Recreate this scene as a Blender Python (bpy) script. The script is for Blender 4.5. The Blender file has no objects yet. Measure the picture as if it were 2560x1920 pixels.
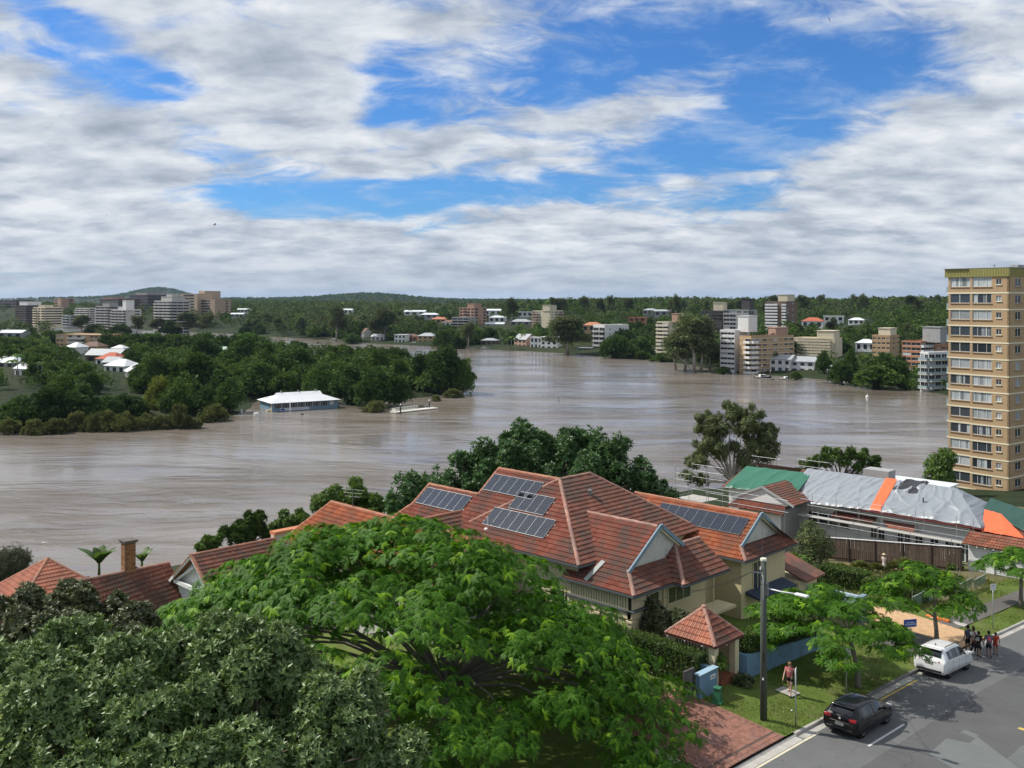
import bpy, bmesh, math, random
import numpy as np
from mathutils import Vector, Matrix
random.seed(7); RNG = np.random.default_rng(7)
SC = bpy.context.scene; COL = SC.collection
S2 = math.sqrt(.5); CAMZ = 35.0; F = 2400.0; HOR = 750.0
# ---------------------------------------------------------------- camera, sky, sun, exposure
cd = bpy.data.cameras.new('camera'); cam = bpy.data.objects.new('camera', cd); COL.objects.link(cam)
cd.sensor_width = 36.0; cd.lens = 36.0*F/2560.0; cd.shift_y = -(960-HOR)/2560.0
cd.clip_start = .5; cd.clip_end = 60000
cam.location = (0, 0, CAMZ); cam.rotation_euler = (math.radians(90), 0, math.radians(45))
SC.camera = cam
SUN_EL = math.radians(47); SUN_DIR = Vector((-.891*math.cos(SUN_EL), -.4525*math.cos(SUN_EL), math.sin(SUN_EL))).normalized()
sl = bpy.data.lights.new('sun', 'SUN'); sun = bpy.data.objects.new('sun', sl); COL.objects.link(sun)
sl.energy = 5.0; sl.angle = math.radians(.6); sl.color = (1, .95, .87)
sun.rotation_euler = (-SUN_DIR).to_track_quat('-Z', 'Y').to_euler()
SC.view_settings.view_transform = 'Standard'; SC.view_settings.look = 'None'
SC.view_settings.exposure = 0.0; SC.view_settings.gamma = 1.0
SC.cycles.use_denoising = True
SC.cycles.max_bounces = 6; SC.cycles.diffuse_bounces = 2; SC.cycles.glossy_bounces = 3
SC.cycles.transmission_bounces = 4; SC.cycles.transparent_max_bounces = 6; SC.cycles.volume_bounces = 0
SC.cycles.caustics_reflective = False; SC.cycles.caustics_refractive = False

class N:
    """tiny node helper"""
    def __init__(s, tree): s.t = tree; tree.nodes.clear()
    def __call__(s, typ, **kw):
        n = s.t.nodes.new(typ)
        for k, v in kw.items():
            if k[0] == 'i' and (k[1].isupper() or k[1].isdigit()):
                key = k[1:]; key = int(key) if key.isdigit() else key.replace('_', ' ')
                if isinstance(v, bpy.types.NodeSocket): s.t.links.new(v, n.inputs[key])
                else: n.inputs[key].default_value = v
            else: setattr(n, k, v)
        return n
    def math(s, op, a, b=None, c=None, clamp=False):
        n = s.t.nodes.new('ShaderNodeMath'); n.operation = op; n.use_clamp = clamp
        for i, v in enumerate((a, b, c)):
            if v is None: continue
            if isinstance(v, bpy.types.NodeSocket): s.t.links.new(v, n.inputs[i])
            else: n.inputs[i].default_value = v
        return n.outputs[0]
    def mix(s, fac, a, b, blend='MIX'):
        n = s.t.nodes.new('ShaderNodeMix'); n.data_type = 'RGBA'; n.blend_type = blend
        for k, v in ((0, fac), (6, a), (7, b)):
            if isinstance(v, bpy.types.NodeSocket): s.t.links.new(v, n.inputs[k])
            else: n.inputs[k].default_value = (*v, 1) if k > 0 and len(v) == 3 else v
        return n.outputs[2]
    def ramp(s, fac, stops, interp='LINEAR'):
        n = s.t.nodes.new('ShaderNodeValToRGB'); r = n.color_ramp; r.interpolation = interp
        while len(r.elements) < len(stops): r.elements.new(.5)
        for e, (p, c) in zip(r.elements, stops): e.position = p; e.color = (*c, 1) if len(c) == 3 else c
        s.t.links.new(fac, n.inputs[0]); return n.outputs[0]
    def noise(s, vec, scale, detail=4, rough=.5, dist=0.):
        n = s('ShaderNodeTexNoise', iVector=vec, iScale=scale, iDetail=detail, iRoughness=rough, iDistortion=dist); return n.outputs[0]
    def link(s, a, b): s.t.links.new(a, b)

wd = bpy.data.worlds.new('World'); SC.world = wd; wd.use_nodes = True
def build_sky():
    n = N(wd.node_tree)
    out = n('ShaderNodeOutputWorld'); bg = n('ShaderNodeBackground'); n.link(bg.outputs[0], out.inputs[0])
    sky = n('ShaderNodeTexSky', sky_type='NISHITA', sun_disc=False, sun_elevation=SUN_EL,
            sun_rotation=math.atan2(SUN_DIR.x, SUN_DIR.y), altitude=20, air_density=1.0, dust_density=.6, ozone_density=1.6)
    blue = n.mix(1.0, sky.outputs[0], (.036, .075, .128), 'MULTIPLY')      # strength of the clear sky
    tc = n('ShaderNodeTexCoord')
    rot = n('ShaderNodeMapping', vector_type='POINT', iVector=tc.outputs['Generated'], iRotation=(0, 0, math.radians(-45)))
    sp = n('ShaderNodeSeparateXYZ', iVector=rot.outputs[0]); x, y, z = sp.outputs   # x right, y forward, z up
    zc = n.math('MAXIMUM', z, .004)
    def plane(hz, sx, sy):      # cloud deck as a flat layer seen from below
        den = n.math('ADD', zc, hz)
        c = n('ShaderNodeCombineXYZ', iX=n.math('MULTIPLY', n.math('DIVIDE', x, den), sx), iY=n.math('MULTIPLY', n.math('DIVIDE', y, den), sy))
        return c.outputs[0]
    hi = plane(.19, 1.55, 1.9); lo = plane(.24, 2.3, 2.9)
    warp = n('ShaderNodeTexNoise', iVector=hi, iScale=1.3, iDetail=2.0)
    hw = n('ShaderNodeVectorMath', operation='MULTIPLY_ADD', i0=warp.outputs['Color'], i1=(.4, .3, 0), i2=hi).outputs[0]
    big = n.noise(hw, 1.15, 6, .56, .25)
    fine = n.noise(hw, 4.6, 8, .62, .6)
    dens = n.math('ADD', n.math('MULTIPLY', big, .74), n.math('MULTIPLY', fine, .40))
    # openings in the deck, as directions (u, v of the photograph turned into a direction), half sizes and tilt
    holes = [(2010, 250, 350, 140, 14, .29), (1700, 60, 360, 100, 12, .19), (1640, 395, 190, 48, 14, .16), (2080, 160, 330, 75, -10, .12),
             (345, 192, 130, 48, -8, .26), (470, 330, 170, 60, -35, .10), (980, 488, 370, 46, 4, .36), (700, 505, 160, 40, 8, .16), (140, 40, 90, 36, -25, .24),
             (1000, 280, 110, 40, 15, .16), (950, 150, 70, 60, 40, .14), (1330, 120, 200, 110, -25, .10), (1480, 210, 130, 40, 20, .16), (1320, 500, 120, 28, 8, .14),
             (2380, 470, 330, 150, -25, -.24), (130, 420, 330, 160, 0, -.16), (760, 250, 220, 120, -20, -.10), (640, 80, 330, 90, 0, -.10), (2480, 120, 160, 120, 0, -.08), (1250, 650, 1500, 90, 0, -.2)]
    tot = None
    for (u, v, hu, hv, tilt, amt) in holes:
        c = Vector(((u-1280)/F, 1.0, (HOR-v)/F)); c.normalize()
        d = n('ShaderNodeVectorMath', operation='SUBTRACT', i0=rot.outputs[0], i1=tuple(c)).outputs[0]
        m = n('ShaderNodeMapping', vector_type='TEXTURE', iVector=d, iRotation=(0, -math.radians(tilt), 0), iScale=(hu/F, .5, hv/F)).outputs[0]
        ln = n('ShaderNodeVectorMath', operation='LENGTH', i0=m).outputs['Value']
        g = n.math('POWER', 2.718, n.math('MULTIPLY', n.math('MULTIPLY', ln, ln), -1.0))
        g = n.math('MULTIPLY', g, -amt)
        tot = g if tot is None else n.math('ADD', tot, g)
    dens = n.math('ADD', dens, tot)
    cov = n('ShaderNodeMapRange', interpolation_type='SMOOTHSTEP', iValue=dens, i1=.365, i2=.605).outputs[0]
    # light and dark inside the clouds: thick parts and low rolls are greyer
    roll = n.noise(lo, 2.2, 7, .55, .15); roll2 = n.noise(lo, .8, 3, .5)
    tone = n.math('ADD', n.math('MULTIPLY', roll, .75), n.math('MULTIPLY', roll2, .35))
    tone = n.math('ADD', tone, n.math('MULTIPLY', fine, .22))
    col = n.ramp(tone, [(.42, (.31, .365, .44)), (.56, (.46, .52, .61)), (.67, (.64, .69, .76)), (.80, (.84, .87, .91))])
    # high veil over the blue
    veil = n('ShaderNodeMapRange', interpolation_type='SMOOTHSTEP', iValue=n.noise(hw, 2.3, 8, .66, .35), i1=.44, i2=.74).outputs[0]
    skyc = n.mix(n.math('MULTIPLY', veil, .62), blue, (.50, .62, .80))
    final = n.mix(cov, skyc, col)
    # towards the horizon the deck closes into a pale grey-blue band
    hz = n('ShaderNodeMapRange', interpolation_type='SMOOTHSTEP', iValue=z, i1=.0, i2=.075).outputs[0]
    final = n.mix(n.math('MULTIPLY', n.math('SUBTRACT', 1.0, hz), .55), final, (.43, .515, .605))
    n.link(final, bg.inputs[0]); bg.inputs[1].default_value = 1.0
build_sky()
wd.cycles.sampling_method = 'MANUAL'; wd.cycles.sample_map_resolution = 512
# ---------------------------------------------------------------- helpers
def W(x, d, z=0.): return Vector(((x-d)*S2, (x+d)*S2, z))           # camera axes (right, forward) to world
def PX(u, v, z):                                                     # where the sight line of a photograph point meets height z
    d = F*(CAMZ-z)/(v-HOR); return W((u-1280)/F*d, d, z)
def PD(u, d, z): return W((u-1280)/F*d, d, z)
def ZV(v, d): return CAMZ-(v-HOR)*d/F                                 # height seen at row v at distance d
FWD = Vector((-S2, S2, 0)); RGT = Vector((S2, S2, 0))

class MB:
    def __init__(s): s.v = []; s.f = []
    def add(s, vs, fs):
        o = len(s.v); s.v += [tuple(p) for p in vs]; s.f += [tuple(i+o for i in f) for f in fs]; return s
    def poly(s, pts): return s.add(pts, [range(len(pts))])
    def box(s, x0, y0, z0, x1, y1, z1):
        if x0 > x1: x0, x1 = x1, x0
        if y0 > y1: y0, y1 = y1, y0
        if z0 > z1: z0, z1 = z1, z0
        return s.add([(x0,y0,z0),(x1,y0,z0),(x1,y1,z0),(x0,y1,z0),(x0,y0,z1),(x1,y0,z1),(x1,y1,z1),(x0,y1,z1)],
                     [(3,2,1,0),(4,5,6,7),(0,1,5,4),(1,2,6,5),(2,3,7,6),(3,0,4,7)])
    def beam(s, p, q, w, h, up=(0, 0, 1)):
        p = Vector(p); q = Vector(q); d = (q-p).normalized(); up = Vector(up)
        if abs(d.dot(up)) > .98: up = Vector((0, 1, 0))
        r = d.cross(up).normalized()*w/2; t = r.cross(d).normalized()*h/2
        vs = [p-r-t, p+r-t, p+r+t, p-r+t, q-r-t, q+r-t, q+r+t, q-r+t]
        return s.add(vs, [(0,1,2,3),(7,6,5,4),(4,5,1,0),(5,6,2,1),(6,7,3,2),(7,4,0,3)])
    def tube(s, pts, rad, n=8, cap=True):
        pts = [Vector(p) for p in pts]; rad = rad if hasattr(rad, '__len__') else [rad]*len(pts)
        o = len(s.v); m = len(pts); vs = []; fs = []
        for i, p in enumerate(pts):
            d = (pts[min(i+1, m-1)]-pts[max(i-1, 0)]).normalized()
            a = Vector((0, 0, 1)) if abs(d.z) < .9 else Vector((1, 0, 0))
            e1 = d.cross(a).normalized(); e2 = d.cross(e1)
            for k in range(n):
                t = 2*math.pi*k/n; vs.append(p+(e1*math.cos(t)+e2*math.sin(t))*rad[i])
        for i in range(m-1):
            for k in range(n):
                fs.append((i*n+k, i*n+(k+1) % n, (i+1)*n+(k+1) % n, (i+1)*n+k))
        if cap: fs += [tuple(range(n))[::-1], tuple((m-1)*n+k for k in range(n))]
        return s.add(vs, fs)
    def lathe(s, prof, c=(0, 0, 0), n=12):
        c = Vector(c); vs = []; fs = []
        for r, z in prof:
            for k in range(n): t = 2*math.pi*k/n; vs.append(c+Vector((r*math.cos(t), r*math.sin(t), z)))
        for i in range(len(prof)-1):
            for k in range(n): fs.append((i*n+k, i*n+(k+1) % n, (i+1)*n+(k+1) % n, (i+1)*n+k))
        fs += [tuple(range(n))[::-1], tuple((len(prof)-1)*n+k for k in range(n))]
        return s.add(vs, fs)
    def extr(s, pts, vec):
        m = len(pts); vec = Vector(vec); pts = [Vector(p) for p in pts]
        vs = pts+[p+vec for p in pts]
        fs = [tuple(range(m))[::-1], tuple(range(m, 2*m))]+[(i, (i+1) % m, m+(i+1) % m, m+i) for i in range(m)]
        return s.add(vs, fs)
    def mesh(s, name, material=None, smooth=False, org=None):
        me = bpy.data.meshes.new(name)
        vs = s.v if org is None else [(a-org[0], b-org[1], c-org[2]) for a, b, c in s.v]
        me.from_pydata(vs, [], s.f); me.validate(clean_customdata=False)
        if material: me.materials.append(material)
        if smooth: me.polygons.foreach_set('use_smooth', [True]*len(me.polygons))
        me.update(); return me
    def build(s, name, material, parent=None, smooth=False, org=None, world=False, bevel=0.):
        me = s.mesh(name, material, smooth, org)
        if bevel:
            bm = bmesh.new(); bm.from_mesh(me)
            bmesh.ops.bevel(bm, geom=bm.edges[:]+bm.verts[:], offset=bevel, segments=2, affect='EDGES', profile=.6, clamp_overlap=True)
            bm.to_mesh(me); bm.free()
            if smooth: me.polygons.foreach_set('use_smooth', [True]*len(me.polygons))
        return put(name, me, parent, org, world)
def put(name, me, parent=None, org=None, world=False):
    o = bpy.data.objects.new(name, me); COL.objects.link(o)
    if org is not None: o.location = org
    if parent is not None:
        o.parent = parent
        if world: o.matrix_parent_inverse = WORLD_INV(parent)
    return o
def WORLD_INV(o):
    m = Matrix.LocRotScale(o.location, o.rotation_euler, o.scale)
    if o.parent is not None:
        m = WORLD_INV(o.parent).inverted() @ o.matrix_parent_inverse @ m
    return m.inverted()
def tag(o, label=None, cat=None, group=None, kind=None):
    if label: o['label'] = label
    if cat: o['category'] = cat
    if group: o['group'] = group
    if kind: o['kind'] = kind
    return o
def thing(name, label, cat, loc=(0, 0, 0), rotz=0., group=None):
    o = bpy.data.objects.new(name, None); COL.objects.link(o); o.empty_display_size = .2
    o.location = loc; o.rotation_euler = (0, 0, rotz)
    return tag(o, label, cat, group)
KIDS = {}
def children(o): return [c for c in bpy.data.objects if c.parent == o] if o.name not in KIDS else KIDS[o.name]
def dup(root, loc, rotz=0., scale=1., label=None, group=None, kids=None):
    r = root.copy(); COL.objects.link(r); r.location = loc; r.rotation_euler = (0, 0, rotz)
    r.scale = (scale,)*3 if not hasattr(scale, '__len__') else scale
    if label: r['label'] = label
    if group: r['group'] = group
    for ch, subs in (kids or []):
        c = ch.copy(); COL.objects.link(c); c.parent = r
        for g in subs:
            d = g.copy(); COL.objects.link(d); d.parent = c
    return r
def np_mesh(name, verts, faces, material, smooth=False):
    """verts (n,3), faces (m,k) arrays"""
    me = bpy.data.meshes.new(name); n = len(verts); m, k = faces.shape
    me.vertices.add(n); me.vertices.foreach_set('co', np.asarray(verts, np.float32).ravel())
    me.loops.add(m*k); me.loops.foreach_set('vertex_index', np.asarray(faces, np.int32).ravel())
    me.polygons.add(m); me.polygons.foreach_set('loop_start', np.arange(0, m*k, k, dtype=np.int32))
    if smooth: me.polygons.foreach_set('use_smooth', np.ones(m, bool))
    me.update(calc_edges=True)
    if material: me.materials.append(material)
    return me
def scatter(tv, tf, M, T):
    """copies of a template (tv (p,3), tf (q,k)) with matrices M (n,3,3) and offsets T (n,3)"""
    v = np.einsum('nij,pj->npi', M, tv)+T[:, None, :]
    f = tf[None]+(np.arange(len(T))*len(tv))[:, None, None]
    return v.reshape(-1, 3), f.reshape(-1, tf.shape[1])
def frames(dirs, rolls, size):
    """matrices whose x axis follows dirs, rolled, scaled; z axis stays near up"""
    d = dirs/np.linalg.norm(dirs, axis=1, keepdims=True)
    up = np.tile([0., 0., 1.], (len(d), 1)); up[np.abs(d[:, 2]) > .97] = (1, 0, 0)
    s = np.cross(up, d); s /= np.linalg.norm(s, axis=1, keepdims=True); t = np.cross(d, s)
    c, si = np.cos(rolls)[:, None], np.sin(rolls)[:, None]
    y = s*c+t*si; z = -s*si+t*c
    size = np.broadcast_to(np.asarray(size, float), (len(d),))
    return np.stack([d, y, z], axis=2)*size[:, None, None]
# ---------------------------------------------------------------- materials
MATS = {}
def mat(name, col, rough=.65, spec=.35, metal=0., var=.12, scale=2., island=0., bump=0., bscale=30., dirt=None, coat=0., emit=None, alpha=1., stretch=(1, 1, 1), objvar=0.):
    """procedural base: colour varied by two noises, optional per piece variation, dirt and bump"""
    if name in MATS: return MATS[name]
    m = bpy.data.materials.new(name); m.use_nodes = True; MATS[name] = m; n = N(m.node_tree)
    out = n('ShaderNodeOutputMaterial'); p = n('ShaderNodeBsdfPrincipled'); n.link(p.outputs[0], out.inputs[0])
    g = n('ShaderNodeNewGeometry')
    pos = n('ShaderNodeMapping', iVector=g.outputs['Position'], iScale=stretch).outputs[0]
    c = n.mix(1., (*col, 1), (1, 1, 1, 1), 'MULTIPLY')
    if var:
        a = n.noise(pos, scale, 5, .6); b = n.noise(pos, scale*9, 3, .6)
        k = n.math('ADD', n.math('MULTIPLY', a, 1.1), n.math('MULTIPLY', b, .9))
        k = n.math('MULTIPLY_ADD', n.math('SUBTRACT', k, 1.), var*2.4, 1.)
        c = n.mix(1., c, k, 'MULTIPLY')
    if island or objvar:
        r = n.math('FRACT', n.math('ADD', g.outputs['Random Per Island'], n('ShaderNodeObjectInfo').outputs['Random']))
        c = n.mix(1., c, n.math('MULTIPLY_ADD', r, (island+objvar)*2, 1-(island+objvar)), 'MULTIPLY')
    if dirt:
        dcol, ds, amt = dirt
        dm = n('ShaderNodeMapRange', interpolation_type='SMOOTHSTEP', iValue=n.noise(pos, ds, 6, .65), i1=.45, i2=.75).outputs[0]
        c = n.mix(n.math('MULTIPLY', dm, amt), c, (*dcol, 1))
    n.link(c, p.inputs['Base Color']); p.inputs['Roughness'].default_value = rough
    p.inputs['Specular IOR Level'].default_value = spec; p.inputs['Metallic'].default_value = metal
    if coat: p.inputs['Coat Weight'].default_value = coat; p.inputs['Coat Roughness'].default_value = .05
    if bump:
        b = n('ShaderNodeBump', iStrength=bump, iDistance=.02, iHeight=n.noise(pos, bscale, 4, .6)); n.link(b.outputs[0], p.inputs['Normal'])
    if emit: p.inputs['Emission Color'].default_value = (*emit[0], 1); p.inputs['Emission Strength'].default_value = emit[1]
    if alpha < 1: p.inputs['Alpha'].default_value = alpha
    return m
def foliage(name, c1, c2, c3=None, trans=.30, rough=.5, spec=.35, obj=.25, patch=.35, pscale=.25):
    """leaf colours: per leaf between c1 and c2, some c3 (young leaves), per tree and per branch drift, light through the leaf"""
    if name in MATS: return MATS[name]
    m = bpy.data.materials.new(name); m.use_nodes = True; MATS[name] = m; n = N(m.node_tree)
    out = n('ShaderNodeOutputMaterial'); g = n('ShaderNodeNewGeometry'); oi = n('ShaderNodeObjectInfo')
    isl = g.outputs['Random Per Island']
    c = n.mix(isl, (*c1, 1), (*c2, 1))
    if c3:
        hi = n('ShaderNodeMapRange', iValue=n.noise(g.outputs['Position'], pscale*3, 3, .6), i1=.52, i2=.70).outputs[0]
        c = n.mix(n.math('MULTIPLY', hi, .9), c, (*c3, 1))
    k = n.math('MULTIPLY_ADD', oi.outputs['Random'], obj*2, 1-obj)
    k2 = n.math('MULTIPLY_ADD', n.math('SUBTRACT', n.noise(g.outputs['Position'], pscale, 3, .6), .5), patch*3, 1.)
    c = n.mix(1., c, n.math('MULTIPLY', k, k2), 'MULTIPLY')
    p = n('ShaderNodeBsdfPrincipled', iRoughness=rough, iSpecular_IOR_Level=spec); n.link(c, p.inputs['Base Color'])
    t = n('ShaderNodeBsdfTranslucent'); n.link(n.mix(1., c, (1.2, 1.25, .7, 1), 'MULTIPLY'), t.inputs[0])
    ms = n('ShaderNodeMixShader', i0=trans); n.link(p.outputs[0], ms.inputs[1]); n.link(t.outputs[0], ms.inputs[2])
    n.link(ms.outputs[0], out.inputs[0]); return m
# ---------------------------------------------------------------- river outline (camera axes x right, d forward, metres)
def cpx(u, v, z=0.): d = F*(CAMZ-z)/(v-HOR); return ((u-1280)/F*d, d)
def cw(X, Y): return ((X+Y)*S2, (Y-X)*S2)
near_shore = [cw(*p) for p in [(-150, -260), (-128, -60), (-124, 20), (-121, 60), (-117, 100), (-106, 140), (-92, 172), (-72, 196), (-30, 225), (60, 260), (250, 330)]]
far_shore = [cpx(*p) for p in [(3300, 1035), (2700, 1015), (2420, 996), (2300, 978), (2200, 963), (2100, 953), (2000, 944), (1900, 938), (1800, 930), (1740, 916), (1680, 906),
             (1560, 897), (1500, 892), (1380, 882), (1250, 875), (1150, 869), (1060, 866), (950, 860), (800, 850), (640, 838), (500, 831), (300, 822), (0, 815), (-500, 810)]]
pen_shore = [cpx(*p) for p in [(-600, 838), (0, 850), (300, 862), (500, 870), (650, 880), (800, 890), (950, 903), (1100, 917), (1180, 938), (1190, 962), (1120, 985), (1010, 1003), (870, 1016),
             (850, 1000), (640, 1004), (620, 1030), (560, 1050), (490, 1066), (330, 1074), (0, 1084), (-500, 1090)]]
RIV = np.array(near_shore+far_shore+pen_shore); RG = [0]*(len(near_shore)-1)+[2]*(len(far_shore)+1)+[1]*len(pen_shore); RG = np.array(RG[:len(RIV)])
RG[len(near_shore)-1] = 2; RG[len(near_shore)+len(far_shore)-1] = 1; RG[-1] = 1
def river_sd(x, d):
    """signed distance to the water's edge (positive on land) and which bank is nearest"""
    x = np.asarray(x, float); d = np.asarray(d, float); best = np.full(x.shape, 1e9); grp = np.zeros(x.shape, int); ins = np.zeros(x.shape, bool)
    n = len(RIV)
    for i in range(n):
        (x0, y0), (x1, y1) = RIV[i], RIV[(i+1) % n]
        ex, ey = x1-x0, y1-y0; t = np.clip(((x-x0)*ex+(d-y0)*ey)/(ex*ex+ey*ey), 0, 1)
        q = np.hypot(x-x0-t*ex, d-y0-t*ey); m = q < best; best = np.where(m, q, best); grp = np.where(m, RG[i], grp)
        c = ((y0 > d) != (y1 > d)) & (x < (x1-x0)*(d-y0)/(y1-y0+1e-12)+x0); ins ^= c
    return np.where(ins, -best, best), grp
def sm(a, b, t): t = np.clip((np.asarray(t, float)-a)/(b-a), 0, 1); return t*t*(3-2*t)
KY = [0, 20, 36.9, 41.8, 55.4, 72, 90, 110, 140, 180, 260]; KH = [20.1, 20.3, 20.6, 20.8, 21.56, 23.05, 24.5, 26.2, 28.3, 29.6, 30]
def zk(Y): return CAMZ-np.interp(Y, KY, KH)                     # road surface at the kerb
KX = -22.8; PXL = -27.66                                         # kerb line, property line
def zverge(X, Y):
    t = np.clip((KX-np.asarray(X, float))/(KX-PXL), 0, 1); return zk(Y)+.13+.42*t
def hills(x, d):
    az = x/np.maximum(d, 1.)*F+1280
    z = 9*sm(900, 1500, d)+6*np.sin(d/900.+az/140.)*sm(1200, 2500, d)
    z += 8*sm(1050, 1500, az)*sm(700, 1150, d)*(1-.6*sm(1500, 2600, d)) + 9*sm(1900, 2300, az)*sm(520, 760, d)*(1-sm(900, 1500, d))
    z += 76*np.exp(-((az-400)/95.)**2-((d-6600)/700.)**2) + 20*np.exp(-((az-330)/230.)**2-((d-6300)/900.)**2)
    z += 36*np.exp(-((az-925)/150.)**2-((d-4600)/600.)**2) + 22*np.exp(-((az-700)/260.)**2-((d-5200)/900.)**2)
    z += 14*np.exp(-((az-80)/160.)**2-((d-5200)/900.)**2) + 6*sm(2500, 6000, d)
    return z
def zland(x, d):
    """ground height at camera-axes coordinates"""
    x = np.asarray(x, float); d = np.asarray(d, float); sd, g = river_sd(x, d)
    X = (x-d)*S2; Y = (x+d)*S2
    top = np.where(X > PXL, zverge(X, Y), zk(Y)+.55); run = np.maximum(-(40-9*sm(60, 75, Y))-X, 0)
    zn = np.where(sd > 0, top*np.clip(sd/(sd+run*.9+1e-6), 0, 1), sd*.25)
    zp = np.where(sd > 0, np.minimum(sd*.07, 3.2)+1.6*sm(40, 160, sd), sd*.2)
    zf = np.where(sd > 0, np.minimum(sd*.10, 4)+3*sm(60, 300, sd)+hills(x, d), sd*.2)
    zp = zp+np.where(sd > 0, hills(x, d)*sm(900, 1500, d), 0)
    return np.where(g == 0, zn, np.where(g == 1, zp, zf))
def ZL(x, d): return float(zland(np.array([x]), np.array([d]))[0])
def ZW(X, Y): return ZL((X+Y)*S2, (Y-X)*S2)

def ground_material():
    m = bpy.data.materials.new('ground'); m.use_nodes = True; n = N(m.node_tree)
    out = n('ShaderNodeOutputMaterial'); p = n('ShaderNodeBsdfPrincipled', iRoughness=.95, iSpecular_IOR_Level=.15); n.link(p.outputs[0], out.inputs[0])
    g = n('ShaderNodeNewGeometry'); pos = g.outputs['Position']
    a = n.noise(pos, .012, 6, .65); b = n.noise(pos, .35, 5, .7)
    c = n.ramp(a, [(.3, (.016, .026, .012)), (.5, (.028, .040, .015)), (.7, (.050, .052, .024))])
    c = n.mix(1., c, n.math('MULTIPLY_ADD', b, 1.2, .4), 'MULTIPLY')
    n.link(c, p.inputs['Base Color'])
    bp = n('ShaderNodeBump', iStrength=.9, iDistance=2.5, iHeight=n.noise(pos, .12, 6, .7)); n.link(bp.outputs[0], p.inputs['Normal'])
    return m
def build_ground():
    A = np.radians(np.linspace(-84, 84, 250)); R = np.concatenate([[2.], np.geomspace(6, 14000, 215)])
    a, r = np.meshgrid(A, R); x = r*np.sin(a); d = r*np.cos(a); z = zland(x, d)
    X = (x-d)*S2; Y = (x+d)*S2
    near = (Y > -40) & (Y < 150) & (X > -75) & (X < 40); z = np.where(near, z-.35, z)      # finer sheets lie on it there
    z = np.where((r > 300) & (z > 1), z+.5*np.sin(x*.05)*np.cos(d*.043), z)
    v = np.stack([X, Y, z], -1).reshape(-1, 3); nr, nc = r.shape
    i = np.arange(nr*nc).reshape(nr, nc); f = np.stack([i[:-1, :-1], i[:-1, 1:], i[1:, 1:], i[1:, :-1]], -1).reshape(-1, 4)[:, ::-1]
    return tag(put('ground', np_mesh('ground', v, f, ground_material(), True)), 'land sloping to the river and rising to far hills', kind='structure')
build_ground()

def water_material():
    m = bpy.data.materials.new('flood_water'); m.use_nodes = True; n = N(m.node_tree)
    out = n('ShaderNodeOutputMaterial'); p = n('ShaderNodeBsdfPrincipled', iIOR=1.33, iSpecular_IOR_Level=.5); n.link(p.outputs[0], out.inputs[0])
    g = n('ShaderNodeNewGeometry')
    fl = n('ShaderNodeMapping', iVector=g.outputs['Position'], iRotation=(0, 0, math.radians(-38))).outputs[0]   # x along the stream
    def st(sx, sy): return n('ShaderNodeMapping', iVector=fl, iScale=(sx, sy, 1)).outputs[0]
    wv = n('ShaderNodeTexNoise', iVector=st(.012, .03), iScale=1., iDetail=3.)
    wf = n('ShaderNodeVectorMath', operation='MULTIPLY_ADD', i0=wv.outputs['Color'], i1=(26, 26, 0), i2=fl).outputs[0]
    def sw(sx, sy): return n('ShaderNodeMapping', iVector=wf, iScale=(sx, sy, 1)).outputs[0]
    silt = n.noise(sw(.010, .045), 1., 6, .62, .8); silt2 = n.noise(sw(.05, .2), 1., 5, .65, .6)
    t = n.math('ADD', n.math('MULTIPLY', silt, .7), n.math('MULTIPLY', silt2, .3))
    c = n.ramp(t, [(.36, (.145, .116, .088)), (.5, (.200, .170, .140)), (.64, (.25, .226, .200))])
    n.link(c, p.inputs['Base Color'])
    rr = n('ShaderNodeMapRange', iValue=t, i1=.38, i2=.62, i3=.06, i4=.18).outputs[0]; n.link(rr, p.inputs['Roughness'])
    h1 = n.noise(sw(.10, .25), 1., 5, .62, 1.6); h2 = n.noise(sw(.5, 1.1), 1., 4, .6, .8)
    amp = n('ShaderNodeMapRange', iValue=n.noise(sw(.011, .035), 1., 4, .6, .5), i1=.42, i2=.60, i3=.12, i4=1.0).outputs[0]
    hh = n.math('ADD', n.math('MULTIPLY', h1, 1.0), n.math('MULTIPLY', h2, .22))
    hh = n.math('MULTIPLY', hh, amp)
    b = n('ShaderNodeBump', iStrength=1.0, iDistance=.48, iHeight=hh); n.link(b.outputs[0], p.inputs['Normal'])
    return m
def build_water():
    xs = np.linspace(-4200, 4200, 60); ds = np.geomspace(70, 4200, 60)
    x, d = np.meshgrid(xs, ds); X = (x-d)*S2; Y = (x+d)*S2
    v = np.stack([X, Y, np.zeros_like(X)], -1).reshape(-1, 3); i = np.arange(3600).reshape(60, 60)
    f = np.stack([i[:-1, :-1], i[:-1, 1:], i[1:, 1:], i[1:, :-1]], -1).reshape(-1, 4)
    tag(put('river_water', np_mesh('river_water', v, f, water_material(), True)), 'brown flooded river in slow swirling flow', kind='structure')
build_water()
# ---------------------------------------------------------------- far buildings
PROT = []                                                     # (u0,u1,v0,v1,d): keep these views clear of scattered trees
GLASS = mat('window_glass', (.030, .038, .046), .07, .6, var=.3, scale=.15, objvar=.35)
GLASSL = mat('window_curtain', (.34, .37, .38), .25, .5, var=.3, scale=1.2, objvar=.35)
OFFWT = mat('weathered_white', (.50, .485, .45), .75, var=.12, scale=.25, dirt=((.28, .27, .25), .2, .5))
WHITE = mat('white_render', (.72, .72, .70), .7, var=.06, scale=.3, dirt=((.35, .34, .32), .4, .3))
CREAM = mat('cream_render', (.66, .58, .42), .75, var=.06, scale=.3, dirt=((.3, .27, .2), .5, .3))
TANB = mat('tan_brick', (.44, .30, .17), .85, var=.12, scale=.5, dirt=((.25, .18, .12), .4, .3))
ORANGEB = mat('orange_brick', (.40, .19, .105), .85, var=.12, scale=.5)
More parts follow.
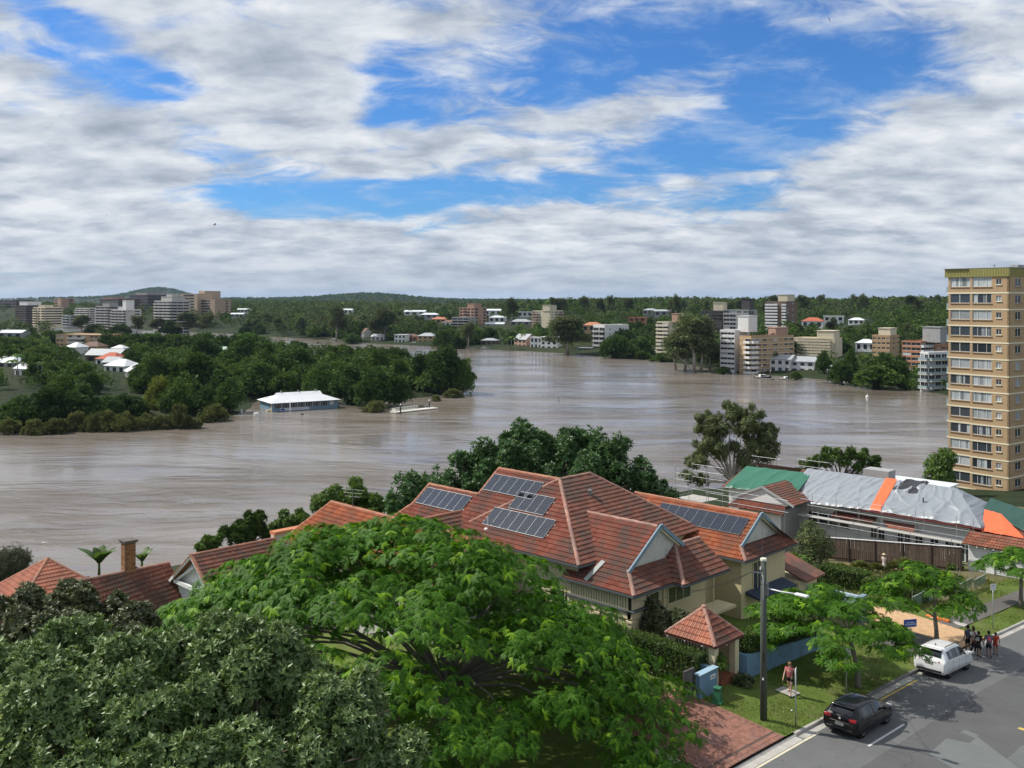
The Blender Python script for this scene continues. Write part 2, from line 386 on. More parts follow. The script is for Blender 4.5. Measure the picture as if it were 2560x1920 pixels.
BROWNB = mat('brown_brick', (.20, .135, .10), .85, var=.14, scale=.5)
DARKB = mat('dark_render', (.075, .068, .064), .7, var=.12, scale=.4)
GREYC = mat('grey_concrete', (.34, .34, .33), .8, var=.1, scale=.3, dirt=((.16, .16, .16), .5, .4))
SALMON = mat('salmon_brick', (.42, .27, .20), .85, var=.1, scale=.4)
SLAB = mat('pale_slab', (.60, .57, .50), .75, var=.08, scale=.4)
RAILG = mat('balcony_glass', (.30, .37, .38), .12, .6, var=.1, scale=.5)
RAILW = mat('white_metal', (.74, .74, .73), .5, var=.05)
ROOFG = mat('grey_sheet_roof', (.36, .38, .39), .5, .4, var=.1, scale=.6)
ROOFW = mat('white_sheet_roof', (.68, .70, .71), .45, .4, var=.08, scale=.6, dirt=((.4, .4, .4), .3, .3))
ROOFR = mat('red_tile_roof', (.42, .115, .06), .8, var=.15, scale=.6)
ROOFO = mat('orange_tile_roof', (.45, .19, .10), .8, var=.15, scale=.6)
ROOFB = mat('brown_tile_roof', (.17, .105, .08), .85, var=.15, scale=.6)
ROOFN = mat('green_sheet_roof', (.33, .44, .36), .6, var=.1, scale=.6)

class Face:
    def __init__(s, left, WL, WR): s.left = left; s.w = WL if left else WR; s.WL = WL
    def p(s, a, out, z): return (-s.WL+a, -out, z) if s.left else (out, a, z)
    def box(s, mb, a0, a1, o0, o1, z0, z1):
        q0, q1 = s.p(a0, o0, z0), s.p(a1, o1, z1); mb.box(*q0, *q1)
def solve_block(uL, uE, uR, d, phi):
    c, sn = math.cos(phi), math.sin(phi); xE = (uE-1280)/F*d; kL = (uL-1280)/F; kR = (uR-1280)/F
    WL = (xE-kL*d)/(c+kL*sn); WR = (kR*d-xE)/max(sn-kR*c, .06)
    return xE, max(WL, .5), min(max(WR, 1.), 60)
WINMESH = {}
def block(name, label, cat, uL, uE, uR, vT, d, zb, phi, floors, wall, left, right, slab=None, rail=None, roofbox=(), group=None, top=0., band=None, parapet=.9, proj=1.3, winpart=True, roofmat=None, sillh=.9, depth=None):
    phi = math.radians(phi); xE, WL, WR = solve_block(uL, uE, uR, d, phi)
    if depth: WR = depth
    zt = ZV(vT, d); H = zt-zb; fh = H/floors
    ang = math.radians(45)-phi                                   # local x axis in world
    t = thing(name, label, cat, W(xE, d, zb), ang, group)
    wm, sm_, rm, gm = MB(), MB(), MB(), MB(); bm_ = sm_
    core = MB().box(-WL+.35, .35, -3, -.35, WR-.1, H-.05)
    core.build('core', DARKB if wall is not DARKB else BROWNB, t)
    # closed back and far sides
    wm.box(-WL, WR-.1, -3, 0, WR+.15, H); wm.box(-WL-.02, 0, -3, -WL+.3, WR, H)
    nwin = 0
    for isl, pat in ((True, left), (False, right)):
        f = Face(isl, WL, WR); bays = max(len(pat), 1); bw = f.w/bays
        f.box(wm, 0, f.w, -.3, 0., -3, 0)
        for i in range(floors):
            z0, z1 = i*fh, (i+1)*fh
            for b, ch in enumerate(pat):
                a0, a1 = b*bw, (b+1)*bw
                if ch == 's': f.box(wm, a0, a1, -.3, 0, z0, z1); continue
                m = {'w': .16, 'n': .32, 'b': .05, 'g': .03, 'r': .0}[ch]*bw; lo, hi = {'w': (sillh, .82), 'n': (1.1, .75), 'b': (.12, .86), 'g': (.75, .92), 'r': (1.0, .88)}[ch]
                zs, zl = z0+lo, z0+hi*fh
                f.box(wm, a0, a1, -.3, 0, z0, zs); f.box(wm, a0, a1, -.3, 0, zl, z1)
                if m > 0: f.box(wm, a0, a0+m, -.3, 0, zs, zl); f.box(wm, a1-m, a1, -.3, 0, zs, zl)
                if ch == 'b':
                    if winpart: sm_, rm = MB(), MB()
                    f.box(sm_, a0+.02, a1-.02, 0, proj, z0-.12, z0+.1)
                    f.box(rm, a0+.05, a1-.05, proj-.08, proj, z0+.1, z0+1.05)
                    for q in (a0+.03, a1-.11): f.box(rm, q, q+.08, 0, proj-.08, z0+.1, z0+1.05)
                    if winpart: b_ = sm_.build('balcony_slab', slab or SLAB, t); rm.build('balustrade', rail or RAILG, b_); sm_, rm = bm_, MB()
                ww, hh = (a1-m)-(a0+m), zl-zs
                if ww > .2 and hh > .2:
                    if winpart:
                        key = (round(ww, 2), round(hh, 2), isl, RNG.random() < .22)
                        if key not in WINMESH:
                            g = MB()
                            if isl: g.box(0, 0, 0, ww, .06, hh)
                            else: g.box(-.06, 0, 0, 0, ww, hh)
                            g.f = g.f[:]; me = g.mesh('window', GLASSL if key[3] else GLASS)
                            WINMESH[key] = me
                        o = put('window', WINMESH[key], t); o.location = f.p(a0+m, -.16, zs); nwin += 1
                        fr = WINMESH.get(('f',)+key[:3])
                        if fr is None:
                            g = MB(); t_ = .07
                            for (x0, x1, y0, y1) in ((0, ww, 0, t_), (0, ww, hh-t_, hh), (0, t_, t_, hh-t_), (ww-t_, ww, t_, hh-t_), (ww/2-t_/2, ww/2+t_/2, t_, hh-t_)):
                                if isl: g.box(x0, -.05, y0, x1, -.002, y1)
                                else: g.box(.002, x0, y0, .05, x1, y1)
                            fr = g.mesh('window_frame', RAILW); WINMESH[('f',)+key[:3]] = fr
                        put('window_frame', fr, o)
                    else: f.box(gm, a0+m, a1-m, -.2, -.16, zs, zl)
            if band: f.box(sm_, -.0 if isl else 0, f.w+(.06 if isl else 0), 0, .07, z1-.28, z1-.02)
    wm.box(-WL+.2, .2, H-.06, -.2, WR-.1, H+.02)
    for f in (Face(True, WL, WR), Face(False, WL, WR)): f.box(wm, 0, f.w, -.25, .04, H+.0, H+parapet)
    wm.box(-WL, WR-.1, H, 0, WR+.15, H+parapet); wm.box(-WL-.02, 0, H, -WL+.3, WR, H+parapet)
    wm.build('wall', wall, t)
    if sm_.f: sm_.build('floor_slab', slab or SLAB, t)
    if rm.f: rm.build('balustrade', rail or RAILG, t)
    if gm.f: o = gm.build('glazing', GLASS, t); o['kind'] = 'stuff'
    for k, (a0, a1, b0, b1, hh, mm) in enumerate(roofbox):
        q = MB().box(-WL+a0*WL, b0*WR, H, -WL+a1*WL, b1*WR, H+hh); q.box(-WL+a0*WL-.3, b0*WR-.3, H+hh, -WL+a1*WL+.3, b1*WR+.3, H+hh+.3)
        q.build('roof_plant_room', mm or wall, t)
    PROT.append((uL, uR, vT-8, HOR+(CAMZ-zb)*F/d, d)); return t, WL, WR, H, fh

def small_house(label, u, v, d, z, w, dep, wallh, kind, roof, wall, phi=25, rise=2.2, win=3, name='house', group=None, ov=.5):
    """gable or hip roofed house; u, v is the eave row of its near corner face centre"""
    x = (u-1280)/F*d; t = thing(name, label, 'house', W(x, d, z), math.radians(45-phi), group)
    a, b = w/2, dep
    m = MB().box(-a, 0, -2.5, a, b, wallh)
    if kind == 'gable': m.extr([(-a, .0, wallh), (-a, b, wallh), (-a, b/2, wallh+rise*.96)], (.15, 0, 0)); m.extr([(a-.15, .0, wallh), (a-.15, b, wallh), (a-.15, b/2, wallh+rise*.96)], (.15, 0, 0))
    m.build('wall', wall, t)
    r = MB(); e = ov; z0 = wallh-.08
    if kind == 'hip':
        q = min(b/2, a)*.98; P = [(-a-e, -e, z0), (a+e, -e, z0), (a+e, b+e, z0), (-a-e, b+e, z0), (-a+q-e*.2, b/2, z0+rise), (a-q+e*.2, b/2, z0+rise)]
        r.add(P, [(0, 1, 5, 4), (1, 2, 5), (2, 3, 4, 5), (3, 0, 4), (3, 2, 1, 0)])
    elif kind == 'gable':
        P = [(-a-e, -e, z0), (a+e, -e, z0), (a+e, b/2, z0+rise), (-a-e, b/2, z0+rise), (-a-e, b+e, z0), (a+e, b+e, z0)]
        th = .14; Q = [(p[0], p[1], p[2]+th) for p in P]
        r.add(P+Q, [(6, 7, 8, 9), (9, 8, 11, 10), (3, 2, 1, 0), (4, 5, 2, 3), (0, 1, 7, 6), (4, 10, 11, 5), (0, 6, 9, 3), (3, 9, 10, 4), (1, 2, 8, 7), (2, 5, 11, 8)])
    else: r.box(-a-e, -e, wallh, a+e, b+e, wallh+.35)
    r.build('roof', roof, t)
    fl = max(1, int(wallh/2.8)); fh = wallh/fl
    for i in range(fl):
        for k in range(win):
            cx = -a+(k+.5)*2*a/win; ww = 2*a/win*.5
            o = MB().box(cx-ww/2, -.05, i*fh+.9, cx+ww/2, .02, i*fh+fh*.8).build('window', GLASS, t)
    PROT.append((u-w/2*F/d, u+w/2*F/d, HOR+(CAMZ-z-wallh-rise)*F/d, HOR+(CAMZ-z-wallh*.3)*F/d, d)); return t

# right bank apartments
block('apartment_tower', 'white and brown apartment tower standing in the floodwater beside the gum trees', 'building', 1800, 1837, 1848, 830, 462, .3, 46, 8, WHITE, 'rr', 'sn', slab=WHITE, band=None, roofbox=((.9, 1.6, .3, .9, 7.5, WHITE),), parapet=1.0, depth=13)
block('apartment_block', 'tan brick riverside apartment block with cream corner balconies behind the jetties', 'building', 1848, 1878, 1985, 846, 452, .2, 57, 7, TANB, 'sb', 'bwwnwnww', slab=CREAM, rail=RAILW, roofbox=((.2, .8, .62, .92, 4.6, SALMON),), parapet=1.1, band=True)
block('apartment_block', 'cream balcony apartment block with long shadowed verandas, right of the tan brick block', 'building', 1984, 2088, 2119, 848, 520, 4.5, 34, 6, CREAM, 'sbbbbbbbbs', 'ss', slab=CREAM, rail=CREAM, roofbox=((.55, .95, .1, .9, 4.2, CREAM),), parapet=.5, depth=14, roofmat=ROOFG)
block('apartment_block', 'narrow tan brick apartment block with brown window strips, left of the orange brick block', 'building', 2180, 2226, 2254, 842, 475, 2.5, 42, 6, TANB, 'wwww', 'swsw', roofbox=((.3, .95, .1, .8, 4., CREAM),), parapet=.8, band=None, depth=12)
block('apartment_block', 'orange brick apartment block with pale window bands near the right-hand tower', 'building', 2254, 2302, 2400, 856, 420, 1., 52, 7, ORANGEB, 'gg', 'bbwwww', slab=SLAB, rail=RAILW, roofbox=((.8, 1.7, .18, .42, 6.5, GREYC),), parapet=.5, depth=26)
block('apartment_block', 'white framed riverside apartments with glass balconies right at the flooded edge', 'building', 2300, 2322, 2420, 884, 366, 1.2, 60, 5, WHITE, 'bb', 'bbbbb', slab=SLAB, rail=RAILG, parapet=.5, depth=19)
block('apartment_tower', 'tall beige and brown apartment tower with stacked white balconies on the far right bank', 'building', 1914, 1966, 2006, 756, 640, 9, 38, 12, BROWNB, 'bbbsb', 'wsws', slab=WHITE, rail=WHITE, roofbox=((.55, 1., .1, .8, 5., CREAM),), parapet=.8, depth=18)
block('apartment_tower', 'dark charcoal apartment tower behind the gum trees on the far right bank', 'building', 1752, 1806, 1812, 778, 610, 6, 30, 10, DARKB, 'bbb', 's', slab=DARKB, rail=DARKB, roofbox=((.55, 1., .1, .7, 5.5, CREAM),), parapet=.4, depth=14)
block('apartment_block', 'grey framed apartment block with dark panels beside the charcoal tower', 'building', 1808, 1872, 1900, 776, 590, 6, 36, 9, GREYC, 'ggww', 'bws', slab=GREYC, rail=DARKB, roofbox=((.68, 1.0, .1, .6, 7., DARKB),), parapet=.4, depth=14)
block('apartment_tower', 'cream balcony apartment tower half hidden behind tall gum trees', 'building', 1642, 1672, 1710, 806, 575, 1., 42, 9, CREAM, 'bb', 'swbs', slab=WHITE, rail=CREAM, roofbox=((.9, 1.6, .3, .7, 5., SALMON),), parapet=.4, depth=16)
block('apartment_block', 'modern white and grey riverside apartment block with dark window slots', 'building', 1483, 1512, 1582, 818, 640, 1., 48, 5, WHITE, 'bb', 'snsswns', slab=WHITE, rail=GREYC, parapet=1.6, depth=24)
block('apartment_tower', 'cream apartment tower with blank central stair shaft rising from the far bank', 'building', 1331, 1376, 1406, 778, 900, 2., 36, 9, CREAM, 'bbwssn', 'nwb', slab=CREAM, rail=SALMON, roofbox=((.58, .98, -.02, .5, 5.5, CREAM),), parapet=.6, depth=22)
block('apartment_tower', 'salmon brick apartment tower with rooftop water tank on far bank', 'building', 1148, 1186, 1211, 770, 1000, 5., 34, 7, SALMON, 'wbww', 'wsw', slab=SALMON, rail=SALMON, roofbox=((.45, .9, .1, .7, 4.5, SALMON),), parapet=.5, depth=22, winpart=False)
block('apartment_block', 'lower grey apartment wing in front of the salmon brick tower', 'building', 1130, 1172, 1186, 795, 985, 5., 30, 4, GREYC, 'bbb', 's', slab=GREYC, rail=GREYC, depth=14, winpart=False)
# left skyline
block('tower_block', 'dark brown tower block with pale pyramid cap on the far left skyline', 'building', 38, 66, 86, 765, 1150, 6, 35, 8, DARKB, 'rr', 'rr', slab=BROWNB, roofbox=((.2, .95, .1, .8, 5., WHITE),), winpart=False, depth=24, band=True)
block('tower_block', 'beige tower block with brown side beside the dark capped tower at far left', 'building', 83, 112, 137, 770, 1100, 6, 33, 7, CREAM, 'bwb', 'rr', slab=CREAM, rail=CREAM, winpart=False, depth=22, roofbox=((.3, .8, .1, .6, 3., CREAM),))
block('tower_block', 'brick-brown institutional building on the far left horizon, wide and low', 'building', -20, 40, 58, 751, 1900, 14, 30, 4, BROWNB, 'rrrr', 'rr', winpart=False, depth=40)
block('tower_block', 'small tan brick tower standing alone on the far left skyline', 'building', 136, 153, 166, 747, 1800, 12, 38, 7, SALMON, 'ws', 'sw', winpart=False, depth=25)
block('apartment_block', 'low grey apartment block among trees left of the white spired apartments', 'building', 156, 172, 184, 790, 1050, 6, 35, 4, GREYC, 'bb', 'w', slab=SLAB, winpart=False, depth=14)
block('apartment_block', 'white apartment block half hidden by gum trees on the left skyline', 'building', 188, 222, 240, 772, 1080, 6, 35, 8, OFFWT, 'bbb', 'ww', slab=OFFWT, rail=OFFWT, winpart=False, depth=18)
block('apartment_tower', 'grey concrete apartment tower with flat white roof cap on left skyline', 'building', 239, 272, 292, 767, 1000, 5, 36, 8, GREYC, 'bbb', 'bw', slab=WHITE, rail=GREYC, winpart=False, depth=20, roofbox=((.4, .9, .1, .6, 4., GREYC),))
block('apartment_tower', 'white apartments with a tall white stair spire on left skyline', 'building', 278, 314, 331, 776, 960, 5, 38, 7, OFFWT, 'bbbb', 'sw', slab=OFFWT, rail=GREYC, winpart=False, depth=17, roofbox=((.82, 1.05, -.02, .5, 10., WHITE), (.4, .6, .1, .5, 3., WHITE)))
block('tower_block', 'wide brown brick hospital block behind the white spired apartments', 'building', 249, 296, 313, 748, 1500, 9, 33, 7, BROWNB, 'rrrrr', 'rr', winpart=False, depth=40, roofbox=((.1, .6, .1, .6, 3., SALMON),))
block('tower_block', 'broad dark red brick block below the round hill', 'building', 325, 370, 391, 738, 1700, 12, 33, 6, mat('dark_red_brick', (.15, .085, .065), .85), 'rrrrrr', 'rrr', winpart=False, depth=50, roofbox=((.2, .8, .1, .8, 5., GREYC),))
block('apartment_tower', 'large stepped white apartment tower with many balcony bands on left skyline', 'building', 386, 428, 452, 754, 900, 3, 36, 11, OFFWT, 'bbbb', 'bbb', slab=OFFWT, rail=OFFWT, winpart=False, depth=20, roofbox=((.3, .95, .1, .8, 4.6, OFFWT), (.5, .8, .2, .6, 7., OFFWT)))
block('tower_block', 'tan and charcoal striped tower block right of the stepped white tower', 'building', 450, 494, 498, 736, 1250, 8, 30, 9, mat('tan_concrete', (.46, .35, .25), .8), 'srrrs', 's', winpart=False, depth=25)
block('tower_block', 'tallest pale tan tower of the pair beside the striped block', 'building', 497, 512, 525, 729, 1280, 8, 36, 10, mat('tan_concrete', (.46, .35, .25), .8), 'ss', 's', winpart=False, depth=25)
block('tower_block', 'lower tan tower at the right end of the left skyline group', 'building', 500, 538, 553, 750, 1240, 8, 34, 8, mat('tan_concrete2', (.40, .29, .21), .8), 'rrs', 'sn', winpart=False, depth=25)
block('apartment_block', 'low three storey tan brick flats among the park trees on left bank', 'building', 139, 245, 304, 838, 600, 5, 22, 3, TANB, 'wwsbbbbsww', 'ws', slab=SLAB, rail=SLAB, winpart=True, depth=20, parapet=.25, roofmat=ROOFW)

# houses among the trees of the left bank: (label, u, distance, ground, width, depth, wall height, kind, roof, wall, turn, rise)
LH = [('white hip-roofed cottage left of the red-roofed house', 286, 415, 3.2, 13, 9, 3.4, 'hip', ROOFW, WHITE, 30, 2.8),
 ('white gabled cottage in front, nearest the mangroves', 316, 385, 3., 11, 9, 3.4, 'gable', ROOFW, WHITE, 62, 2.8),
 ('red hip-roofed house among white cottages on left bank', 263, 450, 3.4, 13, 9, 4., 'hip', ROOFR, WHITE, 28, 3.0),
 ('long grey-roofed house behind the red-roofed house', 255, 475, 3.6, 19, 9, 4., 'gable', ROOFG, BROWNB, 15, 3.),
 ('long pale grey shed roof beside the red-roofed house', 296, 435, 3.2, 17, 8, 3.4, 'gable', ROOFG, GREYC, 15, 2.4),
 ('white roofed villa behind the big spreading park trees', 400, 600, 5, 16, 10, 4.2, 'hip', ROOFW, WHITE, 25, 3.2),
 ('flat white roofed building right of the white villa', 470, 585, 5, 14, 9, 4.2, 'gable', ROOFW, WHITE, 20, 1.6),
 ('grey and white roofed house at the right of the park', 582, 480, 4, 12, 9, 3.6, 'hip', ROOFW, GREYC, 35, 2.6),
 ('white gabled house in trees at the far left of the bank', 58, 390, 3.4, 11, 8, 3.6, 'gable', ROOFW, WHITE, 28, 2.4),
 ('grey-roofed house cut by the left picture edge', 4, 430, 3.5, 14, 10, 3.6, 'hip', ROOFW, GREYC, 20, 3.),
 ('small white roofed cottage between yellow-green trees', 292, 540, 4.5, 8, 6, 3.4, 'hip', ROOFW, WHITE, 20, 1.8),
 ('white hip roofed house below the low tan flats', 176, 545, 4.5, 10, 8, 3.8, 'hip', ROOFW, WHITE, 32, 2.6),
 ('brown tiled house below the low tan flats', 222, 555, 4.5, 13, 8, 3.8, 'hip', ROOFB, TANB, 20, 2.6),
 ('pale green roofed house right of the white villa', 547, 520, 4, 9, 7, 3.6, 'gable', ROOFN, WHITE, 20, 2.),
 ('white shed roof at far left beyond the palms', 24, 760, 5, 22, 10, 4., 'gable', ROOFW, GREYC, 12, 2.2)]
for (lb, u, d, z, w, dp, wh, kd, rf, wl, ph, rs) in LH: small_house(lb, u, 0, d, z, w, dp, wh, kd, rf, wl, ph, rs, group='houses on the left bank')
# far bank houses
FH = [('white twin gabled house with brown roof at the far water', 904, 835, 1.5, 10, 9, 5., 'gable', ROOFB, WHITE, 60, 4.), ('white roofed boathouse right of the twin gabled house', 944, 800, 1., 12, 8, 3.4, 'gable', ROOFW, WHITE, 20, 2.2),
 ('white modern two storey house by the far water', 1000, 770, .6, 10, 9, 6.4, 'flat', WHITE, WHITE, 20, 0), ('dark red tiled house beside the white modern house', 1027, 775, .8, 10, 8, 5., 'hip', ROOFB, ORANGEB, 20, 2.),
 ('tan two storey hip-roofed house by moored white boat', 1063, 760, .6, 14, 9, 6., 'hip', ROOFG, TANB, 24, 2.4), ('long white roofs on the wooded slope above the tan house', 1036, 1150, 17, 26, 10, 4, 'gable', ROOFW, WHITE, 12, 1.8),
 ('pale grey roof right of the long white roofs', 1072, 1120, 14, 22, 10, 4, 'hip', ROOFW, GREYC, 15, 2), ('orange tiled roof left of the salmon tower', 1096, 1080, 9, 18, 10, 4.5, 'hip', ROOFO, TANB, 20, 2.6),
 ('red brown roofs with white walls below the orange roof', 1119, 1040, 6, 15, 9, 5, 'hip', ROOFB, WHITE, 25, 2.4), ('white roof deep in trees left of the far slope', 865, 1250, 18, 16, 8, 4, 'gable', ROOFW, WHITE, 12, 1.6),
 ('white roofed house high in trees at left slope', 606, 1300, 18, 16, 8, 4, 'gable', ROOFW, WHITE, 12, 1.6), ('second white roof in trees at left slope', 592, 1220, 13, 18, 8, 4, 'gable', ROOFW, GREYC, 12, 1.6),
 ('white roofed terrace right of the salmon tower', 1232, 1180, 17, 22, 10, 5, 'gable', ROOFW, WHITE, 12, 2.), ('broad white roof below the white terrace', 1242, 1050, 11, 18, 10, 5, 'hip', ROOFW, WHITE, 16, 2.),
 ('grey hip-roofed pavilion left of the cream tower', 1300, 980, 9, 21, 12, 4, 'hip', ROOFG, GREYC, 14, 2.6), ('pale flat-roofed house above the grey pavilion', 1312, 1120, 16, 17, 8, 5, 'flat', WHITE, WHITE, 10, 0),
 ('low white roofed house behind grey pavilion', 1236, 1000, 6, 20, 9, 4, 'gable', ROOFW, WHITE, 10, 1.6), ('grey roofed house on the wooded ridge', 1624, 1000, 20, 14, 9, 4.5, 'hip', ROOFG, GREYC, 20, 1.8),
 ('long grey roofed house on the wooded ridge right of centre', 1660, 980, 19, 20, 9, 4.5, 'gable', ROOFG, GREYC, 12, 1.8), ('red brick house below the ridge houses', 1592, 860, 12, 15, 9, 7, 'flat', ROOFR, ORANGEB, 18, 0),
 ('orange roofed house behind the modern white block', 1479, 800, 9, 16, 10, 5, 'hip', ROOFO, TANB, 18, 2.6), ('white walled house with red tiled roof on the right slope', 2030, 800, 12, 17, 11, 5.5, 'hip', ROOFR, WHITE, 28, 3.),
 ('flat white roofed house above the red tiled house', 2084, 850, 16, 17, 9, 4.5, 'flat', WHITE, WHITE, 20, 0), ('white roofed house in trees on right slope', 2140, 820, 14, 13, 9, 4, 'hip', ROOFW, WHITE, 30, 2.), ('white roofed cottage beside the dark tree clump', 2163, 560, 5.5, 11, 8, 4.5, 'hip', ROOFW, WHITE, 30, 2.2),
 ('white modern riverside villa left of the leaning gum', 1372, 668, .5, 13, 9, 8.5, 'flat', WHITE, WHITE, 28, 0), ('pink gabled riverside house left of white villa', 1300, 690, .6, 13, 10, 6, 'gable', ROOFG, SALMON, 50, 4), ('white two storey house in front of pink gable', 1340, 676, .5, 9, 9, 8, 'flat', WHITE, WHITE, 25, 0),
 ('low grey riverside pavilion roof left of pink house', 1222, 715, 1., 12, 8, 4, 'hip', ROOFG, BROWNB, 12, 1.6),
 ('white two storey boathouse with grey gable by the jetties', 1950, 456, .4, 10, 10, 6.4, 'gable', ROOFG, WHITE, 35, 2.), ('white two storey house with dark grey roof right of boathouse', 2006, 452, .4, 11, 10, 5.6, 'gable', ROOFG, WHITE, 35, 2.2), ('low white flat-roofed pavilion at the water right of the jetties', 2062, 447, .2, 14, 8, 3.6, 'flat', WHITE, CREAM, 32, 0),
 ('small teal boatshed at the far water under the leaning gum', 1462, 640, .2, 9, 6, 2.6, 'flat', GREYC, mat('teal_paint', (.12, .25, .25), .6), 20, 0), ('small grey shed beside hedge at the far water', 1630, 590, .5, 11, 6, 3, 'flat', ROOFG, GREYC, 20, 0)]
for (lb, u, d, z, w, dp, wh, kd, rf, wl, ph, rs) in FH: small_house(lb, u, 0, d, z, w, dp, wh, kd, rf, wl, ph, rs, group='houses on the far bank')
# ---------------------------------------------------------------- tree prototypes and far vegetation
BARK = mat('bark', (.105, .080, .060), .9, var=.3, scale=3, bump=.6, bscale=18, stretch=(1, 1, .25))
BARKP = mat('pale_bark', (.36, .33, .29), .85, var=.25, scale=1.2, stretch=(1, 1, .2))
LEAF = np.array([(0, 0, 0), (.5, .27, .06), (1, 0, -.08), (.5, -.27, .06)], float); LEAFF = np.array([(0, 1, 2, 3)])
def sprig(n=3, sp=1.0, rng=None):
    """a few leaves from one point"""
    V = []; Fc = []; rng = rng or RNG
    for k in range(n):
        a = (k-(n-1)/2)*sp+rng.normal(0, .15); e = rng.normal(0, .35); c, s = math.cos(a), math.sin(a)
        R = np.array([(c*math.cos(e), -s, -c*math.sin(e)), (s*math.cos(e), c, -s*math.sin(e)), (math.sin(e), 0, math.cos(e))])
        V.append(LEAF @ R.T); Fc.append(LEAFF+4*k)
    return np.concatenate(V), np.concatenate(Fc)
def crown_arrays(cl, n, size, tmpl, rng, up=.25, inner=.25, droop=0., shell=(.72, 1.06)):
    """leaf sprays over blobs cl rows (x,y,z,rx,ry,rz)"""
    cl = np.asarray(cl, float); w = (cl[:, 3]*cl[:, 5]); idx = rng.choice(len(cl), n, p=w/w.sum()); c = cl[idx]
    u = rng.normal(size=(n, 3)); u[:, 2] += up; u /= np.linalg.norm(u, axis=1, keepdims=True)
    r = np.where(rng.random(n) < inner, rng.uniform(.25, .75, n), rng.uniform(*shell, n))[:, None]
    P = c[:, :3]+u*c[:, 3:6]*r
    D = u+rng.normal(size=(n, 3))*.55; D[:, 2] += .1-droop
    S = size*rng.uniform(.6, 1.3, n); M = frames(D, rng.normal(0, .7, n), S)
    return scatter(tmpl[0], tmpl[1], M, P-np.einsum('nij,j->ni', M, np.array([.4, 0, 0])))
def make_tree(name, cl, n, size, leafmat, barkmat, trunk, tmpl=None, seed=0, limbs=8, droop=0., up=.25, inner=.25, at=None, shell=(.72, 1.06)):
    """trunk: list of (x,y,z,r); limbs reach into the blobs. Built at the origin."""
    rng = np.random.default_rng(seed+100); tmpl = tmpl or sprig(3, 1.0, rng)
    root = thing(name, 'tree', 'tree')
    t = MB(); t.tube([p[:3] for p in trunk], [p[3] for p in trunk], 7)
    order = sorted(range(len(cl)), key=lambda i: -cl[i][3])[:limbs]
    for i in order:
        c = cl[i]; lo_ = [q for q in trunk if q[2] < c[2]-.8] or [trunk[0]]; b = lo_[-1]
        p0 = Vector(b[:3]); p1 = Vector(c[:3]); m = p0.lerp(p1, .5)+Vector((rng.normal(0, .3), rng.normal(0, .3), .3))
        t.tube([p0, m, p1], [b[3]*.6, b[3]*.36, b[3]*.14], 5, False)
    tr = t.build('trunk', barkmat, root, True)
    v, f = crown_arrays(cl, n, size, tmpl, rng, up, inner, droop, shell)
    cr = put('crown', np_mesh('crown', v, f, leafmat), root)
    root['h'] = float(max(v[:, 2])); root['w'] = float(v[:, 0].max()-v[:, 0].min())
    return root, [(tr, []), (cr, [])]
FDARK = foliage('leaf_dark', (.036, .078, .020), (.066, .118, .028), (.095, .150, .028), trans=.2, obj=.30, rough=.75, spec=.10, pscale=.3)
FMID = foliage('leaf_mid', (.052, .100, .022), (.092, .150, .034), (.130, .190, .034), trans=.25, obj=.30, patch=.6, rough=.75, spec=.10, pscale=.3)
FYEL = foliage('leaf_yellow', (.095, .125, .022), (.155, .170, .030), None, trans=.3, obj=.2, rough=.75, spec=.10, pscale=.3)
FGUM = foliage('leaf_gum', (.075, .105, .046), (.125, .150, .068), (.150, .165, .062), trans=.2, obj=.25, rough=.75, spec=.10, pscale=.25)
FMAN = foliage('leaf_mangrove', (.085, .105, .034), (.150, .160, .056), (.170, .175, .055), trans=.2, obj=.25, rough=.75, spec=.10, pscale=.4)
def blobs_dome(rng, R, H, z0, k, flat=.8, br=.42):
    """blobs over a dome"""
    out = [(0, 0, z0+H*.45, R*.62, R*.62, H*.5)]
    for i in range(k):
        a = rng.uniform(0, 2*math.pi); q = math.sqrt(rng.uniform(.02, 1.)); z = z0+H*(.30+.62*(1-q*q))*rng.uniform(.75, 1.08)
        b = R*br*rng.uniform(.55, 1.15); out.append((R*.78*q*math.cos(a), R*.78*q*math.sin(a), z, b, b, b*flat*rng.uniform(.8, 1.2)))
    return out
def blobs_gum(rng, H, k, R):
    out = []
    for i in range(k):
        f = rng.uniform(.35, 1.); a = rng.uniform(0, 6.28); q = R*(1.15-f*.75)*rng.uniform(.3, 1.05); b = R*rng.uniform(.26, .46)
        out.append((q*math.cos(a), q*math.sin(a), H*f*.95, b, b, b*rng.uniform(.7, 1.2)))
    return out
PR = {}
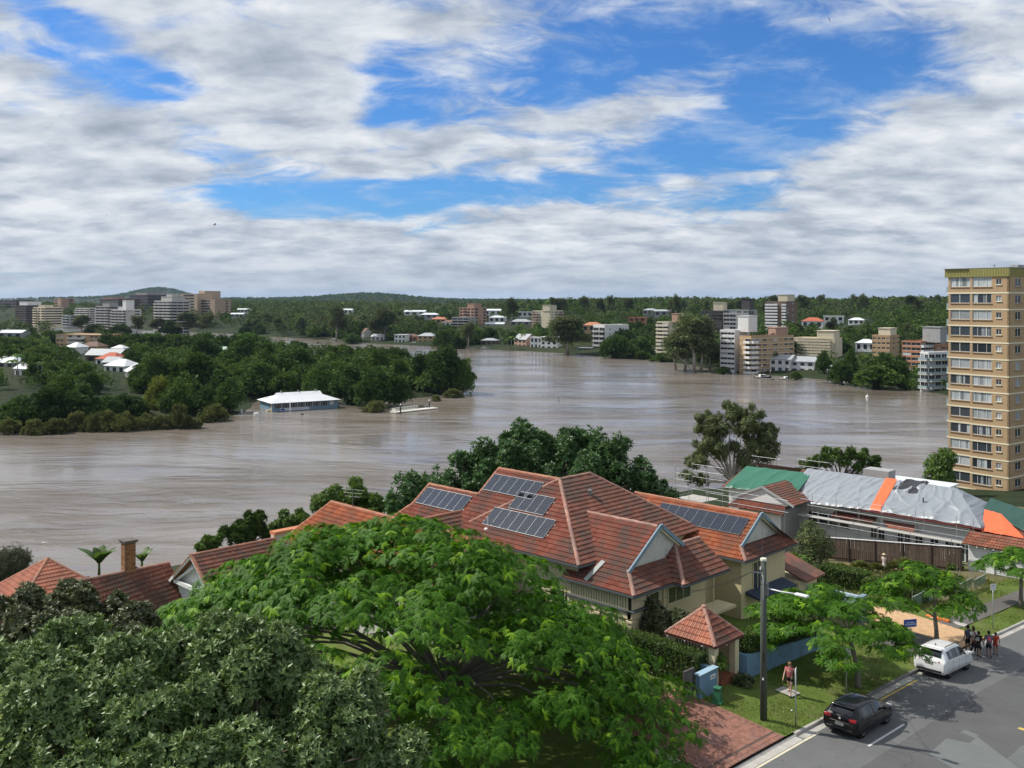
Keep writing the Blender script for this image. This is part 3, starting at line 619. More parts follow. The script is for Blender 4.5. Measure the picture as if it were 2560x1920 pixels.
def proto(kind, i):
    key = (kind, i)
    if key in PR: return PR[key]
    rng = np.random.default_rng(hash((kind.encode()[0], kind.encode()[-1], i)) % 9999)
    if kind in ('broad', 'mid', 'yellow'):
        R = rng.uniform(5.4, 6.6); H = rng.uniform(9, 10.5); z0 = -.6
        cl = blobs_dome(rng, R, H, z0, 24, br=.36)+[(R*.72*math.cos(q), R*.72*math.sin(q), 2.2+rng.normal(0, .5), R*.34, R*.34, R*.36) for q in rng.uniform(0, 6.28, 9)]; tr = [(0, 0, -.6, .5), (.1, .1, 2.2, .38), (.2, 0, 4.2, .3)]
        r = make_tree('broadleaf_tree', cl, 3600, .62, {'broad': FDARK, 'mid': FMID, 'yellow': FYEL}[kind], BARK, tr, seed=i*7+3)
    elif kind == 'gum':
        H = rng.uniform(17, 21); cl = blobs_gum(rng, H, 34, 5.6); tr = [(0, 0, -.6, .42), (.4, .2, H*.3, .32), (.2, .5, H*.6, .2), (0, .3, H*.88, .08)]
        r = make_tree('gum_tree', cl, 4200, .55, FGUM, BARKP, tr, seed=i*11+5, droop=.35, limbs=14, inner=.35, shell=(.5, 1.1))
    elif kind == 'mangrove':
        cl = blobs_dome(rng, 2.9, 2.5, -.3, 24, .9, .30); tr = [(0, 0, -.8, .14), (.1, 0, .7, .1), (.2, .1, 1.4, .06)]
        r = make_tree('mangrove_bush', cl, 2000, .32, FMAN, BARK, tr, seed=i*5+9, inner=.35)
    elif kind == 'bush':
        cl = blobs_dome(rng, 2.2, 2.4, -.2, 12, .9, .5); tr = [(0, 0, -.4, .12), (0, .1, .9, .08)]
        r = make_tree('bush', cl, 1100, .34, FMID, BARK, tr, seed=i*5+2)
    elif kind == 'cypress':
        cl = [(0, 0, .9+1.0*k, .85-.09*k, .85-.09*k, .9) for k in range(8)]; tr = [(0, 0, -.3, .15), (0, 0, 4, .08)]
        r = make_tree('cypress', cl, 900, .34, FDARK, BARK, tr, seed=1, limbs=0)
    elif kind == 'palm':
        root = thing('palm_tree', 'palm', 'tree'); H = 9 + i*2
        tr = MB().tube([(0, 0, -.5), (.15, 0, H*.5), (.1, .1, H)], [.22, .16, .13], 7).build('trunk', BARKP, root, True)
        V = []; Fc = []; o = 0
        for k in range(16):
            a = k*2.4; el = rng.uniform(-.1, .9); pts = []
            for s_ in range(7):
                q = s_/6; pts.append((q*2.6*math.cos(el*.8), H+math.sin(el)*2.2*q-2.0*q*q))
            for s_ in range(6):
                (r0, z0), (r1, z1) = pts[s_], pts[s_+1]
                for side in (-1, 1):
                    wd_ = .42*math.sin(math.pi*min((s_+1)/6.5, 1))+.08
                    ca, sa = math.cos(a), math.sin(a); px, py = -sa*side, ca*side
                    V += [(r0*ca, r0*sa, z0), (r1*ca, r1*sa, z1), (r1*ca+px*wd_+.2*ca, r1*sa+py*wd_+.2*sa, z1-.3), (r0*ca+px*wd_+.15*ca, r0*sa+py*wd_+.15*sa, z0-.3)]
                    Fc.append((o, o+1, o+2, o+3)); o += 4
        cr = put('crown', np_mesh('crown', np.array(V), np.array(Fc), FMID), root); root['h'] = H+1.; root['w'] = 5.; r = (root, [(tr, []), (cr, [])])
    PR[key] = (*r, [False]); return PR[key]
NV = {'broad': 6, 'mid': 4, 'yellow': 2, 'gum': 5, 'mangrove': 4, 'bush': 2, 'cypress': 1, 'palm': 2}
def plant(kind, x, d, z, height, width=None, label=None, group=None, var=None):
    i = var if var is not None else int(RNG.integers(NV[kind])); root, kids, used = proto(kind, i)
    sz = height/root['h']; sw = (width/root['w']) if width else sz*RNG.uniform(.9, 1.15)
    loc = W(x, d, z); rz = RNG.uniform(0, 6.28); sc = (sw, sw*RNG.uniform(.9, 1.1), sz)
    if not used[0]:
        used[0] = True; root.location = loc; root.rotation_euler = (0, 0, rz); root.scale = sc; tag(root, label, None, group); return root
    return dup(root, loc, rz, sc, label, group, kids)
def plant_px(kind, u, vt, vb, w, z=0., label=None, group=None, var=None, d=None):
    """a tree whose foot stands at row vb on ground height z, top at row vt, w photograph pixels wide"""
    d = d or F*(CAMZ-z)/(vb-HOR); return plant(kind, (u-1280)/F*d, d, z, (vb-vt)*d/F, w*d/F, label, group, var)
def ok_tree(u, vt, vb, w, d):
    for (a, b, c, e, dd) in PROT:
        e = c+(e-c)*.5
        if d < dd+6 and u+w*.42 > a and u-w*.42 < b and vt < e-2 and vb > c: return False
    return True
# the left bank's front trees, one by one (u, top, foot, width)
G1 = 'park trees on the left bank'
for (k, u, vt, vb, w, lb) in [('broad', 40, 985, 1062, 120, 'dark round tree at the left picture edge behind mangroves'), ('broad', 128, 960, 1060, 135, 'big dark tree above the mangroves, second from left edge'),
    ('broad', 212, 952, 1056, 125, 'tall dark tree above the mangroves left of the white gabled cottage'), ('mid', 150, 935, 1030, 110, 'brighter green tree rising behind the big dark trees'), ('broad', 268, 985, 1046, 95, 'dark tree just below the white cottages'), ('broad', 318, 982, 1040, 110, 'dark tree left of the grassy clearing'),
    ('yellow', 395, 935, 1028, 90, 'yellowish tree between cottages and the grassy clearing'), ('mid', 445, 940, 1032, 100, 'leafy green tree over the grassy clearing'), ('broad', 505, 960, 1032, 90, 'dark tree right of the grassy clearing'),
    ('mid', 405, 884, 990, 150, 'broad spreading park tree with rusty tint, left of the pair'), ('mid', 492, 873, 985, 165, 'broad spreading park tree, right of the pair'), ('mid', 548, 905, 985, 100, 'rounded tree right of the spreading pair'),
    ('broad', 575, 940, 1022, 90, 'dark tree left of the blue boathouse'), ('broad', 645, 900, 985, 150, 'large rounded tree behind the blue boathouse roof'), ('mid', 712, 925, 990, 90, 'olive tree behind the right of the boathouse roof'),
    ('broad', 800, 905, 998, 85, 'tree right of the boathouse with tall rounded top'), ('broad', 880, 905, 1002, 105, 'dark tree hanging low over the water right of boathouse'), ('broad', 935, 912, 1008, 120, 'very dark dense tree beside the pontoon'), ('broad', 1000, 935, 1006, 75, 'dark low tree in water behind the pontoon'),
    ('broad', 740, 860, 960, 135, 'rounded tree in the second row over the boathouse'), ('mid', 668, 868, 965, 100, 'tree with bushy top left of the far water gap'), ('broad', 860, 884, 965, 110, 'broad tree in second row right of the boathouse'), ('mid', 950, 866, 962, 115, 'tall rounded tree in second row above the dark dense tree'),
    ('mid', 1000, 895, 968, 90, 'brighter tree beside the tip cluster'), ('broad', 1058, 880, 972, 100, 'left tree of the cluster on the flooded tip'), ('broad', 1115, 856, 976, 120, 'tallest tree of the cluster on the flooded tip'), ('mid', 1158, 893, 976, 75, 'rightmost tree of the flooded tip leaning over the water'),
    ('broad', 600, 828, 930, 130, 'tall dark tree left of the far river bend'), ('broad', 520, 838, 925, 120, 'dark tree left of the tall dark tree by the bend'), ('mid', 660, 850, 935, 90, 'tree right below the far river bend')]:
    plant_px(k, u, vt, vb, w, 1.2, lb, G1)
for (u, vt, vb, w, lb) in [(22, 1040, 1084, 75, 'mangrove bush at the left picture edge'), (85, 1045, 1086, 60, 'low mangrove bush left of the thin dead trunks'), (140, 1042, 1083, 70, 'mangrove bush right of the thin dead trunks'), (190, 1022, 1076, 75, 'taller mangrove bush below dark trees'),
    (226, 1030, 1078, 60, 'mangrove bush with pale leaves at the flood edge'), (265, 1022, 1076, 70, 'mangrove bush below the white cottages'), (312, 1025, 1076, 80, 'round mangrove bush left of the clearing'), (360, 1030, 1074, 75, 'mangrove bush at left end of the clearing'),
    (405, 1035, 1072, 60, 'low mangrove bush in front of the clearing'), (446, 1004, 1070, 60, 'tall mangrove bush in front of the grassy clearing'), (480, 1040, 1070, 70, 'low spreading mangrove right of the clearing'), (535, 1006, 1052, 85, 'large mangrove bush left of the boathouse'),
    (935, 998, 1029, 72, 'half drowned bush between boathouse and pontoon'), (1133, 970, 993, 50, 'round drowned bush right of the tip cluster'), (1090, 985, 1003, 26, 'small yellow green drowned shrub by the pontoon')]:
    plant_px('mangrove', u, vt, vb, w, 0., lb, 'mangroves at the flood edge')
# right bank and far bank signature trees
G2 = 'trees on the far bank'
for (k, u, vt, vb, w, z, lb) in [('gum', 1420, 785, 886, 105, .3, 'tall leaning gum with pale trunk at the far water'), ('gum', 1735, 780, 930, 120, .2, 'tallest gum in front of the charcoal tower'), ('gum', 1690, 830, 925, 90, .2, 'gum with pale trunk in the floodwater, left of the tallest'), ('gum', 1775, 845, 925, 75, .2, 'lower gum between the tallest gum and the white tower'),
    ('broad', 1540, 832, 893, 100, .5, 'dark dense tree in front of the modern white block'), ('broad', 1600, 840, 890, 75, .8, 'dark tree right of the modern white block'), ('bush', 1655, 880, 903, 70, .4, 'bright low hedge-like bush at the far water'), ('bush', 1610, 876, 897, 50, .4, 'round low bush by the grey shed'),
    ('mid', 2195, 910, 968, 130, .5, 'bright spreading poinciana at the right bank water'), ('broad', 2105, 900, 958, 75, .5, 'dark tree left of the bright spreading poinciana'), ('bush', 2265, 945, 973, 60, .2, 'bush at the waterline left of white framed apartments'), ('broad', 2060, 873, 925, 50, 3., 'dark tree in front of the cream balcony block'), ('broad', 2125, 868, 940, 55, 3., 'dark round tree beside the cream balcony block'),
    ('broad', 2210, 880, 945, 60, 2., 'tree in front of the narrow tan block'), ('bush', 1990, 928, 948, 40, .3, 'shrub between the white waterfront houses'), ('bush', 1810, 915, 934, 45, .2, 'bush at the foot of the white tower'),
    ('gum', 840, 760, 852, 80, 1., 'tall gum above the far water left of the white twin gables'), ('gum', 960, 762, 852, 85, 1., 'spreading gum right of the twin gabled house'), ('broad', 880, 832, 858, 60, .4, 'round dark bush-like tree at far water by the moored boat'),
    ('mid', 1110, 822, 869, 70, .5, 'tree left of the far waterfront pavilion'), ('gum', 1170, 800, 871, 55, .5, 'slim gum left of the grey pavilion'), ('broad', 1140, 835, 870, 60, .4, 'dark low tree at far water under the salmon tower')]:
    plant_px(k, u, vt, vb, w, z, lb, G2)
for (k, u, vt, vb, w, lb) in [('gum', 205, 760, 812, 50, 'tall open gum before the white skyline block'), ('gum', 342, 768, 818, 40, 'gum between the spired apartments and the stepped tower'), ('gum', 395, 782, 826, 46, 'gum at the foot of the stepped white tower'), ('broad', 425, 792, 830, 60, 'dark tree below the stepped white tower'), ('gum', 470, 772, 832, 60, 'gum right of the stepped white tower'), ('gum', 520, 780, 834, 55, 'gum below the lower tan tower'), ('broad', 300, 800, 830, 60, 'dark tree below the spired apartments'), ('broad', 240, 802, 830, 70, 'dark tree below the grey concrete tower'), ('broad', 60, 795, 825, 60, 'dark tree under the dark capped tower')]: plant_px(k, u, vt, vb, w, 3., lb, 'trees below the left skyline', d=880)
for k in range(15): plant_px(['broad', 'mid', 'broad'][k % 3], 270+k*27, 828+(k*7) % 9, 884, 88, 3., 'dark rounded tree in the back row hiding the river bend', 'back row of the left bank')
for k in range(34): u = 1135+k*37+RNG.normal(0, 11); x_ = (u-1280)/F*1010; z_ = ZL(x_, 1010); ok_tree(u, 738, 790, 30, 990) and plant('gum', x_, 1010+RNG.normal(0, 40), z_, CAMZ-z_+RNG.uniform(.5, 7.5), RNG.uniform(11, 19), 'gum standing up on the far ridge skyline', 'gums on the ridge skyline')
for (k, u, vt, vb, w, lb) in [('mid', 130, 902, 965, 75, 'bright tree behind the big dark trees at left'), ('mid', 185, 905, 968, 70, 'green tree left of the red-roofed house'), ('broad', 222, 928, 985, 70, 'dark tree left of the white hip-roofed cottage'), ('mid', 90, 885, 945, 70, 'green tree above the white gabled house at far left'), ('broad', 25, 868, 925, 80, 'dark tree above the grey-roofed house at left edge'), ('yellow', 110, 890, 940, 55, 'yellowish tree right of the palms'), ('mid', 160, 862, 915, 60, 'bright green tree below the low tan flats'), ('broad', 340, 868, 925, 80, 'dark tree left of the white villa'), ('mid', 350, 905, 965, 60, 'tree right of the red-roofed house'), ('broad', 75, 850, 905, 80, 'dark tree left of the low tan flats'), ('yellow', 345, 860, 905, 40, 'yellow green tree in front of the white villa')]: plant_px(k, u, vt, vb, w, 3.2, lb, G1)
for (u, vt, vb, w, lb) in [(1712, 795, 926, 110, 'bushy gum filling between the two tall gums in the flood'), (1752, 805, 928, 100, 'bushy gum right behind the tallest gum')]: plant_px('gum', u, vt, vb, w, .3, lb, G2)
for k in range(7): plant_px('cypress', 1958+k*7.5, 889+k % 3, 915, 8.5, 2.5, 'narrow dark cypress in the row behind the white boathouse', 'cypress row')
for (u, vt, vb) in [(45, 880, 950), (30, 895, 955), (105, 900, 960)]: plant_px('palm', u, vt, vb, 34, 3, 'feather palm at the left edge of the left bank', 'palms on the left bank')
for (u, vt, vb) in [(1278, 838, 872), (1290, 842, 874), (1268, 845, 873)]: plant_px('palm', u, vt, vb, 16, 1, 'small palm by the pink riverside house', 'palms on the far bank')
# scattered woods
def woods(n, urange, drange, grp, kinds, hr, label, group, seed, sdmin=6, gap=.62):
    rng = np.random.default_rng(seed); done = []; tries = 0
    while len(done) < n and tries < n*40:
        tries += 1; u = rng.uniform(*urange); d = math.exp(rng.uniform(math.log(drange[0]), math.log(drange[1]))); x = (u-1280)/F*d
        sd, g = river_sd(np.array([x]), np.array([d]))
        if sd[0] < sdmin or g[0] not in grp: continue
        k = kinds[int(rng.integers(len(kinds)))]; h = rng.uniform(*hr)*(1.35 if k == 'gum' else 1.); w = h*(1.25 if k != 'gum' else .62)*rng.uniform(.85, 1.15); z = ZL(x, d)
        vt = HOR+(CAMZ-z-h)*F/d; vb = HOR+(CAMZ-z)*F/d
        if any((x-a)**2+(d-b)**2 < (gap*(w+c)/2)**2 for a, b, c in done): continue
        if not ok_tree(u, vt, vb, w*F/d, d): continue
        done.append((x, d, w)); plant(k, x, d, z-.2, h, w, label[k] if isinstance(label, dict) else label, group)
    return done
KL = lambda where: {'broad': 'dark rounded broadleaf tree in the wood '+where, 'mid': 'mid green rounded tree in the wood '+where, 'yellow': 'yellow green rounded tree in the wood '+where, 'gum': 'tall open-crowned gum in the wood '+where}
woods(95, (-60, 620), (330, 760), (1,), ['broad', 'broad', 'mid', 'mid', 'broad', 'yellow'], (7.5, 11), KL('on the left bank'), 'wood on the left bank', 11, gap=.5)
woods(45, (600, 1160), (400, 560), (1,), ['broad', 'broad', 'mid'], (8, 11), KL('on the flooded point'), 'wood on the flooded point', 12, sdmin=3, gap=.5)
woods(75, (560, 1300), (720, 1000), (2, 1), ['gum', 'gum', 'broad', 'mid'], (10, 15), KL('along the far bank'), 'wood along the far bank', 13, gap=.4, sdmin=3)
woods(60, (1150, 1800), (600, 900), (2,), ['gum', 'broad', 'broad', 'mid'], (9, 13), KL('on the far slope'), 'wood on the far slope', 14, gap=.4, sdmin=3)
woods(75, (1740, 2480), (360, 700), (2,), ['gum', 'broad', 'mid', 'mid'], (8, 12), KL('on the right slope'), 'wood on the right slope', 15, gap=.4, sdmin=3)
def wood_mass(name, label, n, ur, dr, hr, seed, m, leafm, sdmin=8, size=.30, grp=(0, 1, 2), sdmax=1e9):
    """a wood that reads as one mass: crowns of m leaf sprays each"""
    rng = np.random.default_rng(seed); u = rng.uniform(*ur, n); d = np.exp(rng.uniform(math.log(dr[0]), math.log(dr[1]), n)); x = (u-1280)/F*d; sd, g = river_sd(x, d); k = (sd > sdmin) & (sd < sdmax) & np.isin(g, grp); x, d, u = x[k], d[k], u[k]; z = zland(x, d); h = rng.uniform(*hr, len(x)); bad = np.zeros(len(x), bool); vt = HOR+(CAMZ-z-h*1.05)*F/d; vb = HOR+(CAMZ-z)*F/d
    for (a, b, c, e, dd) in PROT: w = h*.5*F/d; bad |= (d < dd+8) & (u > a-w) & (u < b+w) & (vt < c+(e-c)*.5) & (vb > c)
    k = ~bad; x, d, z, h = x[k], d[k], z[k], h[k]; n = len(x); c = np.stack([(x-d)*S2, (x+d)*S2, z], -1); slim = rng.uniform(.42, .66, n)
    kb = 7; bo = rng.normal(size=(n, kb, 3)); bo /= np.linalg.norm(bo, axis=2, keepdims=True); bo[:, :, 2] = np.abs(bo[:, :, 2])*.9-.15; bc = c[:, None, :]+bo*np.stack([h*slim*.55, h*slim*.55, h*.52], -1)[:, None, :]; bc[:, :, 2] += h[:, None]*.42; br = h[:, None]*rng.uniform(.16, .27, (n, kb)); idx = rng.integers(0, kb, (n, m)); ar = np.arange(n)[:, None]
    uu = rng.normal(size=(n, m, 3)); uu[:, :, 2] += .35; uu /= np.linalg.norm(uu, axis=2, keepdims=True); P = bc[ar, idx]+uu*br[ar, idx][..., None]*rng.uniform(.8, 1.1, (n, m, 1)); D = uu+rng.normal(size=(n, m, 3))*.6; S = (h[:, None]*size*rng.uniform(.6, 1.3, (n, m))*.55).ravel(); M = frames(D.reshape(-1, 3), rng.normal(0, 1., n*m), S); M[:, :, 1] *= 1.5
    v, f = scatter(LEAF-np.array([.5, 0, 0]), LEAFF, M, P.reshape(-1, 3)); tag(put(name, np_mesh(name, v, f, leafm)), label, kind='stuff')
FWOOD = foliage('leaf_wood', (.040, .082, .020), (.080, .130, .032), (.135, .185, .036), trans=.22, rough=.75, spec=.1, obj=0, patch=1.1, pscale=.085)
FWOODG = foliage('leaf_gum_wood', (.060, .090, .038), (.110, .135, .058), (.150, .165, .060), trans=.22, rough=.75, spec=.1, obj=0, patch=1.0, pscale=.085)
wood_mass('slope_wood', 'wood covering the far and right slopes', 1250, (1020, 2480), (560, 1250), (6, 16), 61, 150, FWOOD, size=.19)
wood_mass('bank_wood', 'gum wood along the far bank below the skyline', 1700, (-100, 1250), (740, 1600), (8, 20), 62, 120, FWOODG, size=.20)
wood_mass('ridge_wood', 'dark wood along the far ridge line', 700, (1050, 2480), (900, 1500), (8, 18), 63, 130, FWOODG, size=.19)
wood_mass('park_wood', 'undergrowth and trees filling the left bank', 1700, (-80, 1100), (330, 900), (4, 9.5), 64, 110, FWOOD, size=.22, sdmin=4, grp=(1,))
wood_mass('shore_wood', 'trees crowding the far and right water edge', 5000, (560, 2480), (340, 960), (6, 16), 65, 170, FWOOD, size=.19, sdmin=1.5, sdmax=32, grp=(2,))
def far_wood():
    """the wood on the far slopes and hills that reads as one mass"""
    rng = np.random.default_rng(5); n = 9500; u = rng.uniform(-150, 2750, n); d = np.exp(rng.uniform(math.log(1050), math.log(7200), n)); 
    hl = rng.random(n) < .30; d = np.where(hl, np.where(rng.random(n) < .5, rng.normal(6500, 350, n), rng.normal(4550, 350, n)), d); u = np.where(hl, np.where(d > 5500, rng.normal(410, 150, n), rng.normal(900, 240, n)), u)
    x = (u-1280)/F*d; sd, g = river_sd(x, d); k = sd > 15; x, d, u = x[k], d[k], u[k]; z = zland(x, d); h = rng.uniform(8, 15, len(x))
    # no tree in front of the skyline buildings
    bad = np.zeros(len(x), bool); vt = HOR+(CAMZ-z-h*1.25)*F/d; vb = HOR+(CAMZ-z)*F/d
    for (a, b, c, e, dd) in PROT: bad |= (d < dd+10) & (u > a-6) & (u < b+6) & (vt < e-2) & (vb > c)
    k = ~bad; x, d, z, h = x[k], d[k], z[k], h[k]; n = len(x)
    m = 26; c = np.stack([(x-d)*S2, (x+d)*S2, z], -1)
    uu = rng.normal(size=(n, m, 3)); uu[:, :, 2] = np.abs(uu[:, :, 2])+.1; uu /= np.linalg.norm(uu, axis=2, keepdims=True)
    P = c[:, None, :]+uu*np.stack([h*.55, h*.55, h*.78], -1)[:, None, :]*rng.uniform(.75, 1.1, (n, m, 1)); P[:, :, 2] += h[:, None]*.18
    D = uu+rng.normal(size=(n, m, 3))*.6; S = (h[:, None]*rng.uniform(.28, .55, (n, m))).ravel()
    M = frames(D.reshape(-1, 3), rng.normal(0, 1., n*m), S); M[:, :, 1] *= 1.7
    v, f = scatter(LEAF-np.array([.5, 0, 0]), LEAFF, M, P.reshape(-1, 3))
    tag(put('far_wood', np_mesh('far_wood', v, f, FWOOD)), 'far wood covering the slopes and hills', kind='stuff')
far_wood()
# ---------------------------------------------------------------- street: road, kerb, verge, drives
def sheet(name, x0, x1, y0, y1, zf, material, nx=2, ny=80, lift=0., label=None, kind='structure', parent=None, smooth=True):
    X, Y = np.meshgrid(np.linspace(x0, x1, nx), np.linspace(y0, y1, ny)); Z = zf(X, Y)+lift
    v = np.stack([X, Y, Z], -1).reshape(-1, 3); i = np.arange(nx*ny).reshape(ny, nx)
    f = np.stack([i[:-1, :-1], i[:-1, 1:], i[1:, 1:], i[1:, :-1]], -1).reshape(-1, 4)
    o = put(name, np_mesh(name, v, f, material, smooth), parent)
    return tag(o, label, kind=kind) if parent is None else o
def road_material():
    m = bpy.data.materials.new('asphalt'); m.use_nodes = True; n = N(m.node_tree)
    out = n('ShaderNodeOutputMaterial'); p = n('ShaderNodeBsdfPrincipled', iRoughness=.88, iSpecular_IOR_Level=.3); n.link(p.outputs[0], out.inputs[0])
    pos = n('ShaderNodeNewGeometry').outputs['Position']; sp = n('ShaderNodeSeparateXYZ', iVector=pos)
    wob = n.math('MULTIPLY', n.math('SUBTRACT', n.noise(pos, .9, 3), .5), .12)
    xx = n.math('ADD', sp.outputs[0], wob)
    lane = n.ramp(n('ShaderNodeMapRange', iValue=xx, i1=-23., i2=-8.).outputs[0], [(0, (.135, .138, .135)), (.253, (.105, .105, .104)), (.52, (.135, .146, .142)), (.70, (.12, .13, .128))], 'CONSTANT')
    c = n.mix(1., lane, n.math('MULTIPLY_ADD', n.noise(pos, 55., 3, .7), .7, .62), 'MULTIPLY')
    c = n.mix(1., c, n.math('MULTIPLY_ADD', n.noise(pos, .5, 5, .65), .55, .70), 'MULTIPLY')
    crack = n('ShaderNodeTexVoronoi', feature='DISTANCE_TO_EDGE', iVector=pos, iScale=.55).outputs[0]
    cm = n('ShaderNodeMapRange', iValue=crack, i1=.0, i2=.012, i3=.55, i4=0.).outputs[0]
    c = n.mix(n.math('MULTIPLY', cm, n.math('GREATER_THAN', n.noise(pos, .3, 2), .55)), c, (.03, .03, .03, 1))
    oil = n('ShaderNodeMapRange', interpolation_type='SMOOTHSTEP', iValue=n.noise(pos, .8, 4, .6), i1=.60, i2=.72).outputs[0]
    c = n.mix(n.math('MULTIPLY', oil, .35), c, (.05, .05, .05, 1))
    n.link(c, p.inputs['Base Color']); b = n('ShaderNodeBump', iStrength=.35, iDistance=.01, iHeight=n.noise(pos, 120., 3, .7)); n.link(b.outputs[0], p.inputs['Normal'])
    return m
ASPH = road_material()
PATHM = mat('path_asphalt', (.125, .115, .105), .9, var=.18, scale=1.4, bump=.3, bscale=90)
PATCH = mat('asphalt_patch', (.145, .155, .15), .88, var=.12, scale=1.2, bump=.3, bscale=90)
CONC = mat('concrete', (.42, .40, .36), .85, var=.16, scale=1.6, dirt=((.12, .11, .10), 1.2, .55), bump=.2, bscale=60)
DKC = mat('dark_kerb', (.16, .155, .145), .9, var=.25, scale=1.5, bump=.3, bscale=40)
YEL = mat('yellow_paint', (.62, .43, .09), .7, var=.25, scale=3, dirt=((.14, .13, .12), 2.5, .6))
CRE = mat('cream_paint', (.62, .57, .42), .7, var=.2, scale=3, dirt=((.3, .28, .24), 2.0, .5))
WPT = mat('white_paint', (.62, .62, .60), .7, var=.2, scale=3, dirt=((.2, .2, .2), 3, .5))
GRASSM = mat('lawn', (.105, .150, .032), .95, .1, var=.35, scale=.9, dirt=((.15, .12, .07), .55, .55), bump=.8, bscale=14)
YARDM = mat('yard_ground', (.15, .13, .07), .95, .1, var=.35, scale=.5, dirt=((.09, .12, .035), .35, .9), bump=.8, bscale=8)
zr = lambda X, Y: zk(Y)+0*X
sheet('road', KX, -6., -10, 220, zr, ASPH, 6, 240, 0., 'patched grey asphalt street falling away to the right')
sheet('far_pavement', -6., 40., -10, 220, zr, GRASSM, 8, 120, .02, 'grass beyond the street')
def strip(name, x0, x1, y0, y1, m, lift, label=None, parent=None): return sheet(name, x0, x1, y0, y1, zr, m, 2, max(2, int((y1-y0)/1.5)+2), lift, label, 'structure', parent)
strip('gutter', KX, KX+.42, -5, 150, CONC, .004, 'concrete gutter along the kerb')
strip('painted_edge_line', KX+.46, KX+.58, 20, 43.2, CRE, .008, 'cream painted line along the gutter')
strip('painted_no_stopping_line', KX+.52, KX+.64, 46.5, 54.6, YEL, .008, 'yellow no stopping line along the kerb')
strip('painted_parking_line', -20.05, -19.93, 43.6, 47.6, WPT, .008, 'white parking bay line beside the black hatchback')
# lighter patch with a step in its outline on the right of the street
def patch(name, pts, m, lift, label):
    return tag(MB().poly([(x, y, float(zk(y))+lift) for x, y in pts]).build(name, m), label, kind='structure')
def patch_px(name, pts, m, lift, label):
    out = []
    for (u, v) in pts:
        h = 20.6
        for _ in range(12):
            d = F*h/(v-HOR); x = (u-1280)/F*d; Y = (x+d)*S2; h = float(np.interp(Y, KY, KH))
        out.append(((x-d)*S2, Y))
    return patch(name, out, m, lift, label)
# kerb stones: one every 2 m, dropped at the two drives
def kerb():
    t = tag(thing('kerb', 'concrete kerb along the verge', 'kerb', (KX-.08, 45, float(zk(45)))), None)
    del t['category']; t['kind'] = 'structure'
    y = 8.
    while y < 140:
        y1 = y+2.0; drop = (33.5 < y+1 < 42.3) or (62.8 < y+1 < 68.2); hgt = .03 if drop else .135
        a0, a1 = float(zk(y+.01)), float(zk(y1-.01)); m = MB()
        P = [(KX-.17, y+.008, a0-.2), (KX, y+.008, a0-.2), (KX, y1-.008, a1-.2), (KX-.17, y1-.008, a1-.2), (KX-.17, y+.008, a0+hgt), (KX-.035, y+.008, a0+hgt), (KX-.035, y1-.008, a1+hgt), (KX-.17, y1-.008, a1+hgt),
             (KX, y+.008, a0+hgt-.035), (KX, y1-.008, a1+hgt-.035)]
        m.add(P, [(3, 2, 1, 0), (4, 5, 6, 7), (5, 8, 9, 6), (1, 2, 9, 8), (0, 4, 7, 3), (0, 1, 8, 5, 4), (3, 7, 6, 9, 2)])
        o = m.build('kerb_stone', CONC if y < 45 or y > 60 else DKC, t, world=True); y = y1
kerb()
# verge and yard ground
BR0, BR1 = 35.2, 41.2; TD0, TD1 = 63.4, 67.6
bumpy = lambda X, Y: zverge(X, Y)+.03*np.sin(X*2.1+Y*.7)*np.sin(Y*1.3)*np.clip((KX-X)*1.2, 0, 1)-.01
sheet('verge_lawn', PXL-.3, KX-.17, -5, BR0, bumpy, GRASSM, 14, 60, 0, 'grass verge left of the brick drive')
sheet('verge_lawn', PXL-.3, KX-.17, BR1, TD0, bumpy, GRASSM, 20, 90, 0, 'grass verge between the two drives')
sheet('verge_lawn', PXL-.3, KX-.17, TD1, 140, bumpy, GRASSM, 20, 120, 0, 'grass verge beyond the tan drive')
yz = lambda X, Y: np.where(X > PXL, zverge(X, Y), zland((X+Y)*S2, (Y-X)*S2))-.06
sheet('garden_ground', -74, PXL-.3, -20, 60, yz, GRASSM, 60, 90, 0, 'garden ground under trees and houses')
sheet('open_yard', -74, PXL-.3, 60, 148, yz, YARDM, 60, 110, .012, 'weedy open yard in front of the brown fence')
pathz = lambda X, Y: zverge(X, Y)+.02
sheet('footpath', -26.1, -24.7, TD1, 100, pathz, PATHM, 3, 40, .012, 'worn asphalt footpath along the far verge')
sheet('footpath', -26.3, -24.0, 57.5, TD0, pathz, PATHM, 3, 20, .012, 'grey asphalt path beside the white car')
sheet('footpath', -26.0, -25.0, 45.6, 46.5, pathz, CONC, 3, 5, .03, 'small concrete slab by the walking woman')
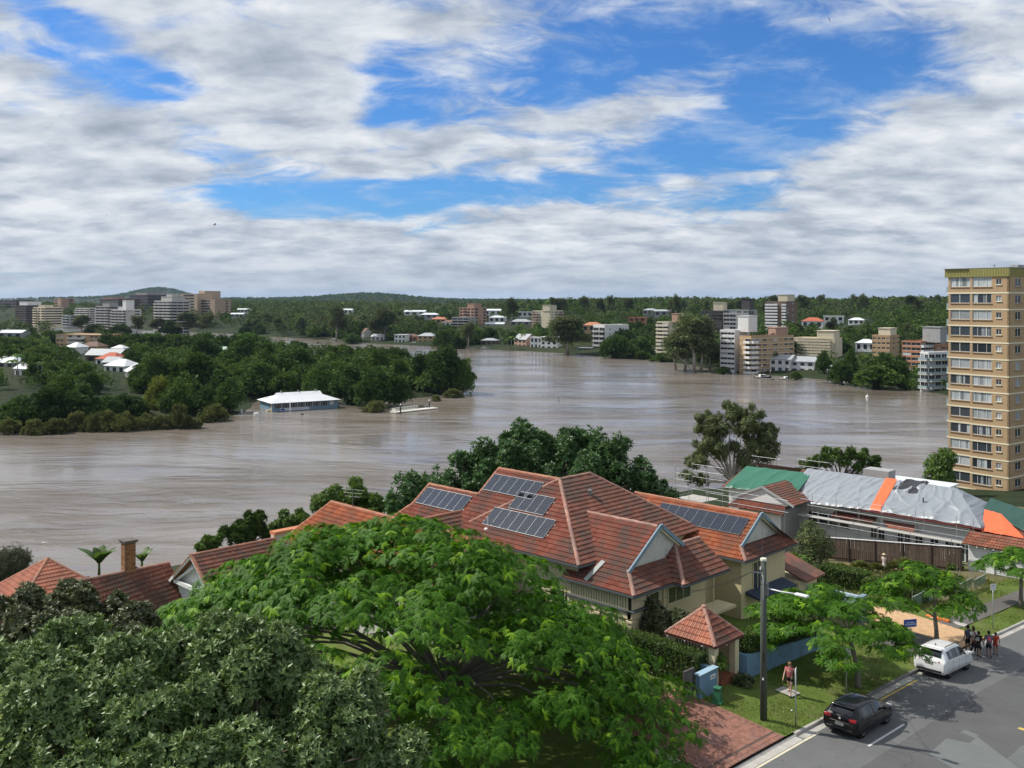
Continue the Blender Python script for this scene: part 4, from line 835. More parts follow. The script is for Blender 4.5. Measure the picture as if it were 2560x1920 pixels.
# brick drives: every brick a piece with a sunk joint
BRKR = mat('red_brick_paver', (.25, .118, .084), .85, var=.18, scale=1.1, island=.22, dirt=((.17, .12, .115), .9, .6), bump=.3, bscale=60)
BRKT = mat('tan_brick_paver', (.56, .36, .20), .85, var=.12, scale=1.1, island=.16, bump=.3, bscale=60)
JOINT = mat('paver_joint', (.10, .075, .06), .95, var=.2)
def drive(name, x0, x1, y0, y1, m, label, mode, blab, limit=300):
    zf = lambda X, Y: zverge(X, Y)
    base = sheet(name, x0, x1, y0, y1, zf, JOINT, 8, 30, .0, label)
    L, Wd, g = .228, .112, .005; pieces = []
    for k in range(int((y1-y0)/(Wd+g))):                    # soldier course on both street and house side
        y = y0+(k+.5)*(Wd+g)
        for xx in (x1-L/2-.01, x1-L*1.5-.02): pieces.append((xx, y, 0.))
    for k in range(int((x1-x0-.5)/(Wd+g))):                 # borders along the sides
        x = x0+(k+.5)*(Wd+g)
        for yy in (y0+L/2+.01, y1-L/2-.01): pieces.append((x, yy, math.pi/2))
    X0, X1, Y0, Y1 = x0, x1-2*L-.04, y0+L+.02, y1-L-.02
    if mode == 'herring':
        s = Wd+g; a45 = math.radians(45)
        R = int((x1-x0+y1-y0)/s)+4; cx, cy = (x0+x1)/2, (y0+y1)/2
        for i in range(-R, R):
            for j in range(-R, R):
                k = (i-j) % 4
                if k == 0: px, py, r = (i+1)*s, (j+.5)*s, 0.
                elif k == 2: px, py, r = (i+.5)*s, (j+1.)*s-s, math.pi/2
                else: continue
                if k == 2: px, py = (i+.5)*s, (j+0.)*s
                q = (cx+px*math.cos(a45)-py*math.sin(a45), cy+px*math.sin(a45)+py*math.cos(a45))
                if X0+.05 < q[0] < X1-.05 and Y0+.05 < q[1] < Y1-.05: pieces.append((*q, r+a45))
    else:
        r = 0; y = Y0+Wd/2
        while y < Y1-Wd/2:
            x = X0+L/2-(L/2 if r % 2 else 0)
            while x < X1-L/2:
                if x > X0: pieces.append((x, y, 0.))
                x += L+g
            y += Wd+g; r += 1
    pieces.sort(key=lambda p: (p[0]**2+p[1]**2))
    mb = MB(); h = .018; a, b = L/2, Wd/2; c = .006
    mb.add([(-a, -b, -.03), (a, -b, -.03), (a, b, -.03), (-a, b, -.03), (-a, -b, h-c), (a, -b, h-c), (a, b, h-c), (-a, b, h-c), (-a+c, -b+c, h), (a-c, -b+c, h), (a-c, b-c, h), (-a+c, b-c, h)],
           [(0, 1, 5, 4), (1, 2, 6, 5), (2, 3, 7, 6), (3, 0, 4, 7), (4, 5, 9, 8), (5, 6, 10, 9), (6, 7, 11, 10), (7, 4, 8, 11), (8, 9, 10, 11)])
    me = mb.mesh('brick', m); rest = MB()
    for i, (x, y, r) in enumerate(pieces):
        z = float(zverge(x, y))+RNG.normal(0, .002)
        if i < limit:
            o = put('brick', me, base); o.location = (x, y, z); o.rotation_euler = (-.0, .087*math.cos(r)*0+math.atan(.42/4.86)*math.cos(r), r)
        else:
            cr, sr = math.cos(r), math.sin(r); sl = .42/4.86
            rest.add([(x+p[0]*cr-p[1]*sr, y+p[0]*sr+p[1]*cr, z+p[2]-sl*(p[0]*cr-p[1]*sr)) for p in mb.v], mb.f)
    o = rest.build('brick_field', m, base); o['kind'] = 'stuff'
drive('brick_drive', -29.4, KX-.17, BR0, BR1, BRKR, 'red herringbone brick drive at the foot of the poinciana', 'herring', 'brick')
drive('tan_brick_drive', -30.5, KX-.17, TD0, TD1, BRKT, 'tan brick drive behind the group of people', 'bond', 'brick', 240)
sheet('drive_edge_strip', -26.9, -24.6, BR0-.55, BR0-.08, lambda X, Y: zverge(X, Y), CRE, 3, 3, .03, 'pale concrete strip at the left of the brick drive')
patch_px('asphalt_repair', [(2389, 1925), (2322, 1885), (2366, 1846), (2424, 1858), (2438, 1846), (2401, 1831), (2560, 1721), (2650, 1670), (2720, 1780), (2640, 2000)], PATCH, .006, 'lighter rectangular asphalt repair on the right of the street')
# short grass blades on the verge and tufts in the yard
GRB = foliage('grass_blade', (.105, .160, .024), (.185, .235, .046), None, trans=.35, obj=0, patch=.5, pscale=.5)
WEED = foliage('weed_blade', (.105, .135, .030), (.20, .21, .070), None, trans=.35, obj=0, patch=.5, pscale=.4)
def grass(name, n, x0, x1, y0, y1, h, m, label, zf, seed, holes=()):
    rng = np.random.default_rng(seed); X = rng.uniform(x0, x1, n); Y = rng.uniform(y0, y1, n)
    nz = np.sin(X*1.7+3)*np.sin(Y*1.1)+np.sin(X*.6-Y*.8)*.8+rng.normal(0, .5, n); k = nz > -.75
    for (a, b, c, e) in holes: k &= ~((X > a) & (X < b) & (Y > c) & (Y < e))
    X, Y, nz = X[k], Y[k], nz[k]; Z = zf(X, Y); n = len(X)
    D = np.stack([rng.normal(0, .5, n), rng.normal(0, .5, n), np.ones(n)], -1); S = h*rng.uniform(.5, 1.5, n)*(1+.35*np.clip(nz, -1, 1.5))
    M = frames(D, rng.uniform(0, 6.28, n), S); M[:, :, 1] *= .55
    T = np.array([(0, .35, 0), (0, -.35, 0), (.6, -.2, .12), (1, .02, .35), (.6, .22, .12)]); v, f = scatter(T, np.array([(0, 1, 2, 4), (4, 2, 3, 3)])[:, :4], M, np.stack([X, Y, Z], -1))
    f = f[:, :]; tri = np.concatenate([f[0::2][:, [0, 1, 2]], f[0::2][:, [0, 2, 3]], f[1::2][:, [0, 1, 2]]])
    return tag(put(name, np_mesh(name, v, tri, m)), label, kind='stuff')
grass('verge_grass', 26000, PXL-.1, KX-.2, BR1+.1, TD0-.1, .055, GRB, 'mown grass of the verge', lambda X, Y: zverge(X, Y), 3, [(-26.4, -23.9, 57.4, 63.6), (-26, -25, 45.6, 46.5)])
grass('verge_grass', 16000, PXL-2, KX-.2, TD1+.1, 96, .075, GRB, 'longer grass of the verge beyond the tan drive', lambda X, Y: zverge(X, Y), 4, [(-26.15, -24.65, 66, 101)])
grass('yard_weeds', 15000, -46, -27, 70, 85, .22, WEED, 'weeds and long grass in the open yard', lambda X, Y: yz(X, Y), 5, [(-36, -27, 77, 80.5)])
# ---------------------------------------------------------------- tiled roofs
def tile_material(name, c1, c2, lichen, amt, lc=(.085, .070, .058)):
    m = bpy.data.materials.new(name); m.use_nodes = True; n = N(m.node_tree)
    out = n('ShaderNodeOutputMaterial'); p = n('ShaderNodeBsdfPrincipled', iRoughness=.82, iSpecular_IOR_Level=.25); n.link(p.outputs[0], out.inputs[0])
    g = n('ShaderNodeNewGeometry'); pos = g.outputs['Position']; r = n.math('FRACT', n.math('ADD', g.outputs['Random Per Island'], n('ShaderNodeObjectInfo').outputs['Random']))
    c = n.mix(r, (*c1, 1), (*c2, 1)); c = n.mix(1., c, n.math('MULTIPLY_ADD', n.noise(pos, 1.1, 5, .6), .8, .6), 'MULTIPLY')
    d = n('ShaderNodeMapRange', interpolation_type='SMOOTHSTEP', iValue=n.math('ADD', n.noise(pos, lichen, 6, .68), n.math('MULTIPLY', r, .16)), i1=.46, i2=.74).outputs[0]
    c = n.mix(n.math('MULTIPLY', d, amt), c, (*lc, 1))
    sp = n('ShaderNodeMapRange', iValue=n.noise(pos, 26., 3, .7), i1=.62, i2=.70).outputs[0]; c = n.mix(n.math('MULTIPLY', sp, .35), c, (.40, .33, .27, 1))
    n.link(c, p.inputs['Base Color']); return m
TILE1 = tile_material('terracotta_tile', (.195, .055, .036), (.335, .108, .068), .55, .85)
TILE2 = tile_material('weathered_tile', (.15, .058, .040), (.26, .10, .066), .7, .80)
TILEG = tile_material('pink_terracotta_tile', (.42, .155, .098), (.52, .215, .135), .8, .38, (.16, .10, .08))
TILEO = tile_material('orange_terracotta_tile', (.29, .080, .036), (.44, .145, .062), .7, .55)
CAPM = tile_material('ridge_cap_tile', (.38, .20, .15), (.48, .28, .215), 1.2, .6, (.13, .10, .09))
CAPO = tile_material('orange_cap_tile', (.36, .155, .095), (.48, .225, .14), 1.2, .55, (.2, .12, .09))
BATT = mat('roof_underlay', (.09, .04, .028), .95)
TPROF = [(0., 0.), (.07, .030), (.22, .038), (.42, .014), (.5, .012), (.62, .030), (.80, .034), (.94, .012), (1., 0.)]
TW, TG = .236, .345
def tile_template(w0, w1, b0, b1, lip=.030, tilt=.055):
    """one interlocking tile in plane coordinates a, b, n; lower end at b0"""
    V = []; Fc = []; k = len(TPROF)
    for (q, h) in TPROF: V.append((w0+(w1-w0)*q, b0-.02, h*1.25+tilt))
    for (q, h) in TPROF: V.append((w0+(w1-w0)*q, b1+.02, h*1.25))
    for (q, h) in TPROF: V.append((w0+(w1-w0)*q, b0-.02, -.012))
    for i in range(k-1): Fc.append((i, i+1, k+i+1, k+i)); Fc.append((2*k+i, 2*k+i+1, i+1, i))
    return V, Fc
TILES = {}
def tiled_plane(house, poly, m, pool, deck=None):
    """lay tiles on the polygon (first edge is the eave); pool collects them for later sorting by distance"""
    P = [Vector(p) for p in poly]; e = (P[1]-P[0]).normalized(); nrm = Vector((0, 0, 0))
    for i in range(1, len(P)-1): nrm += (P[i]-P[0]).cross(P[i+1]-P[0])
    nrm.normalize(); 
    if nrm.z < 0: nrm = -nrm
    s = nrm.cross(e).normalized()
    if s.z < 0: s = -s; 
    M = Matrix((e, s, nrm)).transposed(); O = P[0]
    Q = [((p-O).dot(e), (p-O).dot(s)) for p in P]; bmax = max(q[1] for q in Q); rows = int(bmax/TG+.35)
    def spans(b):
        xs = []
        for i in range(len(Q)):
            (a0, b0), (a1, b1) = Q[i], Q[(i+1) % len(Q)]
            if (b0 > b) != (b1 > b): xs.append(a0+(a1-a0)*(b-b0)/(b1-b0))
        xs.sort(); return list(zip(xs[0::2], xs[1::2]))
    for r in range(rows):
        b0, b1 = r*TG, (r+1)*TG
        for (lo, hi) in spans(min(b0+TG*.5, bmax-.01)):
            k0 = math.floor(lo/TW); k1 = math.ceil(hi/TW)
            for k in range(k0, k1):
                w0, w1 = max(k*TW, lo), min((k+1)*TW, hi)
                if w1-w0 < .05: continue
                c = O+e*((w0+w1)/2)+s*((b0+b1)/2)
                pool.append((c, O, M, w0, w1, b0, b1, m))
    d = MB(); d.poly([p-nrm*.03 for p in P]); d.build('roof_deck', BATT, house, world=True)
    return M
def flush_tiles(house, pool, limit=300, vis=None):
    """nearest whole tiles as pieces of their own, the rest joined"""
    cp = Vector((0, 0, CAMZ)); pool.sort(key=lambda t: (t[0]-cp).length + (1000 if vis and not vis(t[0]) else 0)); inv = WORLD_INV(house); rest = {}; cnt = 0
    for (c, O, M, w0, w1, b0, b1, m) in pool:
        full = (w1-w0) > TW-.004
        if cnt < limit and full:
            key = m.name
            if key not in TILES:
                V, Fc = tile_template(-TW/2, TW/2, -TG/2, TG/2); TILES[key] = MB().add(V, Fc).mesh('tile', m)
            o = put('tile', TILES[key], house); jit = Matrix.Rotation(RNG.normal(0, .008), 4, 'Z')
            o.matrix_basis = Matrix.Translation(c) @ M.to_4x4() @ jit; o.matrix_parent_inverse = inv; cnt += 1
        else:
            V, Fc = tile_template(w0, w1, b0, b1); dz = RNG.normal(0, .003)
            mb = rest.setdefault(m.name, (MB(), m))[0]; mb.add([O+M @ Vector((v[0], v[1], v[2]+dz)) for v in V], Fc)
    for nm, (mb, m) in rest.items():
        o = mb.build('tile_field', m, house, world=True); o['kind'] = 'stuff'
CAPS = {}
def caps(house, p, q, m=None, r=.135, L=.40, lift=.03):
    """ridge or hip capped with short overlapping barrel tiles"""
    m = m or CAPM; p, q = Vector(p), Vector(q); d = q-p; ln = d.length; d.normalize(); n = max(1, round(ln/L)); key = (m.name, r)
    if key not in CAPS:
        V = []; Fc = []; k = 7
        for (x, rr) in ((-.03, r*1.08), (.40, r*.92)):
            for i in range(k): a = math.radians(-100+200*i/(k-1)); V.append((x, rr*math.sin(a), rr*math.cos(a)*.8-.05))
        for i in range(k-1): Fc.append((i, i+1, k+i+1, k+i))
        Fc.append(tuple(range(k))[::-1])
        CAPS[key] = MB().add(V, Fc).mesh('ridge_cap', m)
    up = Vector((0, 0, 1)); y = up.cross(d).normalized(); z = d.cross(y); M = Matrix((d, y, z)).transposed().to_4x4(); inv = WORLD_INV(house)
    for i in range(n):
        o = put('ridge_cap', CAPS[key], house); o.matrix_basis = Matrix.Translation(p+d*(ln*i/n)+z*(lift+RNG.normal(0, .006))) @ M @ Matrix.Diagonal((ln/n/.40, 1, 1, 1)); o.matrix_parent_inverse = inv
R = lambda X, Y, h: (X, Y, CAMZ-h)
CRW = mat('cream_wall', (.60, .52, .31), .8, var=.08, scale=.8, dirt=((.36, .30, .17), .6, .35), bump=.15, bscale=12)
CRB = mat('cream_board', (.64, .565, .36), .75, var=.07, scale=.9, island=.05)
GAP = mat('dark_gap', (.035, .032, .028), .9)
BLU = mat('blue_grey_trim', (.19, .27, .33), .6, var=.08, scale=1.2)
GUT = mat('gutter_metal', (.085, .095, .10), .55, var=.1)
WBD = mat('white_board', (.70, .70, .68), .65, var=.06, scale=1., island=.04)
OFFW = mat('off_white_wall', (.55, .54, .48), .8, var=.1, scale=.8, dirt=((.25, .25, .22), 1., .4))
def gutter(house, pts, w=.13):
    m = MB()
    for a, b in zip(pts[:-1], pts[1:]): m.beam(Vector(a)-Vector((0, 0, .07)), Vector(b)-Vector((0, 0, .07)), w, .12)
    return m.build('gutter', GUT, house, world=True)
def barge(house, pts, w=.10, h=.24, m=None):
    mb = MB()
    for a, b in zip(pts[:-1], pts[1:]): mb.beam(a, b, w, h)
    return mb.build('barge_board', m or BLU, house, world=True)
def boards(house, p, q, z0, z1, out, m, step=.21, name='weatherboard', th=.035):
    """horizontal lapped boards on the wall from p to q, facing out; every board a piece"""
    p = Vector(p); q = Vector(q); d = (q-p).normalized(); ln = (q-p).length; out = Vector(out); n = int((z1-z0)/step); inv = WORLD_INV(house)
    mb = MB(); mb.add([(0, 0, 0), (ln, 0, 0), (ln, 0, step), (0, 0, step), (0, th, 0), (ln, th, 0), (ln, .008, step-.004), (0, .008, step-.004)], [(4, 5, 6, 7), (0, 1, 5, 4), (1, 2, 6, 5), (3, 0, 4, 7), (2, 3, 7, 6)])
    me = mb.mesh(name, m); M = Matrix((d, out, Vector((0, 0, 1)))).transposed().to_4x4()
    for i in range(n):
        o = put(name, me, house); o.matrix_basis = Matrix.Translation((p.x, p.y, z0+i*step)) @ M; o.matrix_parent_inverse = inv
def upright(house, p, q, z0, z1, out, m, step, w, name='slat', th=.04):
    """upright slats between p and q, every slat a piece"""
    p = Vector(p); q = Vector(q); d = (q-p).normalized(); ln = (q-p).length; out = Vector(out); n = int(ln/step); inv = WORLD_INV(house)
    me = MB().box(0, 0, 0, w, th, z1-z0).mesh(name, m); M = Matrix((d, out, Vector((0, 0, 1)))).transposed().to_4x4()
    for i in range(n):
        o = put(name, me, house); o.matrix_basis = Matrix.Translation((*(p+d*(i*step+(step-w)/2))[:2], z0)) @ M; o.matrix_parent_inverse = inv
def win(house, c, along, out, w, h, fm=None, gm=None, bars=1, name='window'):
    """window: pane with frame and sill, centred at c"""
    c = Vector(c); a = Vector(along).normalized(); o_ = Vector(out).normalized(); up = Vector((0, 0, 1)); M = Matrix((a, o_, up)).transposed().to_4x4(); M = Matrix.Translation(c) @ M; inv = WORLD_INV(house)
    g = put(name, MB().box(-w/2, -.05, -h/2, w/2, .012, h/2).mesh(name, gm or GLASS), house); g.matrix_basis = M; g.matrix_parent_inverse = inv
    f = MB(); t = .07
    for (x0, x1, z0, z1) in ((-w/2-t, w/2+t, -h/2-t, -h/2), (-w/2-t, w/2+t, h/2, h/2+t), (-w/2-t, -w/2, -h/2, h/2), (w/2, w/2+t, -h/2, h/2)): f.box(x0, -.02, z0, x1, .06, z1)
    for k in range(bars): x = -w/2+w*(k+1)/(bars+1); f.box(x-.025, .014, -h/2, x+.025, .045, h/2)
    put('frame', f.mesh('frame', fm or CRB), g)
    put('sill', MB().box(-w/2-.14, -.02, -h/2-t-.06, w/2+.14, .13, -h/2-t).mesh('sill', fm or CRB), g)
    return g
def solar_material():
    m = bpy.data.materials.new('solar_cells'); m.use_nodes = True; n = N(m.node_tree)
    out = n('ShaderNodeOutputMaterial'); p = n('ShaderNodeBsdfPrincipled', iRoughness=.16, iSpecular_IOR_Level=.5); n.link(p.outputs[0], out.inputs[0])
    tc = n('ShaderNodeTexCoord').outputs['Object']; sp = n('ShaderNodeSeparateXYZ', iVector=tc)
    def cell(s): 
        fr = n.math('FRACT', n.math('ADD', n.math('DIVIDE', s, .1285), 40.)); return n.math('ABSOLUTE', n.math('SUBTRACT', fr, .5))
    cx, cy = cell(sp.outputs[0]), cell(sp.outputs[1])
    line = n.math('GREATER_THAN', n.math('MAXIMUM', cx, cy), .468); corner = n.math('GREATER_THAN', n.math('ADD', cx, cy), .88)
    k = n.math('MAXIMUM', line, corner)
    n.link(n.mix(k, (.012, .016, .028, 1), (.15, .17, .195, 1)), p.inputs['Base Color']); return m
SOLAR = solar_material(); ALU = mat('aluminium', (.24, .25, .26), .4, .5, metal=.6, var=.05)
SOLM = {}
def solar_row(house, O, M, a0, b0, n, w=.81, h=1.55, lift=.10):
    """n upright panels side by side on the plane frame M at O"""
    inv = WORLD_INV(house)
    if not SOLM:
        SOLM['p'] = MB().box(-w/2+.006, -h/2+.012, .0, w/2-.006, h/2-.012, .03).mesh('solar_panel', SOLAR)
        f = MB(); 
        for (x0, x1, y0, y1) in ((-w/2, w/2, -h/2, -h/2+.02), (-w/2, w/2, h/2-.02, h/2), (-w/2, -w/2+.008, -h/2, h/2), (w/2-.008, w/2, -h/2, h/2)): f.box(x0, y0, -.01, x1, y1, .042)
        SOLM['f'] = f.mesh('panel_frame', ALU)
    for i in range(n):
        o = put('solar_panel', SOLM['p'], house); o.matrix_basis = Matrix.Translation(Vector(O)+M @ Vector((a0+(i+.5)*w, b0+h/2, lift))) @ M.to_4x4(); o.matrix_parent_inverse = inv
        put('panel_frame', SOLM['f'], o)
    for bb in (b0+.35, b0+h-.35):
        r = MB(); r.beam(Vector(O)+M @ Vector((a0-.12, bb, lift-.045)), Vector(O)+M @ Vector((a0+n*w+.14, bb, lift-.045)), .05, .05, up=M @ Vector((0, 0, 1))); r.build('panel_rail', ALU, house, world=True)
# ---------------------------------------------------------------- the tiled house and its neighbours
def main_house():
    H = thing('tiled_house', 'large cream house with red tiled hipped and gabled roofs and solar panels', 'house', (-36, 50, 14.6)); pool = []
    GL = [R(-39.6, 43.9, 17), R(-34, 43.9, 17), R(-35.4, 45.2, 16.09), R(-35.4, 48.25, 13.95), R(-41.6, 48.25, 13.95), R(-38.2, 45.0, 16.23), R(-39.6, 44.4, 16.65)]
    tiled_plane(H, GL, TILE1, pool)
    tiled_plane(H, [R(-34, 43.9, 17), R(-34, 47.8, 17), R(-35.45, 49.25, 16.03), R(-35.45, 45.2, 16.03)], TILE2, pool)
    tiled_plane(H, [R(-33.2, 47.7, 17), R(-33.2, 52.7, 17), R(-35.5, 52.7, 15.4), R(-35.5, 50, 15.4)], TILE2, pool)
    tiled_plane(H, [R(-34.0, 47.7, 17), R(-33.2, 47.7, 17), R(-35.5, 50, 15.4), R(-35.5, 49.2, 15.96)], TILE2, pool)
    tiled_plane(H, [R(-38, 43.7, 16), R(-38, 56.7, 16), R(-44, 51.8, 12.2), R(-44, 48.6, 12.2)], TILE2, pool)
    PL = [R(-56.2, 43.7, 16), R(-38, 43.7, 16), R(-44, 48.6, 12.2), R(-49.9, 48.6, 12.2), R(-49.9, 46.55, 13.79), R(-55.3, 46.55, 13.79), R(-55.2, 45, 14.99)]
    MPL = tiled_plane(H, PL, TILE1, pool)
    SL = [R(-38.6, 54.9, 17), R(-33.4, 54.9, 17), R(-34.35, 55.85, 16.33), R(-34.35, 58.3, 14.64), R(-45, 58.3, 14.64), R(-43.4, 56.9, 15.62), R(-40, 55.2, 16.8)]
    MSL = tiled_plane(H, SL, TILEO, pool)
    tiled_plane(H, [R(-33.4, 54.9, 17), R(-33.4, 61.7, 17), R(-34.4, 60.7, 16.33), R(-34.4, 55.9, 16.33)], TILE2, pool)
    tiled_plane(H, [R(-48.1, 41.2, 16.27), R(-48.1, 43.9, 16.27), R(-50.2, 45.3, 14.8), R(-50.2, 41.2, 14.8)], TILE2, pool)
    flush_tiles(H, pool, 300)
    # far slopes, not tiled one by one
    b = MB()
    b.poly([R(-35.4, 52.7, 17), R(-45, 52.7, 17), R(-45, 48.25, 13.95), R(-35.4, 48.25, 13.95)])
    b.poly([R(-33.4, 61.7, 17), R(-46, 61.7, 17), R(-45, 58.3, 14.64), R(-34.35, 58.3, 14.64)])
    b.poly([R(-38, 56.7, 16), R(-50, 56.7, 16), R(-44, 51.8, 12.2)]); b.poly([R(-50, 56.7, 16), R(-49.9, 48.6, 12.2), R(-44, 48.6, 12.2), R(-44, 51.8, 12.2)])
    b.poly([R(-55.3, 46.55, 13.79), R(-49.9, 46.55, 13.79), R(-49.9, 50, 16.4), R(-55.3, 50, 16.4)])
    b.poly([R(-50.2, 41.2, 14.8), R(-50.2, 45.3, 14.8), R(-52.3, 45.3, 16.2), R(-52.3, 41.2, 16.2)]); b.poly([R(-35.5, 50, 15.4), R(-35.5, 52.7, 15.4), R(-36.6, 52.7, 16.2), R(-36.6, 51, 16.2)])
    b.build('rear_roof_slope', ROOFB, H, world=True)
    for (p, q) in [((-41.6, 48.25, 13.95), (-35.5, 48.25, 13.95)), ((-35.4, 45.2, 16.07), (-34, 43.9, 17)), ((-44, 48.6, 12.2), (-38, 43.7, 16)), ((-44, 48.6, 12.2), (-44, 51.8, 12.2)), ((-44, 51.8, 12.2), (-38.6, 56.2, 15.6)),
                   ((-49.9, 48.6, 12.2), (-44, 48.6, 12.2)), ((-44, 48.6, 12.2), (-48.8, 44.65, 15.27)), ((-55.3, 46.55, 13.79), (-49.9, 46.55, 13.79)), ((-45, 58.3, 14.64), (-34.5, 58.3, 14.64)), ((-34.35, 55.85, 16.33), (-33.4, 54.9, 17)),
                   ((-34.4, 60.7, 16.33), (-33.4, 61.7, 17)), ((-35.5, 50, 15.4), (-35.5, 52.7, 15.4)), ((-35.5, 50, 15.4), (-33.2, 47.7, 17)), ((-50.2, 41.2, 14.8), (-50.2, 45.3, 14.8)), ((-50.2, 45.3, 14.8), (-48.1, 43.6, 16.27)),
                   ((-55.3, 46.55, 13.79), (-55.3, 45, 14.99)), ((-49.9, 48.6, 12.2), (-49.9, 46.55, 13.79)), ((-55.3, 45., 14.99), (-56.2, 43.7, 16))]:
        caps(H, R(*p), R(*q), CAPO if p[0] < -48 or p[1] > 57 else CAPM)
    # gables: wall, blue-grey barge boards
    g = MB(); g.extr([R(-35.62, 45.1, 16.12), R(-35.62, 51.4, 16.12), R(-35.62, 48.25, 14.05)], (.1, 0, 0)); g.build('gable_wall', OFFW, H, world=True); g = MB(); g.extr([R(-34.6, 55.8, 16.4), R(-34.6, 60.8, 16.4), R(-34.6, 58.3, 14.74)], (.1, 0, 0)); 
    g.build('gable_wall', OFFW, H, world=True)
    barge(H, [R(-35.25, 45.0, 16.14), R(-35.25, 48.25, 13.86), R(-35.25, 51.5, 16.14)]); barge(H, [R(-34.2, 55.7, 16.36), R(-34.2, 58.3, 14.54), R(-34.2, 60.9, 16.36)])
    barge(H, [R(-35.32, 45.6, 15.92), R(-35.32, 48.25, 14.08), R(-35.32, 50.9, 15.92)], .05, .14, CRB); barge(H, [R(-34.27, 56.2, 16.12), R(-34.27, 58.3, 14.76), R(-34.27, 60.4, 16.12)], .05, .14, CRB)
    gutter(H, [R(-39.7, 43.85, 17), R(-33.95, 43.85, 17), R(-33.95, 47.65, 17), R(-33.15, 47.65, 17), R(-33.15, 52.7, 17)]); gutter(H, [R(-38.6, 54.85, 17), R(-33.35, 54.85, 17), R(-33.35, 61.75, 17)])
    gutter(H, [R(-56.2, 43.65, 16), R(-37.95, 43.65, 16), R(-37.95, 45.4, 16)]); gutter(H, [R(-48.05, 41.2, 16.27), R(-48.05, 43.8, 16.27)])
    # walls
    w = MB(); w.box(-55.4, 44.4, 8, -38.7, 56, 18.95); w.box(-38.7, 44.6, 12, -34.7, 52.2, 17.98); w.box(-44, 55.5, 12, -34.1, 61.2, 17.98); w.box(-51.8, 41.2, 9, -48.6, 44.4, 18.75); w.box(-41, 52.2, 12, -36.3, 55.5, 18.2)
    w.build('wall', CRW, H, world=True)
    boards(H, (-46, 44.4, 0), (-38.68, 44.4, 0), 15.2, 18.9, (0, -1, 0), CRB)
    # slatted porch: upper and lower screens with a blue-grey ledge between
    k = MB(); k.box(-39.2, 44.18, 15.6, -34.55, 44.6, 17.95); k.box(-34.75, 44.2, 15.6, -34.42, 45.6, 17.95); k.build('porch_backing', GAP, H, world=True)
    for (za, zb) in ((17.02, 17.93), (15.35, 16.5)):
        upright(H, (-39.2, 44.17, 0), (-34.42, 44.17, 0), za, zb, (0, -1, 0), CRB, .2, .145); upright(H, (-34.40, 44.17, 0), (-34.40, 45.6, 0), za, zb, (1, 0, 0), CRB, .115, .085)
    l = MB(); l.box(-39.3, 43.95, 16.92, -34.2, 44.6, 17.0); l.box(-34.6, 43.95, 16.93, -34.1, 45.75, 16.99); l.build('porch_ledge', GUT, H, world=True)
    l = MB(); l.box(-39.25, 44.05, 16.52, -34.35, 44.55, 16.9); l.box(-34.6, 44.05, 16.53, -34.3, 45.7, 16.89); l.build('porch_beam', CRB, H, world=True)
    for (x, y) in ((-34.48, 44.22), (-34.48, 45.5), (-36.9, 44.2), (-39.1, 44.2)):
        c = MB(); c.box(x-.16, y-.16, 14.2, x+.16, y+.16, 16.3); c.box(x-.22, y-.22, 16.3, x+.22, y+.22, 16.42); c.build('porch_column', CRB, H, world=True)
    for y in (46.1, 47.62, 53.0): MB().tube([(-34.62, y, 13.5), (-34.62, y, 17.85)], .055, 6).build('downpipe', CRB, H, world=True)
    win(H, (-34.69, 49.3, 16.95), (0, 1, 0), (1, 0, 0), 2.3, .95, CRB, bars=2); win(H, (-34.09, 57.5, 16.5), (0, 1, 0), (1, 0, 0), 1.15, 1.75, CRB, bars=1); win(H, (-34.69, 46.7, 17.1), (0, 1, 0), (1, 0, 0), .9, .7, CRB, bars=0)
    win(H, (-39.7, 44.36, 16.2), (1, 0, 0), (0, -1, 0), 1.1, 1.5, CRB, bars=1); win(H, (-34.09, 59.9, 14.6), (0, 1, 0), (1, 0, 0), 1.6, 1.2, CRB, bars=2)
    a = MB(); a.box(-34.7, 50.2, 15.35, -33.3, 53.6, 15.52); a.box(-34.7, 50.2, 15.15, -34.5, 53.6, 15.35); a.build('entry_canopy', CRW, H, world=True)
    a = MB(); a.extr([(-34.1, 56., 15.65), (-33.0, 56., 15.35), (-33.0, 56., 15.22), (-34.1, 56., 15.45)], (0, 4.8, 0)); a.build('window_awning', mat('navy_canvas', (.03, .045, .075), .8), H, world=True)
    MB().extr([R(-32.6, 61.4, 19.6), R(-32.6, 64.2, 19.6), R(-35.5, 64.2, 18.6), R(-35.5, 61.4, 18.6)], (0, 0, .12)).build('side_porch_roof', TILE2, H, world=True); MB().box(-35.4, 61.3, 12.5, -33.1, 63.9, 15.4).build('side_porch', CRW, H, world=True)
    # lead flashing strip, roof vent, aerial base
    f = MB(); n0 = Vector((0, -.573, .819))
    q0, q1 = Vector(R(-37.4, 45.35, 15.985)), Vector(R(-37.7, 43.98, 16.945)); f.beam(q0+n0*.13, q1+n0*.13, .34, .012, up=n0); f.build('lead_flashing', mat('lead_flashing', (.34, .355, .33), .7, var=.15), H, world=True)
    v = MB(); v.lathe([(.10, 0), (.10, .25), (.17, .28), (.17, .36), (.05, .42)], R(-42.3, 49.8, 13.25), 10); v.build('roof_vent', ALU, H, world=True)
    v = MB(); v.tube([R(-46.9, 44.6, 15.3), R(-46.9, 44.6, 14.6)], .03, 6); v.lathe([(.2, 0), (.16, .1), (.05, .14)], R(-46.9, 44.5, 15.45), 8); v.build('pipe_vent', RAILW, H, world=True)
    O = R(-56.2, 43.7, 16); S = .0
    sl = math.hypot(1, .775); 
